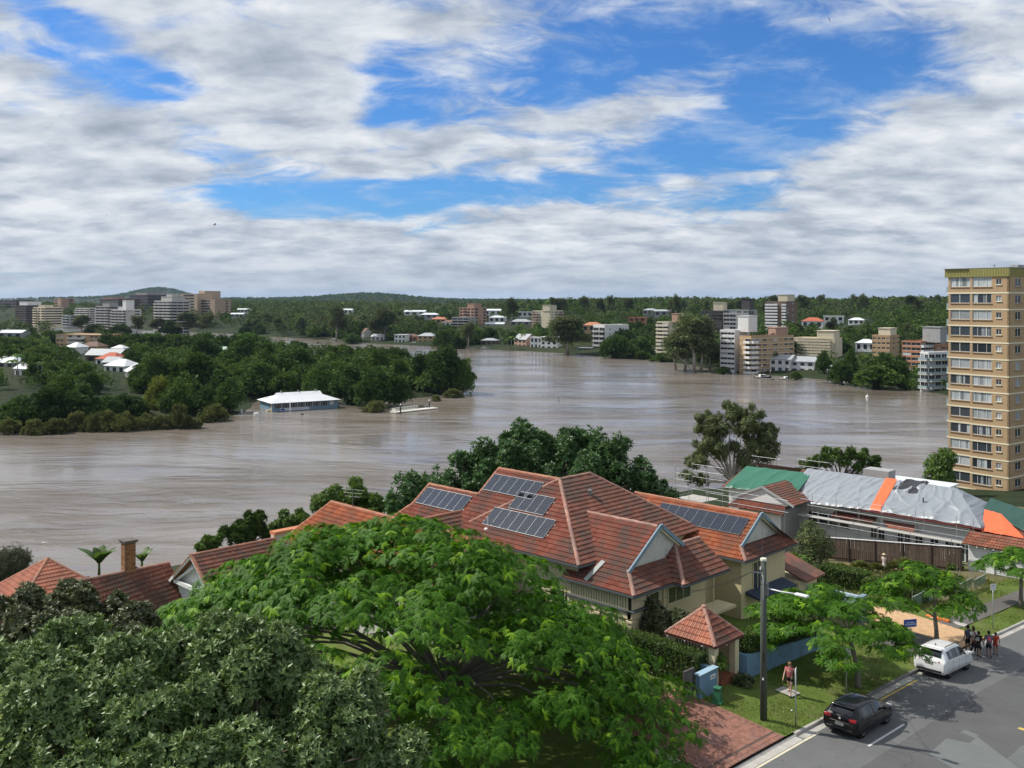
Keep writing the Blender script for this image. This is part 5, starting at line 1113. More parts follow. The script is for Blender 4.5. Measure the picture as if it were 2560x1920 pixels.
    solar_row(H, O, MPL, -47.45+56.2, (44.65-43.7)*sl*1.0, 7); solar_row(H, O, MPL, -46.3+56.2, (46.0-43.7)*sl, 4); solar_row(H, O, MPL, -49.75+56.2, (46.85-43.7)*sl, 6); solar_row(H, O, MPL, -55.0+56.2, (45.0-43.7)*sl, 6)
    O2 = R(-38.6, 54.9, 17); solar_row(H, O2, MSL, -42.1+38.6, (56.5-54.9)*math.hypot(1, .7), 9)
    # white and blue striped shade at the far left eave
    s = MB()
    for k_ in range(12): s.box(-56.6+k_*.3, 42.3, 18.15, -56.42+k_*.3, 43.6, 18.2)
    s.build('striped_shade', RAILW, H, world=True); MB().box(-56.7, 43.45, 18.45, -52.6, 43.62, 18.8).build('shade_fascia', BLU, H, world=True)
main_house()
def low_house():
    H = thing('tiled_house', 'low orange tiled roof in front of the solar house, mostly under the poinciana', 'house', (-52, 40, 12)); pool = []
    tiled_plane(H, [R(-61.2, 37.4, 17.5), R(-43, 37.4, 17.5), R(-44.7, 41, 15), R(-60, 41, 15)], TILEO, pool)
    flush_tiles(H, pool, 220, lambda c: c.x < -56); caps(H, R(-60, 41, 15), R(-44.7, 41, 15), CAPO); caps(H, R(-60, 41, 15), R(-61.2, 37.4, 17.5), CAPO); caps(H, R(-44.7, 41, 15), R(-43, 37.4, 17.5), CAPO)
    b = MB(); b.poly([R(-43, 44, 17.2), R(-61, 44, 17.2), R(-60, 41, 15), R(-44.7, 41, 15)]); b.build('rear_roof_slope', ROOFO, H, world=True)
    w = MB(); w.box(-60.4, 38, 6, -43.8, 43.5, 17.45); w.build('wall', OFFW, H, world=True)
    a = MB(); a.tube([R(-57.2, 40.9, 15), R(-57.2, 40.9, 13.6)], .025, 6)
    for dz, l in ((13.7, .9), (13.95, .7), (14.2, .6)): a.tube([R(-57.2-l, 40.9-l*.4, dz), R(-57.2+l, 40.9+l*.4, dz)], .015, 5)
    a.build('aerial', ALU, H, world=True)
low_house()
def gable_house():
    H = thing('tiled_house', 'brown tiled gable house with white board gable end left of the poinciana', 'house', (-61, 33, 10)); pool = []
    tiled_plane(H, [R(-58.6, 31, 20.2), R(-58.6, 37.6, 20.2), R(-62.2, 37.6, 17.5), R(-62.2, 31, 17.5)], TILE2, pool); flush_tiles(H, pool, 200); caps(H, R(-62.2, 31, 17.5), R(-62.2, 37.6, 17.5), CAPO)
    caps(H, R(-62.2, 31.05, 17.5), R(-58.6, 31.05, 20.2), CAPO); caps(H, R(-62.2, 31.05, 17.5), R(-64.8, 31.05, 19.45), CAPO)
    b = MB(); b.poly([R(-65.8, 31, 20.2), R(-65.8, 37.6, 20.2), R(-62.2, 37.6, 17.5), R(-62.2, 31, 17.5)]); b.build('rear_roof_slope', ROOFO, H, world=True)
    w = MB(); w.extr([R(-65.2, 31.55, 28), R(-59.2, 31.55, 28), R(-59.2, 31.55, 19.9), R(-62.2, 31.55, 17.65), R(-65.2, 31.55, 19.9)], (0, 6, 0)); w.build('wall', WBD, H, world=True)
    upright(H, (-65.2, 31.55, 0), (-59.2, 31.55, 0), 9, 15.4, (0, -1, 0), WBD, .55, .1, 'cover_batten'); barge(H, [R(-65.4, 31.0, 19.95), R(-62.2, 31.0, 17.6), R(-59., 31.0, 19.95)], .08, .2, RAILW)
    m = MB(); m.box(-65, 31.1, 15.0, -60.4, 31.3, 15.25); m.beam(R(-64.6, 31.2, 19.7), R(-62.2, 31.2, 18.4), .08, .16); m.build('gable_truss', RAILW, H, world=True)
    win(H, (-61.2, 31.53, 14.3), (1, 0, 0), (0, -1, 0), .8, 1.1, WBD); win(H, (-62.9, 31.53, 14.1), (1, 0, 0), (0, -1, 0), .6, .8, WBD, bars=0)
    p = MB(); p.box(-63., 37.7, 10, -62.6, 40.6, 17.62); p.build('parapet_wall', OFFW, H, world=True); p = MB(); p.box(-63.15, 37.7, 17.62, -62.45, 40.7, 17.85); p.build('parapet_cap', mat('orange_paint', (.50, .20, .10), .7, var=.15, scale=2), H, world=True)
gable_house()
def chimney_house():
    H = thing('tiled_house', 'steep dark tiled roof with brick chimney at lower left', 'house', (-66, 29, 9)); pool = []
    tiled_plane(H, [R(-62.4, 24.5, 23.5), R(-62.9, 31.7, 22.95), R(-66.7, 31.6, 19), R(-66.7, 24.5, 19)][0:4], TILE2, pool)
    flush_tiles(H, pool, 300); caps(H, R(-66.7, 24.5, 19), R(-66.7, 31.6, 19))
    b = MB(); b.poly([R(-70.5, 24.5, 23), R(-70.5, 31.7, 23), R(-66.7, 31.6, 19), R(-66.7, 24.5, 19)]); b.build('rear_roof_slope', ROOFB, H, world=True)
    w = MB(); w.extr([R(-70, 24.8, 30), R(-63.2, 24.8, 30), R(-63.2, 24.8, 22.8), R(-66.7, 24.8, 19.15), R(-70, 24.8, 22.6)], (0, 6.5, 0)); w.build('wall', OFFW, H, world=True)
    # chimney, brick by brick
    CB = mat('chimney_brick', (.30, .155, .075), .9, var=.2, scale=3, island=.35, dirt=((.07, .05, .035), 2., .6)); c = Vector(R(-66.9, 28.7, 19)); z0, z1 = c.z-1.2, c.z+1.95
    MB().box(c.x-.36, c.y-.36, z0, c.x+.36, c.y+.36, z1).build('chimney_core', JOINT, H, world=True); inv = WORLD_INV(H); me = MB().box(-.112, -.03, 0, .112, .0, .07).mesh('brick', CB); k = 0; z = z0+.35
    while z < z1-.08:
        for s_, (dx, dy, r) in enumerate(((0, -.36, 0), (.36, 0, math.pi/2))):
            for q in range(3):
                off = (-.24+.24*q)+(.06 if k % 2 else -.06); off = max(-.248, min(.248, off))
                o = put('brick', me, H); o.matrix_basis = Matrix.Translation((c.x+dx+(off if s_ == 0 else 0), c.y+dy+(off if s_ else 0), z)) @ Matrix.Rotation(r, 4, 'Z'); o.matrix_parent_inverse = inv
        z += .085; k += 1
    m = MB(); m.box(c.x-.46, c.y-.46, z1, c.x+.46, c.y+.46, z1+.12); m.box(c.x-.5, c.y-.5, z1+.12, c.x+.5, c.y+.5, z1+.2); m.build('chimney_cap', mat('chimney_cap', (.13, .115, .10), .9, var=.3, scale=3), H, world=True)
chimney_house()
def hip_house(name, label, X, Y, ha, he, a, m, w):
    H = thing(name, label, 'house', (X, Y, CAMZ-he-5)); pool = []
    c = [R(X-a, Y-a, he), R(X+a, Y-a, he), R(X+a, Y+a, he), R(X-a, Y+a, he)]; ap = R(X, Y, ha)
    for i in (0, 1): tiled_plane(H, [c[i], c[(i+1) % 4], ap], m, pool)
    flush_tiles(H, pool, 200); b = MB(); b.poly([c[2], c[3], ap]); b.poly([c[3], c[0], ap]); b.build('rear_roof_slope', ROOFO, H, world=True)
    for i in range(4): caps(H, ap, c[i], CAPO)
    MB().box(X-a+.5, Y-a+.5, CAMZ-he-7, X+a-.5, Y+a-.5, CAMZ-he).build('wall', w, H, world=True); return H
hip_house('tiled_house', 'small pink tiled hip roof at the far lower left beside banana leaves', -75.6, 26.3, 19.4, 21.7, 3.1, TILEG, OFFW)
def edge_house():
    H = thing('weatherboard_house', 'white weatherboard gable cut by the left picture edge', 'house', (-72, 18, 8)); pool = []
    tiled_plane(H, [R(-66.8, 16, 24.2), R(-66.8, 22.3, 24.2), R(-70.3, 22.3, 20.6), R(-70.3, 16, 20.6)], TILE2, pool); flush_tiles(H, pool, 120)
    w = MB(); w.extr([R(-73.4, 16.3, 30), R(-67.2, 16.3, 30), R(-67.2, 16.3, 23.9), R(-70.3, 16.3, 20.75), R(-73.4, 16.3, 23.9)], (0, 5.6, 0)); w.build('wall', WBD, H, world=True)
    barge(H, [R(-66.8, 22.35, 24.1), R(-70.3, 22.35, 20.5), R(-73.8, 22.35, 24.1)], .08, .2, RAILW)
    b = MB(); b.poly([R(-73.8, 16, 24.2), R(-73.8, 22.3, 24.2), R(-70.3, 22.3, 20.6), R(-70.3, 16, 20.6)]); b.build('rear_roof_slope', ROOFO, H, world=True)
edge_house()
def gatehouse():
    g0 = 14.75; H = thing('gatehouse', 'small cream gatehouse with pink pyramid tile roof on the verge', 'gatehouse', (-29.5, 44.25, g0)); pool = []
    c = [R(-31.1, 42.9, 18.1), R(-27.9, 42.9, 18.1), R(-27.9, 45.6, 18.1), R(-31.1, 45.6, 18.1)]; ap = R(-29.5, 44.25, 16.66)
    for i in range(4): tiled_plane(H, [c[i], c[(i+1) % 4], ap], TILEG if i % 2 == 0 else TILE2, pool)
    flush_tiles(H, pool, 300)
    for i in range(4): caps(H, ap, c[i], CAPM, r=.12)
    MB().lathe([(.17, -.04), (.15, .06), (.06, .12)], ap, 10).build('roof_finial', CAPM, H, world=True)
    f = MB()
    for i in range(4): f.beam(Vector(c[i])-Vector((0, 0, .06)), Vector(c[(i+1) % 4])-Vector((0, 0, .06)), .06, .12)
    f.build('fascia', mat('dark_fascia', (.11, .045, .035), .7), H, world=True)
    for (x, y) in ((-30.75, 43.25), (-28.25, 43.25), (-28.25, 45.25), (-30.75, 45.25)): MB().box(x-.19, y-.19, g0-.5, x+.19, y+.19, 16.88).build('pier', CRB, H, world=True)
    MB().box(-30.75, 43.18, g0-.3, -28.3, 43.3, 16.1).build('side_wall', CRW, H, world=True); upright(H, (-30.5, 43.2, 0), (-28.45, 43.2, 0), 16.1, 16.86, (0, -1, 0), CRB, .2, .1)
    MB().box(-30.56, 43.22, 16.1, -28.44, 43.26, 16.86).build('slat_backing', GAP, H, world=True)
    MB().box(-30.7, 45.2, g0-.3, -28.4, 45.3, 16.86).build('back_wall', CRW, H, world=True); MB().box(-30.9, 43.45, g0-.3, -28.0, 45.05, g0+.12).build('floor_slab', mat('red_floor', (.26, .09, .05), .6, var=.15), H, world=True)
    upright(H, (-30.6, 43.5, 0), (-30.6, 45, 0), g0+.1, 16.2, (1, 0, 0), mat('dark_gate', (.05, .045, .04), .6), .16, .05, 'gate_bar')
    l = MB()
    for i in range(4):
        for k in range(3): p = Vector(c[i]).lerp(Vector(c[(i+1) % 4]), .05+k*.35); l.lathe([(.02, -.2), (.045, -.17), (.045, -.12), (.02, -.1)], p, 6)
    l.build('eave_bulb', RAILW, H, world=True)['kind'] = 'stuff'
gatehouse()
BLUEW = mat('blue_painted_brick', (.155, .27, .37), .75, var=.12, scale=1.2, dirt=((.08, .12, .15), .9, .45), bump=.25, bscale=9)
def blue_walls():
    t = thing('garden_wall', 'blue painted brick wall below the hedge right of the gatehouse', 'wall', (PXL, 50, 14.2)); m = MB()
    ys = np.linspace(45.7, 54.3, 8); 
    for a, b in zip(ys[:-1], ys[1:]):
        za, zb = [float(np.interp(y, [45.7, 54.3], [15.8, 14.85])) for y in (a, b)]
        m.add([(PXL-.25, a, 13), (PXL, a, 13), (PXL, b, 13), (PXL-.25, b, 13), (PXL-.25, a, za), (PXL, a, za), (PXL, b, zb), (PXL-.25, b, zb)], [(4, 5, 6, 7), (1, 2, 6, 5), (0, 4, 7, 3), (0, 1, 5, 4), (2, 3, 7, 6)])
    m.box(-28.6, 45.62, 13, PXL-.02, 45.86, 15.78); m.build('wall', BLUEW, t, world=True)
    t = thing('letterbox_wall', 'blue painted letterbox wall with white number plate beside the gatehouse', 'wall', (PXL, 42, 14.8)); m = MB().box(PXL-.25, 41.1, 13.8, PXL, 42.7, 15.95); m.box(PXL-.9, 42.45, 13.8, PXL-.25, 42.7, 15.95); m.build('wall', BLUEW, t, world=True)
    MB().box(PXL-.33, 41.05, 15.95, PXL+.06, 42.76, 16.0).build('coping', mat('blue_coping', (.30, .43, .52), .7, var=.08), t, world=True); MB().box(PXL, 42.05, 15.5, PXL+.03, 42.5, 15.72).build('number_plate', RAILW, t, world=True); MB().box(PXL+.03, 42.12, 15.585, PXL+.034, 42.43, 15.63).build('plate_lettering', GAP, t, world=True)
    t = thing('steel_gate', 'dark framed grey gate panel beside the blue letterbox wall', 'gate', (-28, 40.6, 14.8)); MB().box(-28.06, 40.35, 14.7, -28.0, 41.02, 16.2).build('panel', mat('grey_gate', (.13, .125, .125), .6), t, world=True)
    f = MB(); 
    for (a, b, c, d) in ((40.25, 40.35, 14.5, 16.3), (41.0, 41.09, 14.5, 16.3), (40.35, 41.0, 16.2, 16.3)): f.box(-28.1, a, c, -27.96, b, d)
    f.build('frame', DARKB, t, world=True)
    # far blue wall by the tan drive
    t = thing('garden_wall', 'pale blue weatherboard end wall beside the tan drive behind the street tree', 'wall', (-29, 62.5, 13)); m = MB().box(-35.8, 62.4, 11, -29.3, 62.62, 15.0); m.build('wall', mat('pale_blue_paint', (.36, .47, .56), .7, var=.06), t, world=True)
    boards(t, (-35.8, 62.4, 0), (-29.3, 62.4, 0), 12.6, 15.0, (0, -1, 0), mat('pale_blue_board', (.40, .51, .60), .7, var=.06, island=.05), .2); MB().box(-29.3, 62.2, 11, -28.95, 63.0, 15.05).build('end_pier', mat('blue_grey_paint', (.20, .27, .34), .7, var=.06), t, world=True)
blue_walls()
HEDG = foliage('leaf_hedge', (.050, .095, .018), (.095, .150, .030), (.135, .185, .036), trans=.3, obj=0, patch=.35, pscale=1.2)
def hedge(label, x0, x1, y0, y1, z0, z1, n, size=.085, slope=0.):
    t = thing('hedge', label, 'hedge', ((x0+x1)/2, (y0+y1)/2, z0)); m = MB().box(x0+.1, y0+.1, z0, x1-.1, y1-.1, z1-.1)
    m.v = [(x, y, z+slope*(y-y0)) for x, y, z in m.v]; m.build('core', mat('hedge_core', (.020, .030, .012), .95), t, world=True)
    rng = np.random.default_rng(int(abs(x0*7+y0))); A = [(x1-x0)*(y1-y0)*1.3, (x1-x0)*(z1-z0), (y1-y0)*(z1-z0)]; A = np.array([A[0], A[1], A[2]]); w = np.concatenate([A, A[1:]]); s = rng.choice(5, n, p=w/w.sum()); U = rng.random((n, 3)); P = np.stack([x0+U[:, 0]*(x1-x0), y0+U[:, 1]*(y1-y0), z0+U[:, 2]*(z1-z0)], -1); Nn = np.zeros((n, 3))
    for k, (ax, val, sg) in enumerate(((2, z1, 1), (1, y0, -1), (0, x1, 1), (1, y1, 1), (0, x0, -1))): q = s == k; P[q, ax] = val-rng.uniform(0, .10, q.sum())*sg+rng.normal(0, .025, q.sum()); Nn[q, ax] = sg
    P[:, 2] += slope*(P[:, 1]-y0); D = Nn*.9+rng.normal(size=(n, 3))*.75; M = frames(D, rng.uniform(0, 6.28, n), size*rng.uniform(.7, 1.5, n)); v, f = scatter(LEAF*np.array([1, 1.5, 1]), LEAFF, M, P)
    o = put('foliage', np_mesh('foliage', v, f, HEDG), t); o.matrix_parent_inverse = WORLD_INV(t); o['kind'] = 'stuff'; return t
hedge('clipped hedge running left from the gatehouse toward the poinciana', -44, -28.45, 42.1, 43.05, 14.3, 16.5, 22000)
hedge('clipped dark hedge above the blue wall right of the gatehouse', -28.9, -27.75, 46.1, 54.2, 15.2, 16.75, 15000, slope=-.1)
hedge('clipped hedge block behind the street trees, left one', -37.2, -33.5, 72.2, 73.6, 11.8, 13.6, 5000, .11); hedge('clipped hedge block behind the street trees, right one', -33.2, -28.6, 71.2, 72.8, 11.6, 13.5, 6000, .11)
# ---------------------------------------------------------------- the right-hand tower
def text_mesh(s, size, m, align='CENTER'):
    c = bpy.data.curves.new('lettering', 'FONT'); c.body = s; c.size = size; c.align_x = align; c.align_y = 'CENTER'; c.extrude = .002; c.resolution_u = 2
    o = bpy.data.objects.new('lettering', c); COL.objects.link(o); bpy.context.view_layer.update()
    me = bpy.data.meshes.new_from_object(o.evaluated_get(bpy.context.evaluated_depsgraph_get())); me.materials.clear(); me.materials.append(m)
    bpy.data.objects.remove(o); bpy.data.curves.remove(c); me.name = 'lettering'; return me
BUFF = mat('buff_brick', (.42, .295, .17), .85, var=.10, scale=.6, dirt=((.33, .22, .12), .35, .4), bump=.5, bscale=6, stretch=(1, 1, 4))
CRBAND = mat('cream_band', (.72, .66, .49), .75, var=.05, scale=.6)
MUST = mat('mustard_fascia', (.37, .34, .12), .55, var=.08, scale=.8)
def tower():
    phi = math.radians(54); d = 156.; xE = (2522-1280)/F*d; t = thing('apartment_tower', 'tall buff brick apartment tower with cream bands and mustard roof fascia at right edge', 'building', W(xE, d, .5), math.radians(45)-phi)
    kL = (2368-1280)/F; WL = (xE-kL*d)/(math.cos(phi)+kL*math.sin(phi)); WR = 13.; fl = 14; top = ZV(690, d)-.5; fh = top/fl; st = .385*WL       # local: left face y=0 (x from -WL to 0), right face x=0
    wall = MB(); band = MB(); wall.box(-WL+.4, .55, -2, -.3, WR, top); rec = .38
    def strip(a0, a1, z0, z1, mb, out=0., th=.3, off=0.): mb.box(-WL+a0, off-out, z0, -WL+a1, off+th, z1)
    wins = [(.035*WL, .365*WL, 1, rec), (.42*WL, .73*WL, 1, 0.), (.80*WL, .885*WL, 0, 0.)]
    FR = mat('cream_window_frame', (.70, .69, .64), .5, var=.03); kinds = [GLASS, GLASS, GLASSL, GLASSL, GLASS]; rng = np.random.default_rng(4); SILL = mat('brick_sill', (.38, .24, .14), .8)
    for i in range(fl):
        z0, z1 = i*fh, (i+1)*fh; zs, zl = z0+1.06, z1-.06
        if i == fl-1: zl = z1-.02
        for (a0, a1, off) in ((0, st, rec), (st, WL, 0.)):
            strip(a0, a1, z0, zs, wall, off=off); ws = [w for w in wins if a0 <= w[0] < a1]; a = a0
            for (b0, b1, big, o_) in ws: strip(a, b0, zs, z1, wall, off=off); a = b1
            strip(a, a1, zs, z1, wall, off=off)
            strip(a0, a1, z0-.10, z0+.12, band, .06, .1, off)
        for q, (b0, b1, big, off) in enumerate(wins):
            za, zb = (zs, zl) if big else (zs+.32, zs+1.25); wd_ = b1-b0; hh = zb-za
            if not big: strip(b0, b1, zs, za, wall, off=off); strip(b0, b1, zb, z1, wall, off=off)
            g = MB().box(0, .0, 0, wd_, .05, hh).build('window', kinds[int(rng.integers(5))], t); g.location = (-WL+b0, off+.13, za)
            f = MB(); tk = .06
            for (x0, x1, y0, y1) in ((0, wd_, 0, tk), (0, wd_, hh-tk, hh), (0, tk, tk, hh-tk), (wd_-tk, wd_, tk, hh-tk)): f.box(x0, -.06, y0, x1, -.003, y1)
            xs = [wd_*.47] if (big and q == 0) else ([wd_*.27, wd_*.74] if big else [wd_*.5])
            for x in xs: w_ = .09 if q == 0 else .05; f.box(x-w_/2, -.06, tk, x+w_/2, -.003, hh-tk)
            put('window_frame', f.mesh('window_frame', FR), g)
            put('sill', MB().box(-.08, -.28, -.11, wd_+.08, .0, -.0).mesh('sill', CRBAND if not big else SILL), g)
            if big and rng.random() < .6:
                c = MB(); x = tk
                for k in range(int(rng.integers(2, 5))):
                    x0 = rng.uniform(.05, wd_-.5); c.box(x0, .052, .1, x0+rng.uniform(.25, .6), .06, hh-.1)
                cu = c.build('curtain', GLASSL, g); cu.location = (0, -.058, 0)
        # right face
        b0, b1 = .16*WR, .16*WR+1.9; c0 = .55*WR
        for mb_, (x0, x1, ya, yb, za, zb) in ((wall, (-.3, 0, 0, WR, z0, zs)), (wall, (-.3, 0, 0, b0, zs, z1)), (wall, (-.3, 0, b1, c0, zs, z1)), (wall, (-.3, 0, c0+1.9, WR, zs, z1)), (wall, (-.3, 0, b0, b1, z1-.35, z1)), (wall, (-.3, 0, c0, c0+1.9, z1-.35, z1))): mb_.box(x0, ya, za, x1, yb, zb)
        band.box(-.05, -.06, z0-.10, .06, WR, z0+.12)
        for y0 in (b0, c0):
            g = MB().box(-.05, 0, 0, 0, 1.9, z1-.35-zs).build('window', kinds[int(rng.integers(5))], t); g.location = (-.13, y0, zs); f = MB(); hh = z1-.35-zs
            for (y_, y1_, za, zb) in ((0, 1.9, 0, .06), (0, 1.9, hh-.06, hh), (0, .06, .06, hh-.06), (1.84, 1.9, .06, hh-.06), (.9, .98, .06, hh-.06)): f.box(.003, y_, za, .06, y1_, zb)
            put('window_frame', f.mesh('window_frame', FR), g); put('sill', MB().box(0, -.08, -.1, .26, 1.98, 0).mesh('sill', SILL), g)
        # small balcony on the hidden river side, showing past the left edge
        b = MB().box(-WL-.75, 1.1, z0-.08, -WL+.35, 5., z0+.1); b.build('balcony_slab', CRBAND, t)
        r = MB(); 
        for (p, q) in (((-WL-.72, 1.12, z0+1.05), (-WL-.72, 4.9, z0+1.05)), ((-WL-.72, 1.12, z0+1.05), (-WL+.3, 1.12, z0+1.05)), ((-WL-.72, 1.12, z0+.1), (-WL-.72, 1.12, z0+1.05))): r.beam(p, q, .05, .05)
        r.box(-WL-.72, 1.11, z0+.15, -WL+.3, 1.13, z0+1.0); r.build('balcony_rail', RAILG, t)
    wall.build('wall', BUFF, t); band.build('floor_band', CRBAND, t)
    f = MB(); f.box(-WL-.55, .2, top-.05, .0, WR, top+1.35); f.build('roof_fascia', MUST, t)
    me = MB().box(-.05, -.07, -.0, .05, .05, 1.32).mesh('fascia_rib', MUST)
    k = 0
    for (a0, a1, off) in ((-.55, st, rec-.22), (st, WL+.1, -.18)):
        fb = MB().box(-WL+a0, off, top-.05, -WL+a1, off+.4, top+1.36); fb.build('fascia_panel', MUST, t); n = int((a1-a0)/.26)
        for i in range(n): o = put('fascia_rib', me, t); o.location = (-WL+a0+.1+i*.26, off-.0, top-.04)
    for i in range(int(WR/.3)): o = put('fascia_rib', me, t); o.location = (.03, .1+i*.3, top-.04); o.rotation_euler = (0, 0, math.pi/2)
    MB().box(-WL-.6, -.25, top+1.36, .15, WR, top+1.46).build('roof_edge', mat('roof_edge_grey', (.25, .27, .27), .6), t)
    MB().tube([(-.7*0-2.2, -.02, 2*fh+1.9), (-2.2, -.35, 2*fh+1.95)], .05, 6).build('wall_bracket', RAILW, t)
    MB().lathe([(.05, 0), (.05, .35), (.22, .38), (.22, .44)], (-3, 1.2, top+1.46), 8).build('roof_cowl', GUT, t); MB().box(-1.2, 3., top+1.46, .0, 5., top+1.9).build('roof_plant_box', GREYC, t)
tower()
# ---------------------------------------------------------------- cottage under tarpaulins, scaffolding, fence, garage
def tarp_mat(name, c): return mat(name, c, .38, .45, var=.10, scale=.5, bump=.15, bscale=3)
TGREY = tarp_mat('grey_tarp', (.255, .28, .305)); TGREEN = tarp_mat('green_tarp', (.035, .15, .095)); TORANGE = tarp_mat('orange_tarp', (.82, .155, .055)); TBLACK = tarp_mat('black_tarp', (.035, .037, .042)); TDGREEN = tarp_mat('dark_green_tarp', (.03, .085, .062))
def tarp(name, label, quad, m, nu=60, nv=30, amp=.07, seed=0, diag=.6, org=None):
    """loose sheet over a roof slope, folded and rumpled; quad a (top left), b (top right), c (low right), e (low left)"""
    a, b, c, e = [np.array(p, float) for p in quad]; s = np.linspace(0, 1, nu)[None, :, None]; t = np.linspace(0, 1, nv)[:, None, None]
    P = (a*(1-s)+b*s)*(1-t)+(e*(1-s)+c*s)*t; n = np.cross(b-a, e-a); n /= np.linalg.norm(n); n = n if n[2] > 0 else -n
    L = np.linalg.norm(b-a); H = np.linalg.norm(e-a); u = s[..., 0]*L; v = t[..., 0]*H; rng = np.random.default_rng(seed); h = np.zeros((nv, nu))
    for k in range(9):
        w = rng.uniform(.6, 2.2); dg = diag*rng.uniform(.3, 1.6)*(1 if rng.random() < .75 else -1); ph = rng.uniform(0, 6.28); q = np.sin((u+dg*v)*w+ph+.5*np.sin(v*1.3+k)); h += (1-np.abs(q))**4*1.2*rng.uniform(.3, 1.)*np.sin(u*.35+k)**2
    h = h/h.max()*amp*2+rng.normal(0, .006, h.shape); h *= np.clip(np.minimum(s[..., 0], 1-s[..., 0])*14, .2, 1)
    P = P+n*(.10+h[..., None]); P[-1] -= np.array([0, 0, .12]); i = np.arange(nu*nv).reshape(nv, nu); f = np.stack([i[:-1, :-1], i[1:, :-1], i[1:, 1:], i[:-1, 1:]], -1).reshape(-1, 4)
    o = org if org is not None else (P[-1, nu//2]); o = np.array(o); return tag(put(name, np_mesh(name, P.reshape(-1, 3)-o, f, m, True), org=tuple(o)), label, 'tarpaulin', 'tarpaulins on the white cottage')
def cottage():
    H = thing('white_cottage', 'white weatherboard cottage wrapped in scaffolding behind the brown fence', 'house', (-42, 94, 10))
    r = MB(); r.poly([(-52, 93.1, 14), (-31.8, 93.1, 14), (-35.6, 97.1, 16.45), (-52, 97.1, 16.45)]); r.poly([(-31.8, 93.1, 14), (-31.8, 101.1, 14), (-35.6, 97.1, 16.45)]); r.poly([(-31.8, 101.1, 14), (-58, 101.1, 14), (-58, 97.1, 16.45), (-35.6, 97.1, 16.45)])
    r.poly([(-59.2, 92.2, 14.2), (-51, 92.2, 14.2), (-51, 96.1, 15.9), (-58.6, 96.1, 15.9)]); r.poly([(-59.2, 92.2, 14.2), (-58.6, 96.1, 15.9), (-59.5, 100, 14.2)]); r.build('roof', TILE2, H, world=True)
    w = MB(); w.box(-51, 94.2, 6, -32.6, 100.6, 13.9); w.box(-58.6, 92.8, 6, -51, 99, 14.1); w.box(-55.1, 89.2, 6, -50.2, 93, 13.25); w.build('wall', WBD, H, world=True)
    boards(H, (-55.1, 89.2, 0), (-50.2, 89.2, 0), 9.2, 13.2, (0, -1, 0), WBD, .19); boards(H, (-47.5, 94.2, 0), (-32.6, 94.2, 0), 10.2, 13.2, (0, -1, 0), WBD, .22); MB().box(-50.2, 89.3, 7, -50.12, 93, 13.2).build('side_wall', mat('grey_board', (.30, .30, .29), .8, var=.1), H, world=True)
    # front gable with tiles, skirt roof
    pool = []; tiled_plane(H, [(-56.2, 88.5, 13.1), (-49.4, 88.5, 13.1), (-50.0, 90., 13.75), (-55.6, 90., 13.75)], TILE1, pool); tiled_plane(H, [(-49.0, 94.5, 13.95), (-49.0, 89.6, 13.95), (-52.6, 89.6, 15.5), (-52.6, 94.5, 15.5)], TILE2, pool); tiled_plane(H, [(-46.6, 92.9, 12.75), (-42.2, 92.9, 12.75), (-42.2, 94., 13.2), (-46.6, 94., 13.2)], TILE1, pool)
    tiled_plane(H, [(-40.6, 92.9, 12.6), (-38.0, 92.9, 12.6), (-38.4, 94., 13.05), (-41.6, 94., 13.05)], TILEG, pool); flush_tiles(H, pool, 200)
    g = MB(); g.extr([(-55.9, 89.75, 13.75), (-49.2, 89.75, 13.95), (-52.6, 89.75, 15.4)], (0, .12, 0)); g.poly([(-52.6, 89.6, 15.5), (-52.6, 94.5, 15.5), (-56.2, 94.5, 13.9), (-56.2, 89.6, 13.9)]); g.build('front_gable', WBD, H, world=True); barge(H, [(-56.2, 89.55, 13.8), (-52.6, 89.55, 15.42), (-48.9, 89.55, 13.88)], .08, .22, mat('grey_barge', (.38, .39, .38), .7))
    for x in (-49.2, -48.0, -46.9, -45.7): win(H, (x, 94.16, 12.1), (1, 0, 0), (0, -1, 0), .95, 1.25, WBD, bars=0)
    for x in (-42.6, -41.8): win(H, (x, 94.16, 11.5), (1, 0, 0), (0, -1, 0), .6, .95, WBD)
    for k, x in enumerate((-39.9, -39.2, -38.1, -36.6, -35.2, -34.2, -33.3)): win(H, (x, 94.16, 11.2), (1, 0, 0), (0, -1, 0), .5 if k < 2 else .75, 1.7, WBD, bars=1)
    MB().box(-49.5, 94.1, 13.55, -31.9, 94.18, 13.95).build('painted_eave_shadow', DARKB, H, world=True); m = MB().beam((-51.5, 93., 13.93), (-31.8, 93., 13.93), .12, .14); m.build('eave_gutter', mat('dark_red_metal', (.20, .05, .045), .6), H, world=True)  # first box: dark strip painting in the shade under the eave
    MB().box(-47.0, 101.2, 12, -44.2, 103., 16.6).build('rear_roof_box', GREYC, H, world=True); MB().tube([(-37.9, 94.7, 14.9), (-37.9, 94.7, 15.7)], .07, 6).build('flue', GUT, H, world=True); MB().lathe([(.12, 0), (.12, .8), (.2, .85), (.2, 1.)], (-47., 98., 16.), 8).build('flue_cowl', ALU, H, world=True)
    tarp('grey_tarpaulin', 'large grey tarpaulin over the cottage roof, left of the orange strip', [(-51.4, 97.15, 16.5), (-42.55, 97.15, 16.5), (-42.4, 93.0, 14.05), (-52.1, 92.8, 13.6)], TGREY, 90, 40, .11, 1)
    tarp('orange_tarpaulin', 'narrow orange tarpaulin strip down the cottage roof', [(-42.7, 97.2, 16.6), (-41.5, 97.2, 16.6), (-41.4, 93.0, 14.1), (-42.5, 93.0, 14.1)], TORANGE, 10, 30, .03, 2)
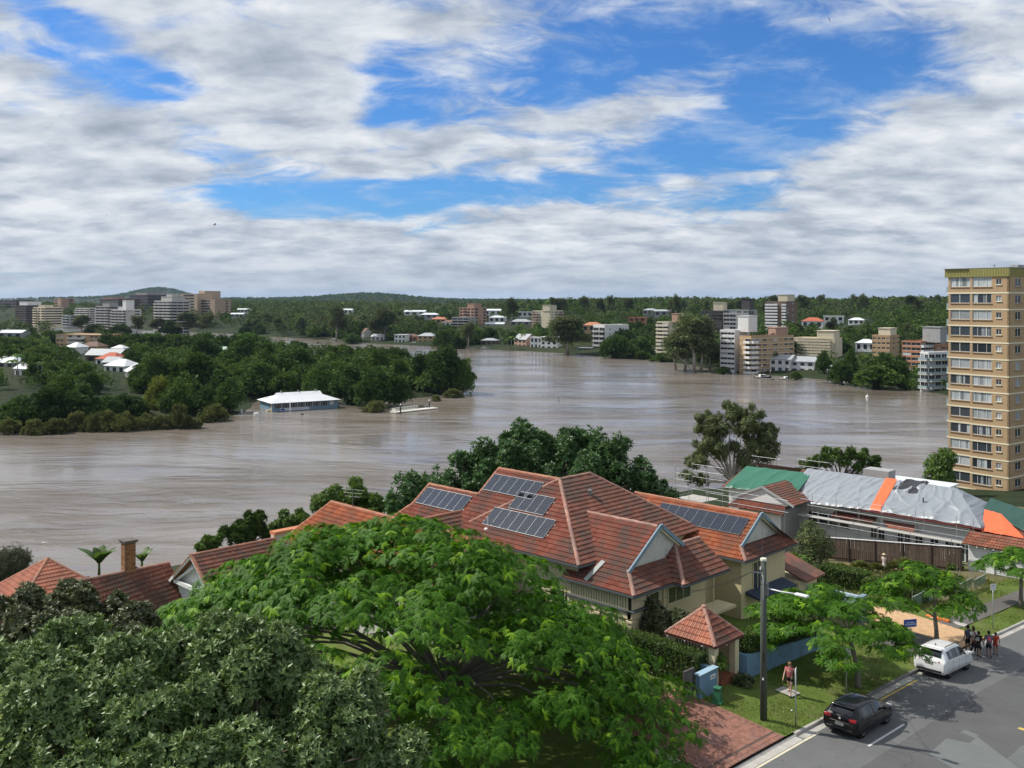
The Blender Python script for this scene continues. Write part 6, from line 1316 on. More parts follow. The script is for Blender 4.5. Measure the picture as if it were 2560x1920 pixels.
    tarp('grey_tarpaulin', 'large grey tarpaulin over the cottage roof, right of the orange strip', [(-41.5, 97.15, 16.5), (-35.5, 97.15, 16.5), (-31.9, 93.0, 14.05), (-41.4, 93.0, 14.05)], TGREY, 90, 40, .12, 3)
    tarp('grey_tarpaulin', 'grey tarpaulin over the right hip end of the cottage roof', [(-35.7, 97.2, 16.55), (-35.5, 97.1, 16.5), (-31.6, 100.8, 14.0), (-31.8, 93.0, 14.0)], TGREY, 30, 40, .08, 4)
    tarp('black_tarpaulin', 'black torn tarpaulin patch beside the orange strip', [(-40.6, 97.3, 16.75), (-38.3, 97.3, 16.7), (-38.9, 95.7, 15.7), (-41.6, 95.7, 15.7)], TBLACK, 26, 20, .1, 5)
    tarp('green_tarpaulin', 'green tarpaulin over the left end of the cottage roof', [(-58.4, 96.2, 16.0), (-50.6, 96.6, 16.1), (-50.6, 92.9, 14.3), (-58.6, 92.0, 14.25)], TGREEN, 60, 26, .06, 6)
cottage()
def shed_roofs():
    H = thing('back_building', 'low building behind the garage wrapped in green and orange tarpaulins', 'house', (-28, 100, 10)); w = MB().box(-32.4, 94.6, 6, -22, 104, 12.6); w.build('wall', OFFW, H, world=True); r = MB(); r.poly([(-33, 93.2, 13.7), (-22, 93.2, 11.6), (-22, 99, 13.2), (-33, 99, 15.4)]); r.build('roof', TILE1, H, world=True)
    tarp('green_tarpaulin', 'dark green tarpaulin over the low roof at the right edge', [(-33.2, 99.2, 15.6), (-25, 99.2, 13.9), (-24.5, 94.0, 12.4), (-33.0, 96.8, 15.0)], TDGREEN, 50, 24, .05, 7); tarp('orange_tarpaulin', 'broad orange tarpaulin low on the roof behind the garage', [(-32.8, 96.4, 15.0), (-31.2, 96.2, 14.8), (-28.4, 93.3, 13.65), (-31.9, 93.0, 13.75)], TORANGE, 40, 24, .06, 8)
    H = thing('back_building', 'long white flat roof behind the tarpaulins beside the tower', 'house', (-45, 112, 8)); MB().box(-46.3, 104.4, 4, -39.8, 108, 14.8).build('wall', WHITE, H, world=True); MB().box(-46.6, 104, 14.8, -39.5, 108.4, 15.0).build('roof', ROOFW, H, world=True)
shed_roofs()
STEEL = mat('galvanised_tube', (.36, .375, .385), .4, .5, metal=.5, var=.1); PLANK = mat('scaffold_plank', (.42, .40, .36), .8, var=.15)
def scaffold(label, posts, zt, rails, decks=(), braces=()):
    p0 = posts[0]; t = thing('scaffold', label, 'scaffold', (p0[0], p0[1], 9))
    for (x, y, zb, ztop) in posts: MB().tube([(x, y, zb), (x, y, ztop)], .024, 6).build('standard', STEEL, t, world=True)
    for (a, b) in rails: MB().tube([a, b], .021, 6).build('rail', STEEL, t, world=True)
    for (x0, y0, x1, y1, z) in decks: MB().box(x0, y0, z, x1, y1, z+.06).build('deck_plank', PLANK, t, world=True)
    for (a, b) in braces: MB().tube([a, b], .024, 6).build('brace', STEEL, t, world=True)
xs = [-48.7, -48.2, -45.6, -43.2, -40.9, -37.6, -36.8, -33.8, -32.3]
scaffold('long scaffold along the front of the white cottage', [(x, 92.1, 9.3, 15.0) for x in xs]+[(x, 90.9, 9.3, 13.2) for x in xs[1::2]], 15, [((-49.5, 92.08, z), (-31.8, 92.08, z)) for z in (14.85, 14.3, 13.75, 13.1, 11.6)]+[((-49.5, 90.88, z), (-31.8, 90.88, z)) for z in (13.05, 12.4, 11.0)], [(-49.4, 91.0, -41, 91.9, 12.75), (-40.9, 91.0, -32, 91.9, 12.70)], [((-48.2, 92.05, 9.5), (-45.6, 92.05, 12.7)), ((-40.9, 92.05, 9.5), (-37.6, 92.05, 12.7))])
L_ = [(-62.4, 88), (-60.6, 88), (-58.4, 88.1), (-62.6, 91.5), (-60.6, 91.5), (-58.6, 91.5)]
scaffold('tall scaffold tower at the left end of the white cottage', [(x, y, 7.5, 16.6) for x, y in L_], 16, [((-62.5, 88, z), (-60.5, 88, z)) for z in (15.9, 15.2, 14.5, 13.2, 12.2)]+[((-62.6, 91.5, z), (-58.4, 91.5, z)) for z in (16.4, 15.7, 15.0, 13.6)]+[((-62.5, 88, z), (-62.6, 91.5, z)) for z in (15.9, 14.5, 13.2)], [(-62.4, 88.2, -59, 89.6, 13.0), (-62.4, 89.8, -59, 91.3, 12.95)])
scaffold('scaffold guard rails across the front gable of the cottage', [(-58.2, 88.2, 8, 15.), (-54.5, 88.2, 8, 14.9), (-49.2, 88.2, 8, 14.6)], 15, [((-58.6, 88.2, z), (-48.8, 88.2, z)) for z in (14.75, 14.2, 13.55)])
scaffold('scaffold guard rails behind the green tarpaulin ridge', [(-56, 98.6, 14, 17.2), (-53.5, 98.6, 14, 17.6), (-50.8, 98.6, 14, 17.8)], 17, [((-59.2, 98.6, 16.9), (-55.5, 98.6, 16.9)), ((-53.6, 98.6, 17.2), (-49.6, 98.6, 17.2)), ((-53.6, 98.6, 16.5), (-49.6, 98.6, 16.5))])
FENM = mat('brown_paling', (.090, .062, .046), .8, var=.15, scale=1.2, island=.12, objvar=.12); FENP = mat('brown_post', (.05, .033, .025), .8)
def fence():
    t = thing('paling_fence', 'brown paling fence with white cap in front of the scaffolded cottage', 'fence', (-38, 88, 10.4)); z = lambda x: float(np.interp(x, [-45, -32], [9.9, 11.3])); x = -44.9; me = MB().box(0, -.02, 0, .17, .02, 1.85).mesh('paling', FENM); inv = WORLD_INV(t)
    while x < -31.9:
        o = put('paling', me, t); o.matrix_basis = Matrix.Translation((x, 88+(.0 if int(x*5) % 2 else .015), z(x))); o.matrix_parent_inverse = inv; x += .2
    for k in range(6): px = -44.9+k*2.6; MB().box(px-.06, 87.9, z(px)-.3, px+.06, 87.98, z(px)+1.9).build('post', FENP, t, world=True)
    MB().box(-45, 88.03, 9.8, -31.8, 88.06, 11.2).build('back_panel', FENP, t, world=True); MB().beam((-45, 88, z(-45)+1.9), (-31.8, 88, z(-31.8)+1.9), .16, .06).build('cap_rail', RAILW, t, world=True)
fence()
def garage():
    t = thing('garage', 'white weatherboard garage with mottled tile roof at the right edge', 'garage', (-28, 89, 11.3)); g0 = 11.2; MB().box(-31.5, 88.6, 9.5, -22.5, 90.9, 13.55).build('wall', WBD, t, world=True)
    boards(t, (-31.5, 88.6, 0), (-29.4, 88.6, 0), g0, 13.5, (0, -1, 0), WBD, .155); boards(t, (-26.4, 88.6, 0), (-22.5, 88.6, 0), g0, 13.5, (0, -1, 0), WBD, .155); boards(t, (-29.3, 88.56, 0), (-26.5, 88.56, 0), g0, 13.1, (0, -1, 0), mat('door_slat', (.56, .56, .54), .7, var=.06, island=.05), .155, 'door_slat')
    d = MB(); d.box(-29.45, 88.45, g0, -29.3, 88.58, 13.3); d.box(-26.5, 88.45, g0, -26.35, 88.58, 13.3); d.box(-29.45, 88.45, 13.15, -26.35, 88.58, 13.35); d.build('door_frame', RAILW, t, world=True); MB().tube([(-29., 88.4, 12.95), (-26.8, 88.4, 12.75)], .025, 5).build('door_track', GUT, t, world=True)
    pool = []; tiled_plane(t, [(-31.9, 88.1, 13.5), (-22.3, 88.1, 13.5), (-22.3, 89.7, 14.4), (-31.7, 89.7, 14.4)], tile_material('mottled_tile', (.24, .088, .052), (.40, .155, .088), 1.4, .5), pool); flush_tiles(t, pool, 300); MB().poly([(-22.3, 91.3, 13.5), (-31.9, 91.3, 13.5), (-31.7, 89.7, 14.4), (-22.3, 89.7, 14.4)]).build('rear_roof_slope', ROOFB, t, world=True)
    me = MB().box(-.05, -.05, -.05, .05, .05, .05).mesh('rafter_end', RAILW); inv = WORLD_INV(t)
    for k in range(14): o = put('rafter_end', me, t); o.matrix_basis = Matrix.Translation((-31.3+k*.68, 88.12, 13.38)); o.matrix_parent_inverse = inv
garage()
# wire site fence and oddments in the yard
def site_fence():
    MESHM = mat('green_shade_cloth', (.17, .26, .19), .9, var=.1, alpha=.45)
    for k in range(5):
        t = thing('site_fence_panel', ['leftmost', 'second', 'third', 'fourth', 'rightmost'][k]+' galvanised site fence panel with green mesh beyond the tan drive', 'fence panel', (-28.2+.15*k, 70+k*2.6, 12.2), group='site fence panels'); x0, y0 = -28.6+.12*k, 69.5+k*2.7; z = float(zk(y0)+.6)
        for yy in (y0, y0+2.5): MB().tube([(x0, yy, z-.1), (x0, yy, z+1.9)], .022, 6).build('post', STEEL, t, world=True)
        MB().tube([(x0, y0, z+.75), (x0, y0+2.5, z+.72)], .02, 6).build('rail', RAILW, t, world=True); MB().box(x0-.005, y0+.05, z, x0+.005, y0+2.45, z+.7).build('mesh_sheet', MESHM, t, world=True)
site_fence()
t = thing('traffic_barrier', 'orange plastic barrier lying on the grass beyond the tan drive', 'barrier', (-25.8, 69.2, 12.1)); zz = float(zverge(-26.4, 69)); MB().box(-27.2, 68.3, zz, -25.6, 68.65, zz+.18).build('body', mat('orange_plastic', (.75, .20, .04), .5), t, world=True, bevel=.04); MB().box(-26.9, 68.28, zz+.06, -26.4, 68.3, zz+.12).build('reflector', RAILW, t, world=True)
tag(MB().box(-25.5, 68.5, float(zverge(-25, 68.8)), -24.6, 69.1, float(zverge(-25, 68.8))+.07).build('concrete_lid', CONC, bevel=.02), 'pale concrete pit lid on the grass beside the orange barrier', 'pit lid')
# ---------------------------------------------------------------- near trees
POIN = foliage('leaf_poinciana', (.036, .120, .004), (.088, .210, .010), None, trans=.42, rough=.55, spec=.25, obj=0, patch=.3, pscale=.35)
POINY = foliage('leaf_poinciana_young', (.17, .34, .012), (.25, .43, .02), None, trans=.42, rough=.5, spec=.25, obj=0, patch=.15, pscale=.5)
GLOS = foliage('leaf_glossy', (.062, .118, .030), (.235, .315, .120), None, trans=.2, rough=.42, spec=.40, obj=0, patch=.3, pscale=.6)  # pale end of the leaf range puts gloss speckles into the colour
GLOSD = foliage('leaf_glossy_dark', (.045, .066, .022), (.130, .145, .060), None, trans=.15, rough=.45, spec=.45, obj=0, patch=.3, pscale=.6)
FIGM = foliage('leaf_fig', (.042, .105, .034), (.092, .175, .052), (.105, .195, .052), trans=.18, rough=.42, spec=.4, obj=0, patch=.3, pscale=.3)
GARD = foliage('leaf_garden', (.062, .130, .018), (.130, .205, .032), None, trans=.3, obj=0, patch=.3, pscale=.6)
def frond(pairs=5, L=1.0, wl=.15, droop=.5):
    """feather leaf along +x, drooping"""
    V = []; Fc = []; o = 0
    for i in range(pairs):
        q = (i+.6)/pairs; x = L*q; z = .10*q-droop*q*q*.55; le = wl*math.sin(math.pi*min(.12+q*.84, 1.))**.7+.03
        for s in (-1, 1):
            dx, dy = .55*le, s*le; w = L/pairs*.42
            V += [(x-w, 0, z), (x+w, 0, z-.01), (x+w*.8+dx, dy, z-.22*le), (x-w*.6+dx*.8, dy*.96, z-.2*le)]; Fc.append((o, o+1, o+2, o+3)); o += 4
    return np.array(V), np.array(Fc)
def rosette(n, fr, el=(.15, .55), rng=None, L=(.8, 1.1), fan=0.):
    V = []; Fc = []; o = 0
    for k in range(n):
        a = (k*2.4+rng.normal(0, .25)) if not fan else (k-(n-1)/2)*fan+rng.normal(0, .15); e = rng.uniform(*el); s = rng.uniform(*L); ca, sa, ce, se = math.cos(a), math.sin(a), math.cos(e), math.sin(e)
        R_ = np.array([(ca*ce, -sa, -ca*se), (sa*ce, ca, -sa*se), (se, 0, ce)]); V.append((fr[0]*s) @ R_.T); Fc.append(fr[1]+o); o += len(fr[0])
    return np.concatenate(V), np.concatenate(Fc)
def umbrella(label, c, rx, ry, zt, drop, npads, per, size, seed, trunk, padr, tilt=0., group=None, ang=0., power=2.2, limb=.13, young=.10, name='poinciana_tree'):
    """flat-topped feather-leaved tree: pads of foliage over a shallow dome, limbs reaching each pad; c = world xy of the crown"""
    rng = np.random.default_rng(seed); root = thing(name, label, 'tree', (*trunk[0][:2], trunk[0][2]), group=group)
    fr = frond(); tm = [rosette(5, fr, (-.45, .25), rng, (.75, 1.15), .62) for _ in range(3)]; P = []; Nn = []
    t = MB(); t.tube([p[:3] for p in trunk], [p[3] for p in trunk], 10, False); tip = Vector(trunk[-1][:3]); ca, sa = math.cos(ang), math.sin(ang)
    for k in range(npads):
        r = math.sqrt((k+.5)/npads); a = k*2.39996+rng.normal(0, .2); lx, ly = r*rx*math.cos(a), r*ry*math.sin(a); x, y = c[0]+lx*ca-ly*sa, c[1]+lx*sa+ly*ca
        z = zt-drop*r**power+tilt*lx*(1.9 if lx > 0 else 1.)-(rng.uniform(0, 1)**2*drop*.28 if k % 4 else drop*.30); pr = padr*rng.uniform(.7, 1.25); n = int(per*rng.uniform(.7, 1.3)*(pr/padr)**2)
        q = np.sqrt(rng.random(n))*pr; b = rng.uniform(0, 6.28, n); h = .28*pr*(1-(q/pr)**2)-.10*pr*rng.random(n)
        ox, oy = q*np.cos(b), q*np.sin(b); P.append(np.stack([x+ox, y+oy, z+h-.10*r*q], -1)); out = np.stack([ox/pr*.55+.35*r*(lx*ca-ly*sa)/max(rx, .1), oy/pr*.55+.35*r*(lx*sa+ly*ca)/max(ry, .1), np.ones(n)*.75], -1); Nn.append(out+rng.normal(0, .16, (n, 3)))
        if k % 5: continue
        e = Vector((x, y, z-.25)); s0 = tip if len(trunk) < 4 or rng.random() < .6 else Vector(trunk[-2][:3]); m1 = s0.lerp(e, .4)+Vector((0, 0, .12*(e-s0).length)); m2 = s0.lerp(e, .75)+Vector((rng.normal(0, .2), rng.normal(0, .2), .10*(e-s0).length)); t.tube([s0, m1, m2, e], [limb, limb*.6, limb*.38, limb*.12], 5, False)
    t.build('trunk', mat('grey_bark', (.17, .15, .125), .9, var=.3, scale=2.5, bump=.5, bscale=15), root, True, world=True)
    P = np.concatenate(P); Nn = np.concatenate(Nn); Nn /= np.linalg.norm(Nn, axis=1, keepdims=True)
    yg = rng.random(len(P)) < young; inv = WORLD_INV(root)
    for nm, sel, m, sc in (('crown', ~yg, POIN, 1.), ('young_leaves', yg, POINY, .95)):
        VV = []; FF = []; o = 0
        ids = rng.integers(0, 3, len(P))
        for k in range(3):
            q = sel & (ids == k)
            if not q.any(): continue
            n_ = Nn[q]; a = np.arctan2(n_[:, 1], n_[:, 0])+rng.normal(0, .75, q.sum()); ref = np.stack([np.cos(a), np.sin(a), np.zeros_like(a)], -1); y_ = np.cross(n_, ref); y_ /= np.linalg.norm(y_, axis=1, keepdims=True); x_ = np.cross(y_, n_)
            M = np.stack([x_, y_, n_], 2)*(size*sc*rng.uniform(.75, 1.2, q.sum()))[:, None, None]; v, f = scatter(tm[k][0], tm[k][1], M, P[q]); VV.append(v); FF.append(f+o); o += len(v)
        ob = put(nm, np_mesh(nm, np.concatenate(VV), np.concatenate(FF), m), root); ob.matrix_parent_inverse = inv; ob['kind'] = 'stuff'
    return root
# the great poinciana in front of the houses
tw = W(-3.2, 45.0); gz = 14.0
umbrella('great spreading poinciana with feathery bright green leaves in the foreground', (W(-5., 45.2).x, W(-5., 45.2).y), 13.2, 10.6, 24.2, 6.7, 245, 62, .39, 21, [(tw.x, tw.y, gz-.5, .55), (tw.x+.2, tw.y+.2, gz+1.6, .42), (tw.x+.1, tw.y, gz+3., .38)], 1.7, tilt=-.07, ang=math.radians(45), power=2.1, limb=.12, young=.10)
# street poincianas
def street_tree(label, u, v, h, cu, cd_, r, zt, drop, n, seed, lean, size=.34):
    b = W((u-1280)/F*F*h/(v-HOR), F*h/(v-HOR), CAMZ-h); c = PD(cu, cd_, 0); z0 = CAMZ-h
    mid = b.lerp(Vector((c.x, c.y, z0)), .25); umbrella(label, (c.x, c.y), r*1.06, r*.95, zt, drop, n, 55, size, seed, [(b.x, b.y, z0-.1, .17), (b.x+(mid.x-b.x)*.1, b.y+(mid.y-b.y)*.1, z0+.8, .13), (b.x+(mid.x-b.x)*.6, b.y+(mid.y-b.y)*.6, z0+1.7, .12), (mid.x, mid.y, z0+2.3, .10)], 1.0, group='poincianas along the verge', limb=.055, young=.12)
street_tree('umbrella shaped poinciana street tree nearest, between pole and white car', 2145, 1711, 20.95, 2072, 53.6, 4.35, 18.7, 2.2, 34, 31, 0)
street_tree('second poinciana street tree behind the white car', 2342, 1612, 21.75, 2312, 61, 2.9, 18.1, 2.0, 20, 32, 0)
street_tree('small poinciana street tree at the right picture edge', 2552, 1512, 23.1, 2556, 73, 2.4, 16.0, 1.2, 14, 33, 0, .42)
# glossy dark trees at the lower left
def leafy(label, blobs, n, size, m, seed, foot, name='glossy_leaved_tree', per=7, dark=None, el=(.1, .9), tr=.28, up=.5, group=None, lw=.62, bark=None, lump=0., spike=0., vs=0, rs=1.):
    """rosettes of stiff leaves over blobs given as (u, v, distance, radius)"""
    rng = np.random.default_rng(seed); cl = []
    for (u, v, d, r) in blobs: v += vs; r *= rs; p = PD(u, d, ZV(v, d)); cl.append((p.x, p.y, p.z, r, r, r*.9))
    if lump:                                                  # break every mass into smaller tufts with gaps between
        cc_ = []
        for b in cl:
            for q in range(int(lump)):
                a = rng.normal(size=3); a[2] = abs(a[2])*.8+.1*rng.normal(); a /= np.linalg.norm(a); rr = b[3]*rng.uniform(.22, .46); q_ = rng.uniform(.7, 1.05); cc_.append((b[0]+a[0]*b[3]*q_, b[1]+a[1]*b[3]*q_, b[2]+a[2]*b[3]*q_, rr, rr, rr*(1+spike*rng.random())))
            cc_.append((b[0], b[1], b[2]-b[3]*.1, b[3]*.55, b[3]*.55, b[3]*.5))
        cl = cc_
    cl = np.array(cl); root = thing(name, label, 'tree', foot, group=group)
    lf = (np.array([(0, 0, 0), (.45, .20*lw/.62, .05), (1, 0, -.02), (.45, -.20*lw/.62, .05), (.5, 0, -.03)]), np.array([(0, 4, 2, 1), (0, 3, 2, 4)])); tm = [rosette(per, lf, el, rng, (.7, 1.15)) for _ in range(3)]
    w = cl[:, 3]**2; idx = rng.choice(len(cl), n, p=w/w.sum()); c = cl[idx]; u = rng.normal(size=(n, 3)); u[:, 2] += up*.7; u /= np.linalg.norm(u, axis=1, keepdims=True); r = np.where(rng.random(n) < .22, rng.uniform(.4, .85, n), rng.uniform(.84, 1.08, n))*(1+.16*np.sin(u[:, 0]*7+u[:, 2]*5+idx)); P = c[:, :3]+u*c[:, 3:6]*r[:, None]
    nn = u+np.array([0, 0, up])+rng.normal(size=(n, 3))*.35; nn /= np.linalg.norm(nn, axis=1, keepdims=True); VV = []; FF = []; o = 0; ids = rng.integers(0, 3, n)
    for k in range(3):
        q = ids == k; n_ = nn[q]; ref = rng.normal(size=(q.sum(), 3)); x_ = np.cross(ref, n_); x_ /= np.linalg.norm(x_, axis=1, keepdims=True); y_ = np.cross(n_, x_); M = np.stack([x_, y_, n_], 2)*(size*rng.uniform(.7, 1.25, q.sum()))[:, None, None]; v, f = scatter(tm[k][0], tm[k][1], M, P[q]); VV.append(v); FF.append(f+o); o += len(v)
    ob = put('crown', np_mesh('crown', np.concatenate(VV), np.concatenate(FF), m), root); ob.matrix_parent_inverse = WORLD_INV(root); ob['kind'] = 'stuff'
    t = MB(); f0 = Vector(foot); cc = Vector(cl[:, :3].mean(0)); fk = f0.lerp(cc, .45); fk.z = f0.z+(cc.z-f0.z)*.5; t.tube([f0-Vector((0, 0, .4)), f0.lerp(fk, .5), fk], [tr, tr*.8, tr*.65], 8, False)
    for b in cl[::max(1, len(cl)//22)]:
        e = Vector(b[:3]); m_ = fk.lerp(e, .5)+Vector((rng.normal(0, .3), rng.normal(0, .3), .2)); t.tube([fk, m_, e, e+Vector((rng.normal(0, .3), rng.normal(0, .3), b[3]*.6))], [tr*.5, tr*.3, tr*.16, tr*.05], 5, False)
    t.build('trunk', bark or BARK, root, True, world=True); return root
gp = lambda u, d: (PD(u, d, 0).x, PD(u, d, 0).y, float(ZW(PD(u, d, 0).x, PD(u, d, 0).y)))
leafy('big glossy grey-green tree filling the lower left corner', [(60, 1650, 27, 1.55), (180, 1640, 28, 1.6), (330, 1665, 27, 1.7), (470, 1650, 27.5, 1.55), (120, 1770, 25, 1.7), (300, 1790, 25, 1.7), (430, 1850, 24, 1.6), (200, 1900, 24, 1.5), (40, 1890, 24.5, 1.4), (340, 1950, 23.5, 1.3), (250, 1700, 26.5, 1.2)], 11000, .19, GLOS, 41, gp(250, 26), lump=9, vs=35, rs=.72)
leafy('glossy grey-green tree in front of the poinciana, right of the corner tree', [(560, 1610, 28, 1.45), (640, 1600, 27, 1.5), (730, 1650, 28, 1.2), (560, 1790, 25.5, 1.7), (700, 1770, 26, 1.5), (770, 1710, 27, 1.2), (640, 1900, 24, 1.5), (520, 1930, 23.5, 1.3), (640, 1690, 26.5, 1.4)], 9500, .19, GLOS, 42, gp(640, 26), lump=9, vs=45, rs=.72)
leafy('smaller glossy tree at bottom centre beside the poinciana leaves', [(830, 1730, 26, 1.3), (900, 1775, 26, 1.3), (955, 1860, 25.5, 1.35), (830, 1860, 25, 1.5), (760, 1930, 24.5, 1.2), (910, 1930, 25, 1.2)], 6200, .18, GLOS, 43, gp(860, 25.5), lump=9, vs=40, rs=.75)
leafy('dark leafy tree in front of the chimney house', [(60, 1530, 36, 1.25), (150, 1520, 36.5, 1.3), (230, 1525, 36, 1.2), (290, 1560, 35, 1.1), (110, 1590, 34, 1.3), (210, 1600, 34, 1.2), (330, 1610, 33.5, .95), (20, 1590, 34, 1.2), (170, 1475, 37, .6), (355, 1560, 35, .6), (60, 1490, 37, .6)], 6800, .19, GLOSD, 44, gp(170, 35), lump=7, vs=15, rs=.85)
# figs and other trees behind the house, by blobs (u, v, distance, radius)
leafy('dense dark fig tree with upright sprays behind the tiled house', [(1060, 1215, 98, 2.6), (1035, 1190, 99, 2.0), (1100, 1185, 100, 2.4), (1160, 1190, 102, 2.6), (1200, 1150, 102, 3.0), (1165, 1120, 103, 2.0), (1250, 1130, 102, 3.2), (1260, 1085, 103, 1.7), (1310, 1110, 103, 3.2), (1345, 1085, 103, 1.8), (1390, 1110, 103, 3.3), (1440, 1085, 104, 2.1), (1460, 1120, 103, 3.2), (1445, 1065, 104, 1.2), (1520, 1120, 103, 3.0), (1545, 1090, 104, 1.6), (1570, 1160, 102, 3.0), (1620, 1190, 101, 2.4), (1650, 1225, 100, 2.0), (1300, 1180, 100, 3.6), (1420, 1180, 100, 3.6), (1520, 1200, 99, 3.2), (1230, 1200, 100, 3.0), (1265, 1062, 104, .8), (1000, 1230, 97, 1.6), (1130, 1240, 96, 2.5)], 19000, .44, FIGM, 51, gp(1350, 100), 'fig_tree', per=5, up=.9, el=(.2, 1.1), tr=.7, lump=6, spike=1.4, vs=44, rs=.82)
leafy('tall airy gum tree left of the scaffolded cottage', [(1790, 1075, 130, 2.6), (1850, 1055, 131, 2.7), (1900, 1090, 130, 2.2), (1830, 1030, 131, 1.6), (1880, 1035, 130, 1.5), (1920, 1130, 129, 1.9), (1800, 1120, 129, 2.2), (1760, 1120, 129, 1.7), (1735, 1150, 128, 1.5), (1860, 1130, 129, 2.3), (1770, 1050, 130, 1.4), (1725, 1190, 127, 1.1), (1930, 1080, 130, 1.2), (1880, 1165, 128, 1.4), (1750, 1200, 127, 1.0)], 7000, .40, foliage('leaf_gum_near', (.085, .115, .045), (.155, .180, .075), None, trans=.25, rough=.6, spec=.2, obj=0, patch=.3), 52, gp(1835, 129), 'gum_tree', per=4, up=.1, el=(-.6, .5), tr=.32, bark=BARKP, lump=6, vs=6, rs=1.0)
leafy('flat-crowned tree behind the tarpaulin ridge', [(2030, 1165, 138, 1.5), (2070, 1150, 139, 1.7), (2110, 1148, 139, 1.7), (2160, 1150, 140, 1.3), (2190, 1168, 140, 1.2), (2010, 1180, 138, 1.0), (2140, 1170, 139, .9)], 2400, .42, FMID, 53, gp(2100, 139), 'flat_crowned_tree', per=4, tr=.22, lump=5)
leafy('bright green tree tucked against the left of the tower', [(2348, 1165, 152, 1.9), (2340, 1190, 151, 1.6), (2365, 1145, 152, 1.4), (2358, 1200, 151, 1.7)], 1600, .5, GARD, 54, gp(2350, 152), 'broadleaf_tree', per=4)
leafy('round bright tree behind the low tiled roof', [(840, 1262, 112, 2.2), (870, 1245, 112, 1.8), (815, 1280, 111, 1.6), (900, 1265, 112, 1.6)], 2600, .42, GARD, 55, gp(850, 112), 'broadleaf_tree', per=5, lump=4); leafy('second bright tree behind the aerial on the low roof', [(930, 1282, 111, 1.7), (945, 1265, 111, 1.3), (910, 1290, 111, 1.3)], 1800, .42, GARD, 56, gp(930, 111), 'broadleaf_tree', per=5, lump=4)
leafy('leafy shrub at the river edge left of the low roof', [(645, 1320, 108, 1.5), (615, 1335, 107, 1.6), (585, 1345, 106, 1.3), (665, 1335, 108, 1.1), (620, 1305, 108, .8)], 2400, .36, FMID, 57, gp(620, 107), 'riverside_shrub', per=5, lump=4); leafy('small shrub left of the riverside shrub', [(520, 1365, 104, .9), (540, 1360, 104, .8), (505, 1372, 103, .7)], 900, .34, GARD, 58, gp(520, 104), 'riverside_shrub', per=5, lump=4)
leafy('rounded shrub above the parapet of the gable house', [(740, 1300, 106, 1.4), (715, 1312, 105, 1.2), (765, 1305, 106, 1.0), (700, 1320, 105, .8)], 1500, .36, GARD, 59, gp(730, 105), 'riverside_shrub', per=5, lump=4)
leafy('feathery drooping she-oak at the left picture edge', [(20, 1410, 95, 2.0), (45, 1402, 96, 1.3), (5, 1425, 94, 1.5)], 1300, .6, foliage('leaf_sheoak', (.07, .085, .045), (.11, .12, .07), None, trans=.2, obj=0), 60, gp(15, 95), 'she_oak', per=4, up=-.3, el=(-1.2, -.1), lw=.16)
leafy('dark garden shrub in front of the slatted porch', [(1640, 1540, 56, .62), (1630, 1515, 56.5, .45), (1650, 1565, 55.5, .6), (1622, 1560, 56, .5)], 1300, .16, GLOSD, 61, gp(1640, 56), 'garden_shrub', per=6, tr=.05); leafy('second dark shrub beside the gatehouse roof', [(1692, 1545, 56, .5), (1700, 1560, 55.5, .45)], 700, .16, GLOSD, 62, gp(1695, 56), 'garden_shrub', per=6, tr=.05)
leafy('bright shrub beside the right wing of the tiled house', [(1990, 1420, 72, 1.0), (2010, 1450, 71, 1.1), (1975, 1455, 71, .9), (2030, 1480, 70, .9), (1985, 1485, 70, .9)], 2600, .22, GARD, 63, gp(2000, 71), 'garden_shrub', per=5, tr=.08); leafy('slender open tree before the scaffold left of the brown fence', [(2030, 1350, 84, 1.2), (2020, 1385, 84, 1.3), (2055, 1370, 84, 1.0), (2000, 1410, 83, 1.0), (2040, 1420, 83, 1.2), (2025, 1320, 85, .7)], 1900, .26, FGUM, 64, gp(2030, 84), 'slender_tree', per=4, tr=.08, up=.2)
leafy('climbing shrub at the corner of garage and fence', [(2385, 1400, 86, .5), (2392, 1415, 85.5, .5), (2380, 1418, 85.5, .4)], 700, .16, GARD, 65, gp(2386, 85.6), 'garden_shrub', per=5, tr=.04); leafy('small potted shrub inside the gatehouse', [(1800, 1650, 50.6, .30), (1808, 1662, 50.3, .26), (1793, 1640, 50.8, .2)], 260, .14, GARD, 66, (W((1802-1280)/F*50.5, 50.5).x, W((1802-1280)/F*50.5, 50.5).y, 14.87), 'potted_shrub', per=5, tr=.03)
leafy('low dark fern at the foot of the blue wall', [(1862, 1702, 50.9, .28), (1850, 1700, 51.0, .25), (1872, 1705, 50.8, .22)], 260, .2, GLOSD, 67, gp(1862, 51), 'fern', per=6, tr=.02, up=.8)
for k, (u, v, d, r) in enumerate([(2150, 1405, 86, .55), (2235, 1408, 85, .5), (2260, 1400, 86, .7), (2190, 1412, 85, .4), (2100, 1415, 85, .6)]): leafy(['leftmost tall weed clump before the brown fence', 'weed clump right of the person in the hat', 'largest weed clump right of the person in the hat', 'weed clump left of the person in the hat', 'second weed clump from the left before the fence'][[4, 1, 2, 3, 0].index(k) if False else k], [(u, v+8, d, r*.5), (u+12, v+12, d, r*.4), (u-14, v+12, d+.5, r*.4), (u+30, v+14, d, r*.3)], 260, .34, WEED, 70+k, gp(u, d), 'weed_clump', per=5, tr=.02, up=1.2, lw=.3, el=(.5, 1.3), group='weed clumps in the yard')
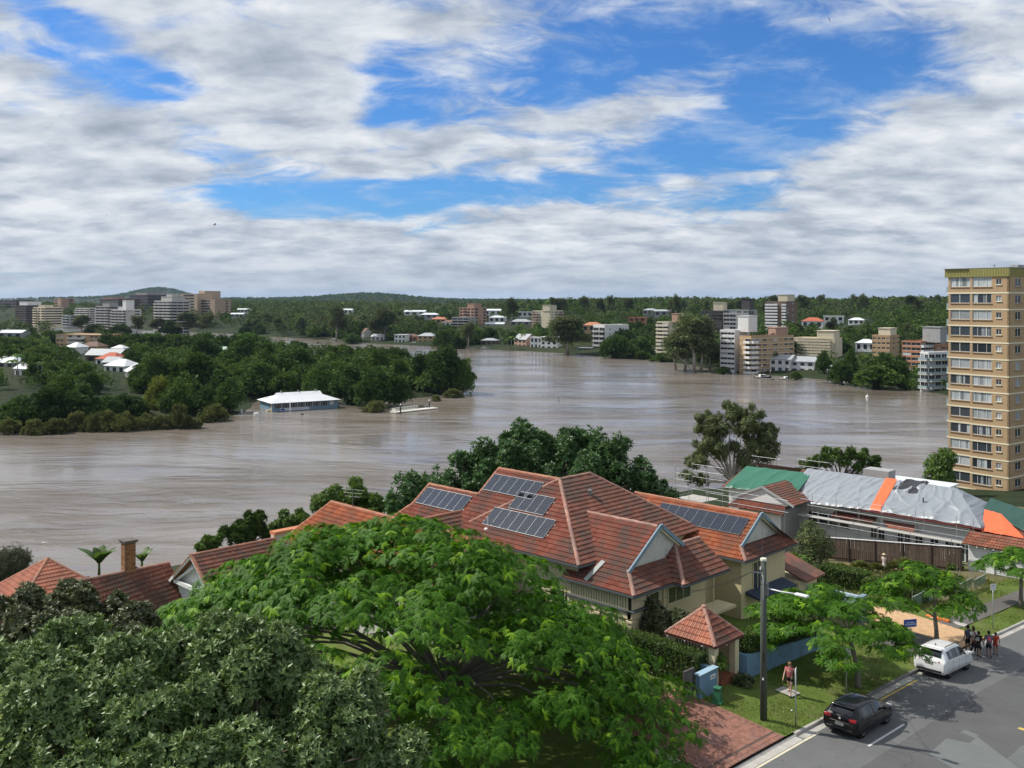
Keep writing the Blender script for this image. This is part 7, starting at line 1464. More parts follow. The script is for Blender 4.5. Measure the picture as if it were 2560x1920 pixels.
def banana(label, u, v, d, n, L, seed):
    rng = np.random.default_rng(seed); b = PD(u, d, ZV(v, d)); root = thing('banana_plant', label, 'plant', b); m = foliage('leaf_banana', (.06, .115, .03), (.10, .16, .04), None, trans=.35, obj=0)
    MB().tube([b-Vector((0, 0, .6)), b+Vector((0, 0, .8))], [.14, .1], 7).build('stem', GARD, root, True, world=True)
    for k in range(n):
        a = k*2.4+rng.normal(0, .2); el = rng.uniform(.95, 1.45); V = []; Fc = []; l = L*rng.uniform(.7, 1.1)
        for i in range(8):
            q = i/7; r_ = l*q*math.cos(el)+.25*l*q*q*math.sin(el); z = .7+l*q*math.sin(el)-.35*l*q*q; w = .34*l*math.sin(math.pi*min(.06+q*.94, 1))**.6*.6; ca, sa = math.cos(a), math.sin(a)
            V += [(b.x+r_*ca-w*sa, b.y+r_*sa+w*ca, b.z+z-.05), (b.x+r_*ca, b.y+r_*sa, b.z+z), (b.x+r_*ca+w*sa, b.y+r_*sa-w*ca, b.z+z-.05)]
        for i in range(7): Fc += [(i*3, i*3+1, i*3+4, i*3+3), (i*3+1, i*3+2, i*3+5, i*3+4)]
        MB().add(V, Fc).build('leaf', m, root, True, world=True)
banana('banana plant with broad leaves between the two left roofs', 248, 1425, 90, 9, 2.6, 81); banana('smaller banana plant right of the chimney', 355, 1420, 92, 7, 1.8, 82)
# ---------------------------------------------------------------- cars
BLACKP = mat('black_car_paint', (.004, .004, .005), .3, .15, var=0., coat=.55); WHITEP = mat('white_car_paint', (.74, .74, .73), .25, .5, var=0., coat=.8); NAVYP = mat('dark_blue_car_paint', (.008, .008, .018), .3, .2, var=0., coat=.6)
TYRE = mat('tyre', (.018, .018, .019), .85, .2, var=.1); RIM = mat('wheel_rim', (.42, .43, .44), .32, .5, metal=.7, var=.05); CARGL = mat('car_glass', (.010, .012, .014), .04, .7, var=0.); TLIGHT = mat('tail_light', (.30, .012, .018), .15, .6, var=0.); TRIMB = mat('black_trim', (.02, .02, .021), .5, var=0.); CHROME = mat('chrome', (.62, .63, .64), .15, .5, metal=1., var=0.); PLATEW = mat('plate_white', (.70, .70, .66), .5, var=0.); PLATEB = mat('plate_black', (.02, .02, .02), .5, var=0.); LENS = mat('headlamp', (.5, .52, .54), .1, .6, var=0.)
def lerp(a, b, t): return a+(b-a)*t
def car(name, label, loc, rotz, pitch, paint, st, wb, wr, wy, glass, extras):
    """body lofted through stations (x, zlow, zbelt, ztop, wlow, wbelt, wtop); glass: rear (x0,x1), side (x0,x1), front (x0,x1)"""
    t = thing(name, label, 'car', loc); t.rotation_euler = (0, pitch, rotz); S = np.array(st, float)
    xs = np.concatenate([np.linspace(S[i, 0], S[i+1, 0], 5)[:-1] for i in range(len(S)-1)]+[[S[-1, 0]]]); cols = []
    for k in range(1, 7):                                   # smooth the rails a little
        y = np.interp(xs, S[:, 0], S[:, k]); y2 = y.copy(); y2[1:-1] = .25*y[:-2]+.5*y[1:-1]+.25*y[2:]; cols.append(y2)
    Z = lambda x: [float(np.interp(x, xs, c)) for c in cols]
    def sec(x):
        zl, zb, zt, wl, wb_, wt = Z(x); mz = (zl+zb)/2; mw = max(wl, wb_)*1.015
        h = [(0, zl), (wl*.86, zl), (wl, zl+.10), (mw, mz), (lerp(mw, wb_, .7), lerp(mz, zb, .75)), (wb_, zb), (lerp(wb_, wt, .5)+.012, lerp(zb, zt-.04, .5)), (wt, zt-.04), (wt*.86, zt-.005), (wt*.45, zt+.018), (0, zt+.025)]
        return h
    V = []; Fc = []; secs = [sec(x) for x in xs]; n = len(secs[0]); full = 2*n-2
    for x, h in zip(xs, secs): V += [(x, y, z) for y, z in h]+[(x, -y, z) for y, z in h[1:-1][::-1]]
    for i in range(len(xs)-1):
        for k in range(full): Fc.append((i*full+k, (i+1)*full+k, (i+1)*full+(k+1) % full, i*full+(k+1) % full))
    Fc += [tuple(range(full)), tuple((len(xs)-1)*full+k for k in range(full))[::-1]]
    body = MB().add(V, Fc).build('body', paint, t, True)
    def side(x, q, sgn, off=.012): zl, zb, zt, wl, wb_, wt = Z(x); return (x, sgn*(lerp(wb_, wt, q)+.012*4*q*(1-q)+off), lerp(zb, zt-.04, q)+off*.3)
    for sg in (-1, 1):
        for (x0, x1, q1) in glass['side']:
            m = MB(); X_ = np.linspace(x0, x1, 9); P = []
            for x in X_: P.append(side(x, .10, sg)); P.append(side(x, q1, sg))
            m.add(P, [(2*i, 2*i+2, 2*i+3, 2*i+1) if sg < 0 else (2*i, 2*i+1, 2*i+3, 2*i+2) for i in range(8)]); m.build('side_window', CARGL, t, True)
        # door seams and handle
        for x in glass['seams']: MB().tube([(x, sg*(max(Z(x)[3], Z(x)[4])*1.016+.002), Z(x)[0]+.18), (x, sg*(Z(x)[4]+.004), Z(x)[1]-.02)], .006, 4).build('door_seam', TRIMB, t)
        for x in glass['handles']: MB().beam((x-.09, sg*(Z(x)[4]+.022), Z(x)[1]-.10), (x+.09, sg*(Z(x)[4]+.022), Z(x)[1]-.095), .035, .03).build('door_handle', paint, t)
        mx = glass['mirror']; MB().box(mx-.09, sg*(Z(mx)[4]-.02) if sg > 0 else -(Z(mx)[4]+.20), Z(mx)[1]+.02, mx+.07, sg*(Z(mx)[4]+.20) if sg > 0 else -(Z(mx)[4]-.02), Z(mx)[1]+.17).build('mirror', paint, t, True, bevel=.03)
    for nm, (x0, x1, wq), out in (('rear_window', glass['rear'], -1), ('windscreen', glass['front'], 1)):
        m = MB(); P = []; X_ = np.linspace(x0, x1, 7)
        for x in X_:
            zl, zb, zt, wl, wb_, wt = Z(x)
            for y in np.linspace(-1, 1, 9): P.append((x+out*.012, y*wt*wq, zt+.028-.02*abs(y)**2+.008))
        m.add(P, [(i*9+k, i*9+k+1, (i+1)*9+k+1, (i+1)*9+k) for i in range(6) for k in range(8)]); m.build(nm, CARGL, t, True)
    for x in (-wb/2+glass.get('wx', 0), wb/2+glass.get('wx', 0)):
        for sg in (-1, 1):
            a = MB(); a.lathe([(wr*.2, -.02), (wr+.075, -.02), (wr+.075, .012), (wr*.2, .012)], n=20); ar = a.build('wheel_arch', TRIMB, t, True); ar.location = (x, sg*(wy-.03), wr); ar.rotation_euler = (math.radians(90), 0, 0)
            w = MB(); w.lathe([(wr*.62, -.10), (wr*.94, -.105), (wr, -.07), (wr, .07), (wr*.94, .105), (wr*.62, .10)], n=24); wo = w.build('wheel', TYRE, t, True); wo.location = (x, sg*(wy-.06), wr); wo.rotation_euler = (math.radians(90), 0, 0)
            r = MB(); r.lathe([(wr*.55, -.085), (wr*.66, -.10), (wr*.66, .10), (wr*.55, .085)], n=20)
            for k in range(10): an = k*math.pi/5; r.beam((0, 0, -sg*.075), (wr*.6*math.cos(an), wr*.6*math.sin(an), -sg*.09), .05, .03, up=(0, 0, 1))
            put('rim', r.mesh('rim', RIM), wo)
    extras(t, Z); return t
def on_road(X, Y): return (X, Y, float(zk(Y)))
slope = lambda Y: math.atan(-(float(zk(Y+1))-float(zk(Y-1)))/2)
def boxp(t, name, m, *b, bevel=.0): return MB().box(*b).build(name, m, t, bool(bevel), bevel=bevel)
def golf_extras(t, Z):
    for sg in (-1, 1): boxp(t, 'tail_light', TLIGHT, -2.13, sg*.44, .83, -2.0, sg*.80, .97, bevel=.02); boxp(t, 'headlight', LENS, 1.88, sg*.48, .66, 2.04, sg*.76, .80, bevel=.02)
    boxp(t, 'number_plate', PLATEW, -2.165, -.20, .575, -2.14, .20, .69); 
    for k in range(6): boxp(t, 'plate_character', PLATEB, -2.169, -.165+k*.06, .605, -2.165, -.13+k*.06, .66)
    r = MB(); r.lathe([(.05, 0), (.062, 0), (.062, .008), (.05, .008)], n=20); b = r.build('badge_ring', CHROME, t, True); b.location = (-2.135, 0, .90); b.rotation_euler = (0, -math.pi/2, 0)
    v = MB(); 
    for (p, q) in (((-.03, .035), (0, 0.005)), ((0, .005), (.03, .035)), ((-.045, .01), (-.02, -.045)), ((-.02, -.045), (0, -.005)), ((0, -.005), (.02, -.045)), ((.02, -.045), (.045, .01))): v.beam((-2.14, p[0], .90+p[1]), (-2.14, q[0], .90+q[1]), .008, .008)
    v.build('badge_letters', CHROME, t)
    boxp(t, 'chrome_strip', CHROME, -2.155, -.48, .735, -2.125, .48, .75); boxp(t, 'roof_spoiler', BLACKP, -1.90, -.56, 1.36, -1.62, .56, 1.415, bevel=.02); boxp(t, 'rear_wiper', TRIMB, -2.04, -.02, 1.06, -2.0, .42, 1.085); boxp(t, 'window_sticker', PLATEW, -2.055, .38+.02, .985, -2.04, .52, 1.02)
    boxp(t, 'lower_bumper', TRIMB, -2.15, -.66, .36, -2.05, .66, .46, bevel=.02)
    for sg in (-1, 1): MB().beam((-1.5, sg*.905, .955), (.75, sg*.905, .935), .012, .02).build('window_trim', CHROME, t)
golf = [(-2.14, .42, .60, .64, .62, .64, .50), (-2.11, .30, .80, .90, .78, .82, .66), (-2.03, .25, .92, 1.00, .85, .87, .68), (-1.93, .22, .95, 1.14, .88, .885, .655), (-1.72, .21, .95, 1.38, .89, .89, .61), (-1.5, .20, .95, 1.435, .895, .895, .60), (-.6, .20, .94, 1.475, .90, .90, .60), (0, .20, .93, 1.465, .90, .90, .60), (.4, .20, .93, 1.39, .90, .90, .60), (.98, .20, .93, 1.06, .90, .885, .64), (1.15, .20, .92, .985, .895, .875, .66), (1.7, .22, .83, .885, .88, .82, .60), (2.0, .26, .70, .76, .82, .74, .52), (2.12, .36, .55, .60, .68, .60, .42)]
car('hatchback_car', 'black hatchback parked at the kerb beside a white bay line', on_road(-21.4, 45.65), math.radians(90), slope(45.6), BLACKP, golf, 2.63, .315, .80, dict(side=[(-1.55, -.42, .84), (-.34, .62, .84)], rear=(-1.99, -1.74, .86), front=(.36, .97, .9), seams=[-1.2, -.38, .72], handles=[-.95, -.15], mirror=.62), golf_extras)
def suv_extras(t, Z):
    for sg in (-1, 1):
        MB().add([(-2.30, sg*.52, 1.05), (-2.10, sg*.86, 1.08), (-1.93, sg*.925, 1.07), (-2.10, sg*.90, .95), (-2.315, sg*.60, .93), (-2.32, sg*.50, .98)], [(0, 1, 2, 3, 4, 5) if sg > 0 else (5, 4, 3, 2, 1, 0)]).build('tail_light', TLIGHT, t); boxp(t, 'headlight', LENS, 2.02, sg*.5, .82, 2.24, sg*.82, .93, bevel=.03)
        MB().tube([(-1.55, sg*.56, 1.69), (-1.4, sg*.56, 1.745), (.35, sg*.56, 1.745), (.55, sg*.56, 1.68)], .022, 6).build('roof_rail', TRIMB, t, True)
    boxp(t, 'number_plate', PLATEB, -2.335, -.20, .80, -2.31, .20, .91)
    for k in range(6): boxp(t, 'plate_character', PLATEW, -2.339, -.155+k*.056, .83, -2.335, -.12+k*.056, .88)
    boxp(t, 'emblem', CHROME, -2.325, -.06, .99, -2.305, .06, 1.04, bevel=.01); boxp(t, 'tailgate_garnish', CHROME, -2.32, -.42, .935, -2.30, .42, .955); boxp(t, 'roof_spoiler', WHITEP, -2.12, -.58, 1.60, -1.80, .58, 1.66, bevel=.02); boxp(t, 'lower_bumper', TRIMB, -2.33, -.70, .40, -2.22, .70, .53, bevel=.02); MB().lathe([(.05, 0), (.03, .05), (.01, .12)], (-1.45, 0, 1.70), 8).build('roof_aerial', TRIMB, t)
suv = [(-2.32, .50, .70, .74, .66, .68, .55), (-2.30, .40, .92, 1.0, .82, .84, .70), (-2.22, .33, 1.04, 1.14, .88, .89, .70), (-2.10, .30, 1.07, 1.36, .905, .90, .67), (-1.92, .28, 1.08, 1.58, .91, .905, .63), (-1.7, .27, 1.08, 1.665, .91, .91, .62), (-.6, .26, 1.05, 1.71, .91, .91, .62), (.1, .26, 1.04, 1.69, .91, .91, .62), (.5, .26, 1.03, 1.58, .91, .91, .62), (1.12, .26, 1.03, 1.17, .91, .90, .66), (1.3, .26, 1.02, 1.09, .905, .89, .68), (1.9, .29, .94, .99, .89, .83, .62), (2.2, .34, .78, .84, .82, .72, .52), (2.32, .44, .62, .66, .66, .58, .42)]
car('white_suv', 'white four wheel drive wagon parked beside the blue sign', on_road(-21.95, 57.9), math.radians(90), slope(57.9), WHITEP, suv, 2.70, .355, .80, dict(side=[(-1.75, -1.25, .80), (-1.17, -.28, .84), (-.2, .78, .84)], rear=(-2.19, -1.92, .88), front=(.46, 1.1, .9), seams=[-1.15, -.24, .86], handles=[-.9, .0], mirror=.80), suv_extras)
def sedan_extras(t, Z):
    for sg in (-1, 1): boxp(t, 'tail_light', TLIGHT, -2.30, sg*.50, .80, -2.16, sg*.84, .98, bevel=.02)
    boxp(t, 'number_plate', PLATEW, -2.33, -.24, .70, -2.30, .24, .83); boxp(t, 'chrome_strip', CHROME, -2.325, -.5, .86, -2.30, .5, .88); boxp(t, 'bumper_bar', CHROME, -2.35, -.74, .50, -2.29, .74, .56, bevel=.01)
sedan = [(-2.32, .40, .66, .70, .66, .68, .55), (-2.28, .30, .90, .96, .82, .84, .70), (-2.1, .26, .97, 1.03, .88, .86, .68), (-1.55, .22, .98, 1.07, .90, .88, .68), (-.95, .20, .97, 1.40, .905, .90, .58), (-.5, .20, .96, 1.45, .905, .905, .57), (.1, .20, .95, 1.44, .905, .905, .57), (.5, .20, .95, 1.34, .905, .90, .57), (1.1, .20, .94, 1.03, .90, .88, .64), (1.9, .24, .82, .87, .86, .80, .58), (2.25, .34, .60, .65, .72, .66, .46)]
car('dark_sedan', 'dark blue sedan cut by the right picture edge', on_road(-21.85, 79.6), math.radians(90), slope(79.6), NAVYP, sedan, 2.72, .32, .80, dict(side=[(-1.1, -.2, .84), (-.12, .8, .84)], rear=(-1.5, -.97, .9), front=(.48, 1.08, .9), seams=[-.9, -.16, .86], handles=[-.6, .2], mirror=.8), sedan_extras)
# ---------------------------------------------------------------- people
def skin_obj(name, pts, edges, radii, m, parent, sub=1, root=0):
    me = bpy.data.meshes.new(name); me.from_pydata(pts, edges, []); o = put(name, me, parent); md = o.modifiers.new('skin', 'SKIN'); md.use_smooth_shade = True
    for i, r in enumerate(radii): sv = me.skin_vertices[0].data[i]; sv.radius = (r, r) if not hasattr(r, '__len__') else r; sv.use_root = (i == root)
    sb = o.modifiers.new('smooth', 'SUBSURF'); sb.levels = sub; sb.render_levels = sub; me.materials.append(m); return o
def person(label, loc, rot, h, top, bottom, hairc, skinc=(.42, .24, .16), pose='stand', sleeves=.55, legs=.55, hair='short', bag=False, shoes=(.04, .04, .045), hat=None, print_=None, dress=False, group=None):
    t = thing('person', label, 'person', loc, rot, group); k = h/1.75; SK = mat('skin_%02d' % int(skinc[0]*100), skinc, .55, var=.05); TM = mat('cloth_%d%d%d' % tuple(int(c*99) for c in top), top, .85, var=.08); BM = mat('cloth_%d%d%d' % tuple(int(c*99) for c in bottom), bottom, .85, var=.08); HM = mat('hair_%d%d%d' % tuple(int(c*99) for c in hairc), hairc, .6, var=.15)
    sw = {'walk': .26, 'stand': .02, 'fold': .02}[pose]; J = {}
    J['pel'] = (0, 0, .95); J['wst'] = (.0, 0, 1.10); J['chs'] = (.0, 0, 1.30); J['nek'] = (-.01, 0, 1.47); J['hd0'] = (.01, 0, 1.56); J['hd1'] = (.02, 0, 1.67)
    for s, y in (('l', 1), ('r', -1)):
        f = sw*y; J['hip'+s] = (0, .09*y, .92); J['kne'+s] = (f*.55+.03, .10*y, .50); J['ank'+s] = (f*1.05-(.10 if f < 0 else 0), .10*y, .09+(.05 if f < 0 else 0)); J['toe'+s] = (f*1.05+.15-(.10 if f < 0 else 0), .12*y, .03+(.02 if f < 0 else 0))
        J['sho'+s] = (0, .19*y, 1.41)
        if pose == 'fold': J['elb'+s] = (.06, .25*y, 1.16); J['wri'+s] = (.20, .02*y, 1.14); J['pal'+s] = (.20, -.06*y, 1.16)
        else: a = -sw*y; J['elb'+s] = (a*.35-.02, .26*y, 1.15); J['wri'+s] = (a*.9+.06, .28*y, .93); J['pal'+s] = (a*1.05+.08, .28*y, .85)
    names = list(J); P = [tuple(c*k for c in J[n]) for n in names]; ix = {n: i for i, n in enumerate(names)}; E = [('pel', 'wst'), ('wst', 'chs'), ('chs', 'nek'), ('nek', 'hd0'), ('hd0', 'hd1')]
    for s in 'lr': E += [('pel', 'hip'+s), ('hip'+s, 'kne'+s), ('kne'+s, 'ank'+s), ('ank'+s, 'toe'+s), ('chs', 'sho'+s), ('sho'+s, 'elb'+s), ('elb'+s, 'wri'+s), ('wri'+s, 'pal'+s)]
    RD = dict(pel=(.14, .11), wst=(.125, .10), chs=(.15, .11), nek=.055, hd0=.085, hd1=.085); RD.update({a+s: r for s in 'lr' for a, r in (('hip', .095), ('kne', .06), ('ank', .042), ('toe', .038), ('sho', .065), ('elb', .043), ('wri', .03), ('pal', .035))})
    rad = [tuple(q*k for q in RD[n]) if hasattr(RD[n], '__len__') else RD[n]*k for n in names]; edges = [(ix[a], ix[b]) for a, b in E]
    for s, y in (('l', 1), ('r', -1)):                       # five fingers each, slightly curled
        b = Vector(J['pal'+s]); d = (Vector(J['pal'+s])-Vector(J['wri'+s])).normalized(); sd = d.cross(Vector((0, 1, 0) if abs(d.y) < .9 else (1, 0, 0))).normalized()
        for q, (off, ln) in enumerate(((-.028, .06), (-.010, .075), (.010, .07), (.027, .055), (.05, .04))):
            i0 = len(P); p0 = b+sd*off; p1 = p0+d*ln*.6+sd*(.02 if q == 4 else 0); p2 = p1+d*ln*.5+Vector((.012, -.01*y, 0)); P += [tuple(p1*k), tuple(p2*k)]; rad += [.010*k, .008*k]; edges += [(ix['pal'+s], i0), (i0, i0+1)]
    skin_obj('body', P, edges, rad, SK, t, 1, ix['pel'])
    def chain(nm, m, spec, rt=0):
        pts, rr, ed, id_ = [], [], [], {}
        for (n, p, r) in spec['v']: id_[n] = len(pts); pts.append(tuple(Vector(p)*k)); rr.append(tuple(q*k for q in r) if hasattr(r, '__len__') else r*k)
        return skin_obj(nm, pts, [(id_[a], id_[b]) for a, b in spec['e']], rr, m, t, 1, rt)
    L3 = lambda a, b, q: tuple(Vector(J[a]).lerp(Vector(J[b]), q))
    v = [('a', (0, 0, .93 if not dress else .95), (.165, .125)), ('b', J['wst'], (.145, .12)), ('c', J['chs'], (.17, .128)), ('d', (-.005, 0, 1.43), (.10, .09))]; e = [('a', 'b'), ('b', 'c'), ('c', 'd')]
    for s in 'lr': v += [('s'+s, J['sho'+s], .082), ('e'+s, L3('sho'+s, 'elb'+s, min(sleeves*1.6, 1.)), .066)]; e += [('c', 's'+s), ('s'+s, 'e'+s)]
    if dress: v += [('f', (0, 0, .70), (.24, .21)), ('g', (0, 0, .48), (.29, .26))]; e += [('a', 'f'), ('f', 'g')]
    chain('dress' if dress else 'shirt', TM, {'v': v, 'e': e}, 1)
    if not dress:
        v = [('a', (0, 0, .98), (.155, .118)), ('p', (0, 0, .92), (.16, .122))]; e = [('a', 'p')]
        for s in 'lr': v += [('h'+s, tuple(Vector(J['hip'+s])+Vector((0, 0, -.06))), .112), ('k'+s, L3('hip'+s, 'kne'+s, min(legs*1.7, 1.)), .092 if legs < .9 else .075)]; e += [('p', 'h'+s), ('h'+s, 'k'+s)]
        if legs > .9:
            for s in 'lr': v.append(('m'+s, L3('kne'+s, 'ank'+s, .92), .055)); e.append(('k'+s, 'm'+s))
        chain('trousers' if legs > .9 else 'shorts', BM, {'v': v, 'e': e}, 1)
    for s in 'lr': a = Vector(J['ank'+s])*k; o = Vector(J['toe'+s])*k; MB().beam(a*.25+o*.75-Vector((.13*k, 0, .0)), o+Vector((.04*k, 0, 0)), .09*k, .075*k).build('shoe', mat('shoe_%d' % int(shoes[0]*100), shoes, .6), t, True, bevel=.02)
    hd = Vector((.015, 0, 1.625))*k
    if hat: MB().lathe([(.20*k, 0), (.205*k, .012), (.10*k, .03), (.095*k, .10), (.05*k, .125)], hd+Vector((0, 0, .07*k)), 14).build('hat', mat('straw_hat', hat, .9), t, True)
    hb = MB(); hb.lathe([(.05*k, -.10*k), (.094*k, -.05*k), (.101*k, .02*k), (.09*k, .075*k), (.05*k, .11*k), (.01*k, .118*k)], hd+Vector((-.022*k, 0, .012)), 12)
    if hair == 'long': hb.tube([hd+Vector((-.07*k, 0, 0)), hd+Vector((-.11*k, .01, -.16*k)), hd+Vector((-.12*k, .02, -.34*k))], [.085*k, .10*k, .04*k], 8)
    if hair == 'bun': hb.lathe([(.01, -.05*k), (.05*k, -.03*k), (.05*k, .03*k), (.01, .05*k)], hd+Vector((-.06*k, 0, .15*k)), 10)
    hb.build('hair', HM, t, True)
    for y in (-1, 1): MB().lathe([(.004, -.008), (.011*k, 0), (.004, .008)], hd+Vector((.084*k, y*.032*k, .0)), 6).build('eye', PLATEB, t)
    MB().lathe([(.016*k, -.02*k), (.006*k, .02*k)], hd+Vector((.094*k, 0, -.025*k)), 6).build('nose', SK, t); MB().box(hd.x+.082*k, -.022*k, hd.z-.062*k, hd.x+.09*k, .022*k, hd.z-.054*k).build('mouth', mat('lips', (.28, .10, .09), .6), t)
    if print_: MB().box(-.145*k, -.09*k, 1.12*k, -.128*k, .09*k, 1.36*k).build('shirt_print', mat('shirt_print_%d' % int(print_[0]*99), print_, .8), t, bevel=.004)
    if bag: MB().box(-.16*k, .24*k, .78*k, .10*k, .34*k, 1.02*k).build('bag', TRIMB, t, True, bevel=.03)
    return t
def rd(u, v):
    h = 22.
    for _ in range(15): d = F*h/(v-HOR); x = (u-1280)/F*d; h = float(np.interp((x+d)*S2, KY, KH))
    p = W(x, d, CAMZ-h); return (p.x, p.y, p.z)
toc = math.radians(-45)                                       # local +x towards the camera
wz = float(zverge(-25.3, 45.9)); person('woman in pink top and black skirt walking on the verge', (-25.3, 45.9, wz), toc-.5, 1.70, (.50, .13, .14), (.012, .012, .014), (.26, .13, .055), (.55, .34, .25), 'walk', .28, .34, 'long', True)
GP = 'people standing in the road'
person('man in grey-blue T-shirt and dark shorts seen from behind, leftmost of the group', rd(2420, 1632), toc+math.pi+.3, 1.76, (.085, .105, .15), (.012, .013, .016), (.012, .010, .010), (.24, .13, .09), 'stand', .42, .5, group=GP, shoes=(.55, .55, .55))
person('woman in white top with dark bun and black leggings, second of the group', rd(2434, 1635), toc+.4, 1.70, (.62, .61, .60), (.012, .012, .013), (.015, .011, .010), (.26, .14, .10), 'fold', .5, 1., 'bun', group=GP, shoes=(.6, .6, .6))
person('youth in black vest and black shorts, middle of the group', rd(2447, 1642), toc+2.3, 1.60, (.018, .018, .02), (.012, .012, .013), (.012, .010, .010), (.24, .13, .09), 'stand', .12, .6, group=GP, print_=(.5, .5, .5))
person('youth in grey T-shirt with pink back print, fourth of the group', rd(2472, 1643), toc+2.9, 1.66, (.135, .135, .145), (.015, .016, .022), (.012, .010, .010), (.24, .13, .09), 'stand', .5, .5, group=GP, print_=(.75, .13, .22))
person('small boy in orange-red shirt and shorts, rightmost of the group', rd(2489, 1637), toc+2.6, 1.42, (.50, .055, .03), (.42, .05, .03), (.012, .010, .010), (.26, .14, .10), 'stand', .45, .4, group=GP)
person('person in cream dress and straw hat standing in the weedy yard', (-36.9, 83.6, float(yz(np.array([-36.9]), np.array([83.6]))[0])), toc+2.6, 1.66, (.60, .52, .46), (.5, .45, .4), (.20, .12, .06), (.5, .32, .24), 'fold', .3, .4, hat=(.62, .52, .33), dress=True)
# ---------------------------------------------------------------- pole, signs, pillar
def pole():
    x, y = -24.5, 41.9; z0 = float(zverge(x, y)); zt = 35-(1402-HOR)*46.9/F; t = thing('street_light_pole', 'dark timber power pole with white lamp arm on the verge', 'pole', (x, y, z0)); TIM = mat('weathered_pole', (.075, .085, .070), .85, var=.35, scale=1.5, stretch=(1, 1, .12), bump=.4, bscale=25)
    MB().tube([(x, y, z0-.3), (x, y, z0+4), (x, y, zt)], [.175, .155, .135], 16).build('shaft', TIM, t, True, world=True); MB().lathe([(.145, 0), (.16, .02), (.16, .11), (.13, .14)], (x, y, zt-.02), 14).build('cap', mat('cream_cap', (.66, .64, .52), .7), t, world=True)
    za = 20.95; MB().tube([(x+.12, y, za), (x+.9, y+.05, za-.03), (x+1.75, y+.1, za+.02)], .035, 8).build('lamp_arm', RAILW, t, True, world=True); MB().box(x+1.65, y-.04, za-.03, x+2.3, y+.22, za+.07).build('lamp_head', RAILW, t, True, world=True, bevel=.03); MB().box(x+1.75, y+.0, za-.045, x+2.2, y+.18, za-.03).build('lamp_lens', LENS, t, world=True)
    MB().tube([(x-.02, y-.17, zt-.75), (x+.02, y-.19, zt-.62), (x+.07, y-.17, zt-.75), (x+.08, y-.165, zt-1.9)], .022, 6).build('conduit', RAILW, t, True, world=True); MB().box(x+.13, y-.1, za-.35, x+.24, y+.08, za+.25).build('arm_bracket', ALU, t, world=True)
    MB().beam((x-.1, y-.12, zt-.6), (x-.42, y-.42, zt-.55), .06, .05).build('insulator_bracket', ALU, t, world=True); MB().lathe([(.03, 0), (.05, .05), (.03, .1), (.045, .15)], (x-.08, y-.14, zt-.45), 8).build('insulator', RAILW, t, world=True); MB().box(x+.02, y-.165, z0+2.0, x+.10, y-.15, z0+2.1).build('pole_tag', RAILW, t, world=True)
    MB().box(x+.05, y-.165, z0+2.95, x+.14, y-.14, z0+3.3).build('number_strip', PLATEB, t, world=True)
    for (nm, a, b, sag, r) in (('service_wire', (x-.42, y-.42, zt-.55), (-33.3, 47.6, 17.75), .35, .012), ('service_wire', (x, y-.1, zt-.2), (-34.2, 58.3, 20.2), .3, .010), ('service_wire', (x-.3, y-.3, zt-.5), (-34.0, 43.95, 17.7), .3, .009)):
        a, b = Vector(a), Vector(b); w = MB().tube([a.lerp(b, q)-Vector((0, 0, sag*4*q*(1-q))) for q in np.linspace(0, 1, 12)], r, 5); tag(w.build(nm, TRIMB, org=tuple(a)), ['sagging wire from pole to porch corner', 'thin wire from pole to right gable', 'lower wire from pole to slatted porch corner'][0 if r > .011 else (1 if r > .0095 else 2)], 'wire', 'wires from the pole')
pole()
def sign(label, x, y, zb, zt, w, h, rot, plate, lines, tcol, pole_m=None, arrow=False):
    t = thing('street_sign', label, 'sign', (x, y, zb), rot); MB().tube([(0, 0, -.2), (0, 0, zt-zb)], .03, 8).build('post', pole_m or STEEL, t, True); p = MB().box(.032, -w/2, zt-zb-h, .042, w/2, zt-zb).build('plate', plate, t)
    for (s, yy, zz, size) in lines: me = text_mesh(s, size, tcol); o = put('lettering', me, p); o.matrix_basis = Matrix.Translation((.047, yy, zt-zb-h+zz)) @ Matrix(((0, 0, 1), (1, 0, 0), (0, 1, 0))).to_4x4()
    return t, p
SGW = mat('sign_white', (.66, .67, .66), .45, var=.03); SGB = mat('sign_blue', (.012, .045, .24), .4, var=.03); SGG = mat('sign_green_ink', (.03, .06, .045), .6); SGX = mat('sign_white_ink', (.72, .74, .78), .6)
zv = lambda X, Y: float(zverge(X, Y))
sign('white square parking sign on a pole beside the street tree', -23.3, 48.2, zv(-23.3, 48.2), 16.7, .42, .48, toc+.1, SGW, [('4P', -.1, .40, .12), ('S', .12, .38, .14), ('L S', -.1, .24, .07), ('—', -.1, .05, .1), ('~', .1, .05, .1)], SGG)
sign('white parking sign turned edge-on near the black hatchback', -23.25, 42.75, zv(-23.25, 42.75), 17.1, .40, .47, toc+1.28, SGW, [('4P', .0, .36, .13)], SGG)
sign('blue street sign with white lettering beside the white wagon', -23.6, 57.0, zv(-23.6, 57), 16.05, .88, .46, toc+.25, SGB, [('PEDESTRIAN', .0, .27, .10), ('CROSSING AREA', .0, .16, .10), ('→', 0, .06, .1)], SGX)
sign('white parking sign beyond the group of people', -23.4, 70.4, zv(-23.4, 70.4), 15.4, .42, .45, toc+.15, SGW, [('4P', 0, .33, .13)], SGG)
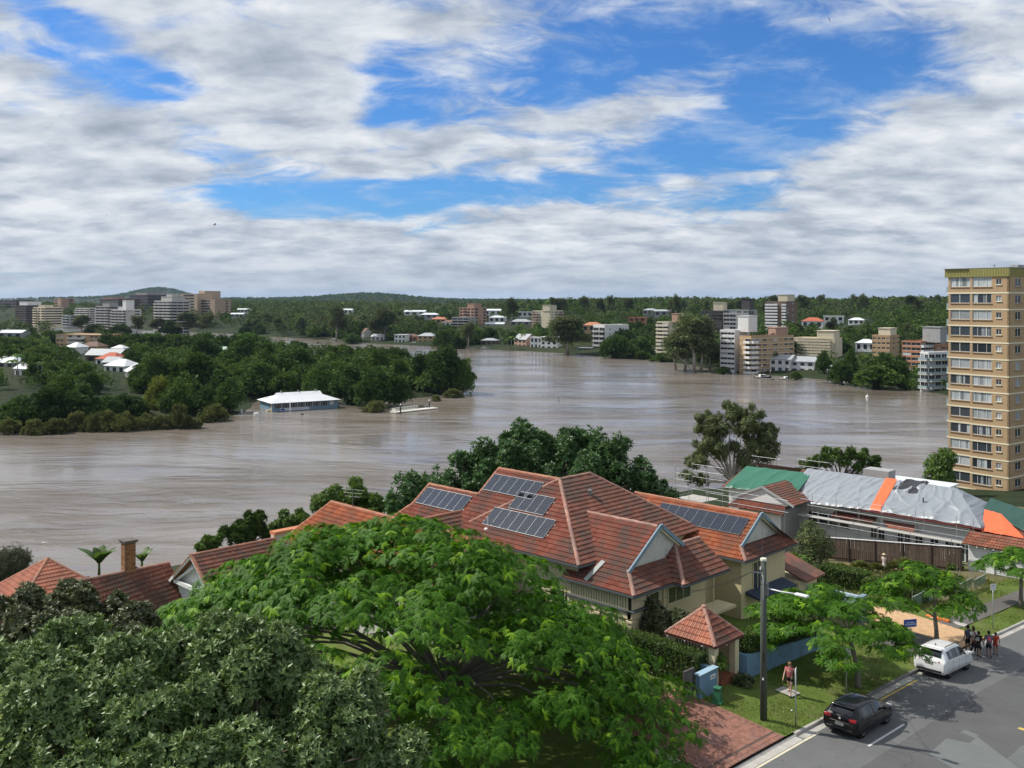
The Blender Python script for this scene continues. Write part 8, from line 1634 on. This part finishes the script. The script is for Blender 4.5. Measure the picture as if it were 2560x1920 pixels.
t = thing('utility_pillar', 'small green utility pillar beside the brick drive', 'utility box', (-26.9, 41.55, zv(-26.9, 41.55)), .3); GB = mat('green_plastic', (.035, .15, .075), .5, var=.08); b = MB(); b.add([(-.21, -.21, .0), (.21, -.21, 0), (.21, .21, 0), (-.21, .21, 0), (-.16, -.16, .72), (.16, -.16, .72), (.16, .16, .72), (-.16, .16, .72)], [(3, 2, 1, 0), (4, 5, 6, 7), (0, 1, 5, 4), (1, 2, 6, 5), (2, 3, 7, 6), (3, 0, 4, 7)]); b.build('case', GB, t); MB().box(-.19, -.19, .72, .19, .19, .79).build('lid', GB, t, bevel=.015); MB().box(-.25, -.25, -.1, .25, .25, .1).build('base', mat('green_base', (.05, .2, .1), .6), t)
tag(MB().box(-16.0, 51.6, float(zk(51.7))+.004, -15.72, 51.85, float(zk(51.7))+.012).build('yellow_mark', YEL, bevel=.003), 'small yellow paint mark on the street', 'paint mark')
# people's odd things on the roadside
for k, (x, y) in enumerate([(-24.2, 44.1)]): tag(MB().lathe([(.03, 0), (.05, .03), (.02, .05)], (0, 0, 0), 8).build('litter', RAILW, org=None), 'scrap of white litter on the verge grass', 'litter').location = (x, y, zv(x, y)+.01)
# ---------------------------------------------------------------- flooded boathouse, pontoon, boats, birds
def boathouse():
    phi = math.radians(58.4); d = 300.; xE = (681.5-1280)/F*d; WL, WR = 13., 21.5; t = thing('boathouse', 'blue flooded boathouse with white hipped roof and sign on the left bank', 'boathouse', W(xE, d, 0), math.radians(45)-phi)
    BB = mat('boathouse_blue', (.15, .24, .31), .75, var=.07, scale=.6); eh = 2.75; rz = 5.3; m = MB(); m.box(-WL, 0, -2, 0, WR, 1.05); m.box(-WL, .0, 2.45, 0, WR, eh); m.box(-WL, .2, 1.05, -.2, WR, 2.45); m.box(-.2, WR-3.2, 1.05, 0, WR, 2.45); m.box(-WL, 0, 1.05, -3.2, .2, 2.45); m.box(-.25, 0, 1.05, 0, .5, 2.45); m.build('wall', BB, t)
    R0 = ROOFW; o_ = .9; P = [(-WL-o_, -o_, eh), (o_, -o_, eh), (o_, WR+o_, eh), (-WL-o_, WR+o_, eh), (-WL/2, 3.2, rz), (-WL/2, WR-3.6, rz), (-WL/2-2.2, 3.2, rz-.95), (-WL/2+2.2, 3.2, rz-.95), (-WL/2+2.2, WR-3.6, rz-.95), (-WL/2-2.2, WR-3.6, rz-.95)]
    r = MB().add(P, [(1, 2, 8, 7), (7, 8, 5, 4), (0, 1, 7, 6), (2, 3, 9, 8), (3, 0, 6, 9), (6, 4, 5, 9), (6, 7, 4), (8, 9, 5), (3, 2, 1, 0)]); r.build('roof', R0, t)
    MB().box(-WL/2-5, 1.0, eh+.62, -WL/2-3, 2.2, eh+.9).build('roof_vent_panel', GREYC, t)
    for y in (4.8, 10.5, 16.2): MB().lathe([(.16, 0), (.16, .35), (.3, .42), (.2, .6)], (-WL/2, y, rz-.05), 8).build('roof_ventilator', GREYC, t)
    n = 7; w0 = .6; bw = (WR-3.9)/n
    for k in range(n):
        g = MB().box(-.12, 0, 0, -.06, bw-.22, 1.4).build('window', GLASS, t); g.location = (0, w0+k*bw, 1.05); f = MB()
        for y in (0, bw*.28, bw*.68, bw-.3): f.box(-.05, y, 0, .03, y+.09, 1.4)
        put('mullion', f.mesh('mullion', mat('grey_frame', (.42, .40, .36), .7)), g)
        MB().box(-.1, w0+(k+1)*bw-.22, 1.05, .02, w0+(k+1)*bw, 2.45).build('pier', BB, t)
    g = MB().box(-.02, WR-2.6, 1.25, .03, WR-1.5, 2.3).build('window_shutter', OFFW, t)
    s = MB().box(.02, 2.4, .22, .06, 11.8, .98).build('sign_board', SGW, t); me = text_mesh('SOUTH BRISBANE SAILING CLUB', .50, SGB); o = put('lettering', me, s); o.matrix_basis = Matrix.Translation((.066, 8.1, .62)) @ Matrix(((0, 0, 1), (1, 0, 0), (0, 1, 0))).to_4x4(); o.scale = (.92, 1, 1)
    MB().box(.061, 2.6, .3, .066, 3.9, .85).build('sign_emblem', SGB, t)
    MB().box(-2.6, -1.3, -.4, -1.6, .0, .55).build('porch_rail', mat('cream_rail', (.64, .58, .42), .7), t); MB().box(-.9, -.25, -1, -.45, .1, 2.5).build('porch_post', mat('cream_rail', (.64, .58, .42), .7), t); MB().box(-2.3, .19, .6, -1.5, .24, 2.1).build('side_door', WHITE, t)
boathouse()
p = PX(725.5, 1047, 0.); t = thing('flag_pole', 'thin white pole standing in floodwater before the boathouse', 'pole', p); MB().tube([(0, 0, -1), (0, 0, 5.)], .09, 8).build('shaft', RAILW, t, True); MB().lathe([(.05, 0), (.14, .08), (.14, .16), (.04, .22)], (0, 0, 5.), 8).build('finial', RAILW, t)
def floater(label, u, v, w, h, m): 
    p = PX(u, v, 0.); t = thing('floating_tank', label, 'tank', p, .4); MB().box(-w/2, -w/3, -.2, w/2, w/3, h).build('tank', m, t, True, bevel=.12); MB().box(-w/6, -w/6, h, w/6, w/6, h+.12).build('lid', m, t)
floater('white tank floating left of the boathouse', 641, 1040, 1.5, 1.0, RAILW); floater('dark drum floating in front of the boathouse', 755, 1037, .8, .35, TRIMB); floater('white box floating further left of the boathouse', 603, 1032, .8, .9, RAILW)
def pontoon():
    a = PX(990, 1034, 0.); b = PX(1096, 1022.5, 0.); dv = (b-a).normalized(); ln = (b-a).length; rot = math.atan2(dv.y, dv.x); t = thing('pontoon', 'pale floating pontoon with two white capped piles off the left bank', 'pontoon', a, rot); DK = mat('pontoon_deck', (.62, .60, .53), .8, var=.1)
    MB().box(0, 0, .12, ln, 3.0, .42).build('deck', DK, t); MB().box(.1, .1, -.3, ln-.1, 2.9, .12).build('float', TRIMB, t)
    for (x, y) in ((1.6, -.25), (ln-1.6, 2.6)): MB().tube([(x, y, -1), (x, y, 2.5)], .22, 12).build('pile', TRIMB, t, True); MB().lathe([(.26, 0), (.24, .2), (.05, .55)], (x, y, 2.5), 12).build('pile_cap', RAILW, t)
    for y in (2.2, 2.9):
        r = MB(); r.beam((.3, y, 1.35), (ln*.62, y, 1.55), .07, .07); r.beam((.3, y, .5), (ln*.62, y, .6), .07, .07); k = 8
        for i in range(k+1): q = .3+(ln*.62-.3)*i/k; r.beam((q, y, .45), (q, y, 1.38+.2*i/k), .06, .06)
        for i in range(k): q = .3+(ln*.62-.3)*i/k; r.beam((q, y, .55), (q+(ln*.62-.3)/k, y, 1.4), .05, .05)
        r.build('gangway_truss', mat('pale_rail', (.66, .65, .58), .6), t)
    r = MB(); r.beam((ln-3.2, 2.8, 1.3), (ln-1., 2.8, 1.3), .06, .06); r.beam((ln-3.2, 2.8, .4), (ln-3.2, 2.8, 1.3), .06, .06); r.beam((ln-1., 2.8, .4), (ln-1., 2.8, 1.3), .06, .06); r.build('end_rail', RAILW, t); MB().box(.2, .2, .42, .3, 2.2, 1.35).build('end_panel', mat('pale_rail', (.66, .65, .58), .6), t)
pontoon()
def boat(label, u, v, L, rot, hull, kind='cruiser'):
    p = PX(u, v, 0.); t = thing('boat', label, 'boat', p, rot, group='moored boats'); V = []; Fc = []; n = 7
    for i in range(9):
        q = i/8; w = .17*L*(1-max(0, q-.45)**2*3.2); w = max(w, .02); z = .35+.25*q*q
        V += [(L*(q-.5), -w, z+.35), (L*(q-.5), -w*.8, .0), (L*(q-.5), 0, -.25), (L*(q-.5), w*.8, .0), (L*(q-.5), w, z+.35)]
    for i in range(8):
        for k in range(4): Fc.append((i*5+k, (i+1)*5+k, (i+1)*5+k+1, i*5+k+1))
    Fc.append((0, 1, 2, 3, 4)); V2 = len(V); MB().add(V, Fc).build('hull', hull, t, True); d = MB(); d.add([(V[i*5][0], V[i*5][1]*.94, V[i*5][2]-.05) for i in range(9)]+[(V[i*5+4][0], V[i*5+4][1]*.94, V[i*5+4][2]-.05) for i in range(9)], [(i, i+1, 10+i, 9+i) for i in range(8)]); d.build('deck', mat('boat_deck', (.55, .54, .50), .6), t)
    MB().box(-.22*L, -.11*L, .6, .12*L, .11*L, .6+.13*L).build('cabin', RAILW, t, True, bevel=.06); MB().box(-.20*L, -.112*L, .6+.05*L, .10*L, .112*L, .6+.10*L).build('cabin_window', GLASS, t)
    if kind == 'sail': MB().tube([(.05*L, 0, .6), (.05*L, 0, 1.1*L)], .05, 6).build('mast', ALU, t); MB().tube([(.05*L, 0, 1.5), (-.35*L, 0, 1.5)], .04, 6).build('boom', ALU, t)
boat('white cruiser moored off the tan two storey house', 1036, 861, 9, .9, RAILW); boat('white sailing boat at the far bank under the tall gum', 838, 851, 9, .9, RAILW, 'sail'); boat('dark hulled runabout tied up before the tan brick apartments', 1908, 945, 8, 1.0, TRIMB); boat('small pale runabout at the jetty right of the dark boat', 1968, 949, 6, 1.0, RAILW); boat('white dinghy among trees on far bank left of pavilion', 1212, 872, 6, .9, RAILW)
def jetty(label, u0, v0, u1, v1, piles):
    a = PX(u0, v0, 0); b = PX(u1, v1, 0); dv = (b-a).normalized(); ln = (b-a).length; t = thing('jetty', label, 'jetty', a, math.atan2(dv.y, dv.x), 'jetties'); MB().box(0, -1.0, .15, ln, 1.0, .45).build('deck', DKC, t); MB().box(.1, -.9, -.3, ln-.1, .9, .15).build('float', TRIMB, t)
    for k in range(piles): x = ln*(k+.5)/piles; MB().tube([(x, 1.15, -1), (x, 1.15, 3.6 if k else 5.5)], .2, 8).build('pile', TRIMB, t, True); MB().lathe([(.23, 0), (.05, .4)], (x, 1.15, 3.6 if k else 5.5), 8).build('pile_cap', RAILW, t)
jetty('dark floating jetty before the tan brick apartments', 1890, 946, 1932, 950, 2); jetty('floating jetty in front of the low white pavilion', 2057, 957, 2096, 959, 2); jetty('small jetty between the white waterfront houses', 1950, 949, 1986, 951, 1)
for (u, v, lb) in [(716, 846, 'yellow buoy in the far channel'), (2168, 994, 'white buoy on the right of the river')]:
    p = PX(u, v, 0); t = thing('buoy', lb, 'buoy', p); m = YEL if u < 1000 else RAILW; MB().lathe([(.3, -.3), (.55, 0), (.5, .5), (.2, .9)], (0, 0, 0), 10).build('float', m, t, True); MB().tube([(0, 0, .8), (0, 0, 1.9)], .06, 6).build('topmark', m, t)
def bird(label, u, v, d, span, roll, yaw, pitch=0.):
    p = PD(u, d, ZV(v, d)); t = thing('bird', label, 'bird', p, group='birds in flight'); t.rotation_euler = (roll, pitch, yaw); BM_ = mat('bird_feather', (.012, .012, .014), .8, var=.1); b = MB(); L = span*.55
    b.lathe([(.004, -L*.5), (L*.09, -L*.2), (L*.12, L*.05), (L*.08, L*.28), (L*.06, L*.40), (.004, L*.52)], (0, 0, 0), 8); o = b.build('body', BM_, t, True); o.rotation_euler = (0, math.pi/2, 0)
    for s in (-1, 1):
        w = MB(); pts = [(L*.22, 0), (L*.18, .22), (L*.26, .5), (L*.05, 1.), (-L*.02, .62), (-L*.14, .3), (-L*.16, 0)]; w.extr([(x, s*y*span/2, .18*y*span/2*(1.2-y)) for x, y in pts], (0, 0, -.006)); w.build('wing', BM_, t)
    w = MB(); w.extr([(-L*.35, -L*.05, 0), (-L*.35, L*.05, 0), (-L*.72, L*.14, 0), (-L*.66, 0, 0), (-L*.72, -L*.14, 0)], (0, 0, -.005)); w.build('tail', BM_, t)
bird('dark bird banking high in the blue at upper right', 2073, 49, 50, .33, 1.15, 2.2); bird('dark bird with wings upright low over the river', 1397, 1002, 42, .30, 1.35, 2.5); bird('bird gliding in the grey clouds at left', 537, 561, 60, .34, .7, .9); bird('tiny distant bird in the clouds at far left', 267, 539, 110, .3, .4, .5)
# ---------------------------------------------------------------- air
def haze():
    m = bpy.data.materials.new('air'); m.use_nodes = True; n = N(m.node_tree); out = n('ShaderNodeOutputMaterial')
    v = n('ShaderNodeVolumePrincipled', iColor=(.50, .66, .92, 1), iDensity=3e-5, iAnisotropy=.2); n.link(v.outputs[0], out.inputs['Volume'])
    o = MB().box(-20000, -20000, -260, 20000, 20000, 190).build('haze', m); tag(o, 'thin blue haze over the river and hills', kind='stuff')
haze()
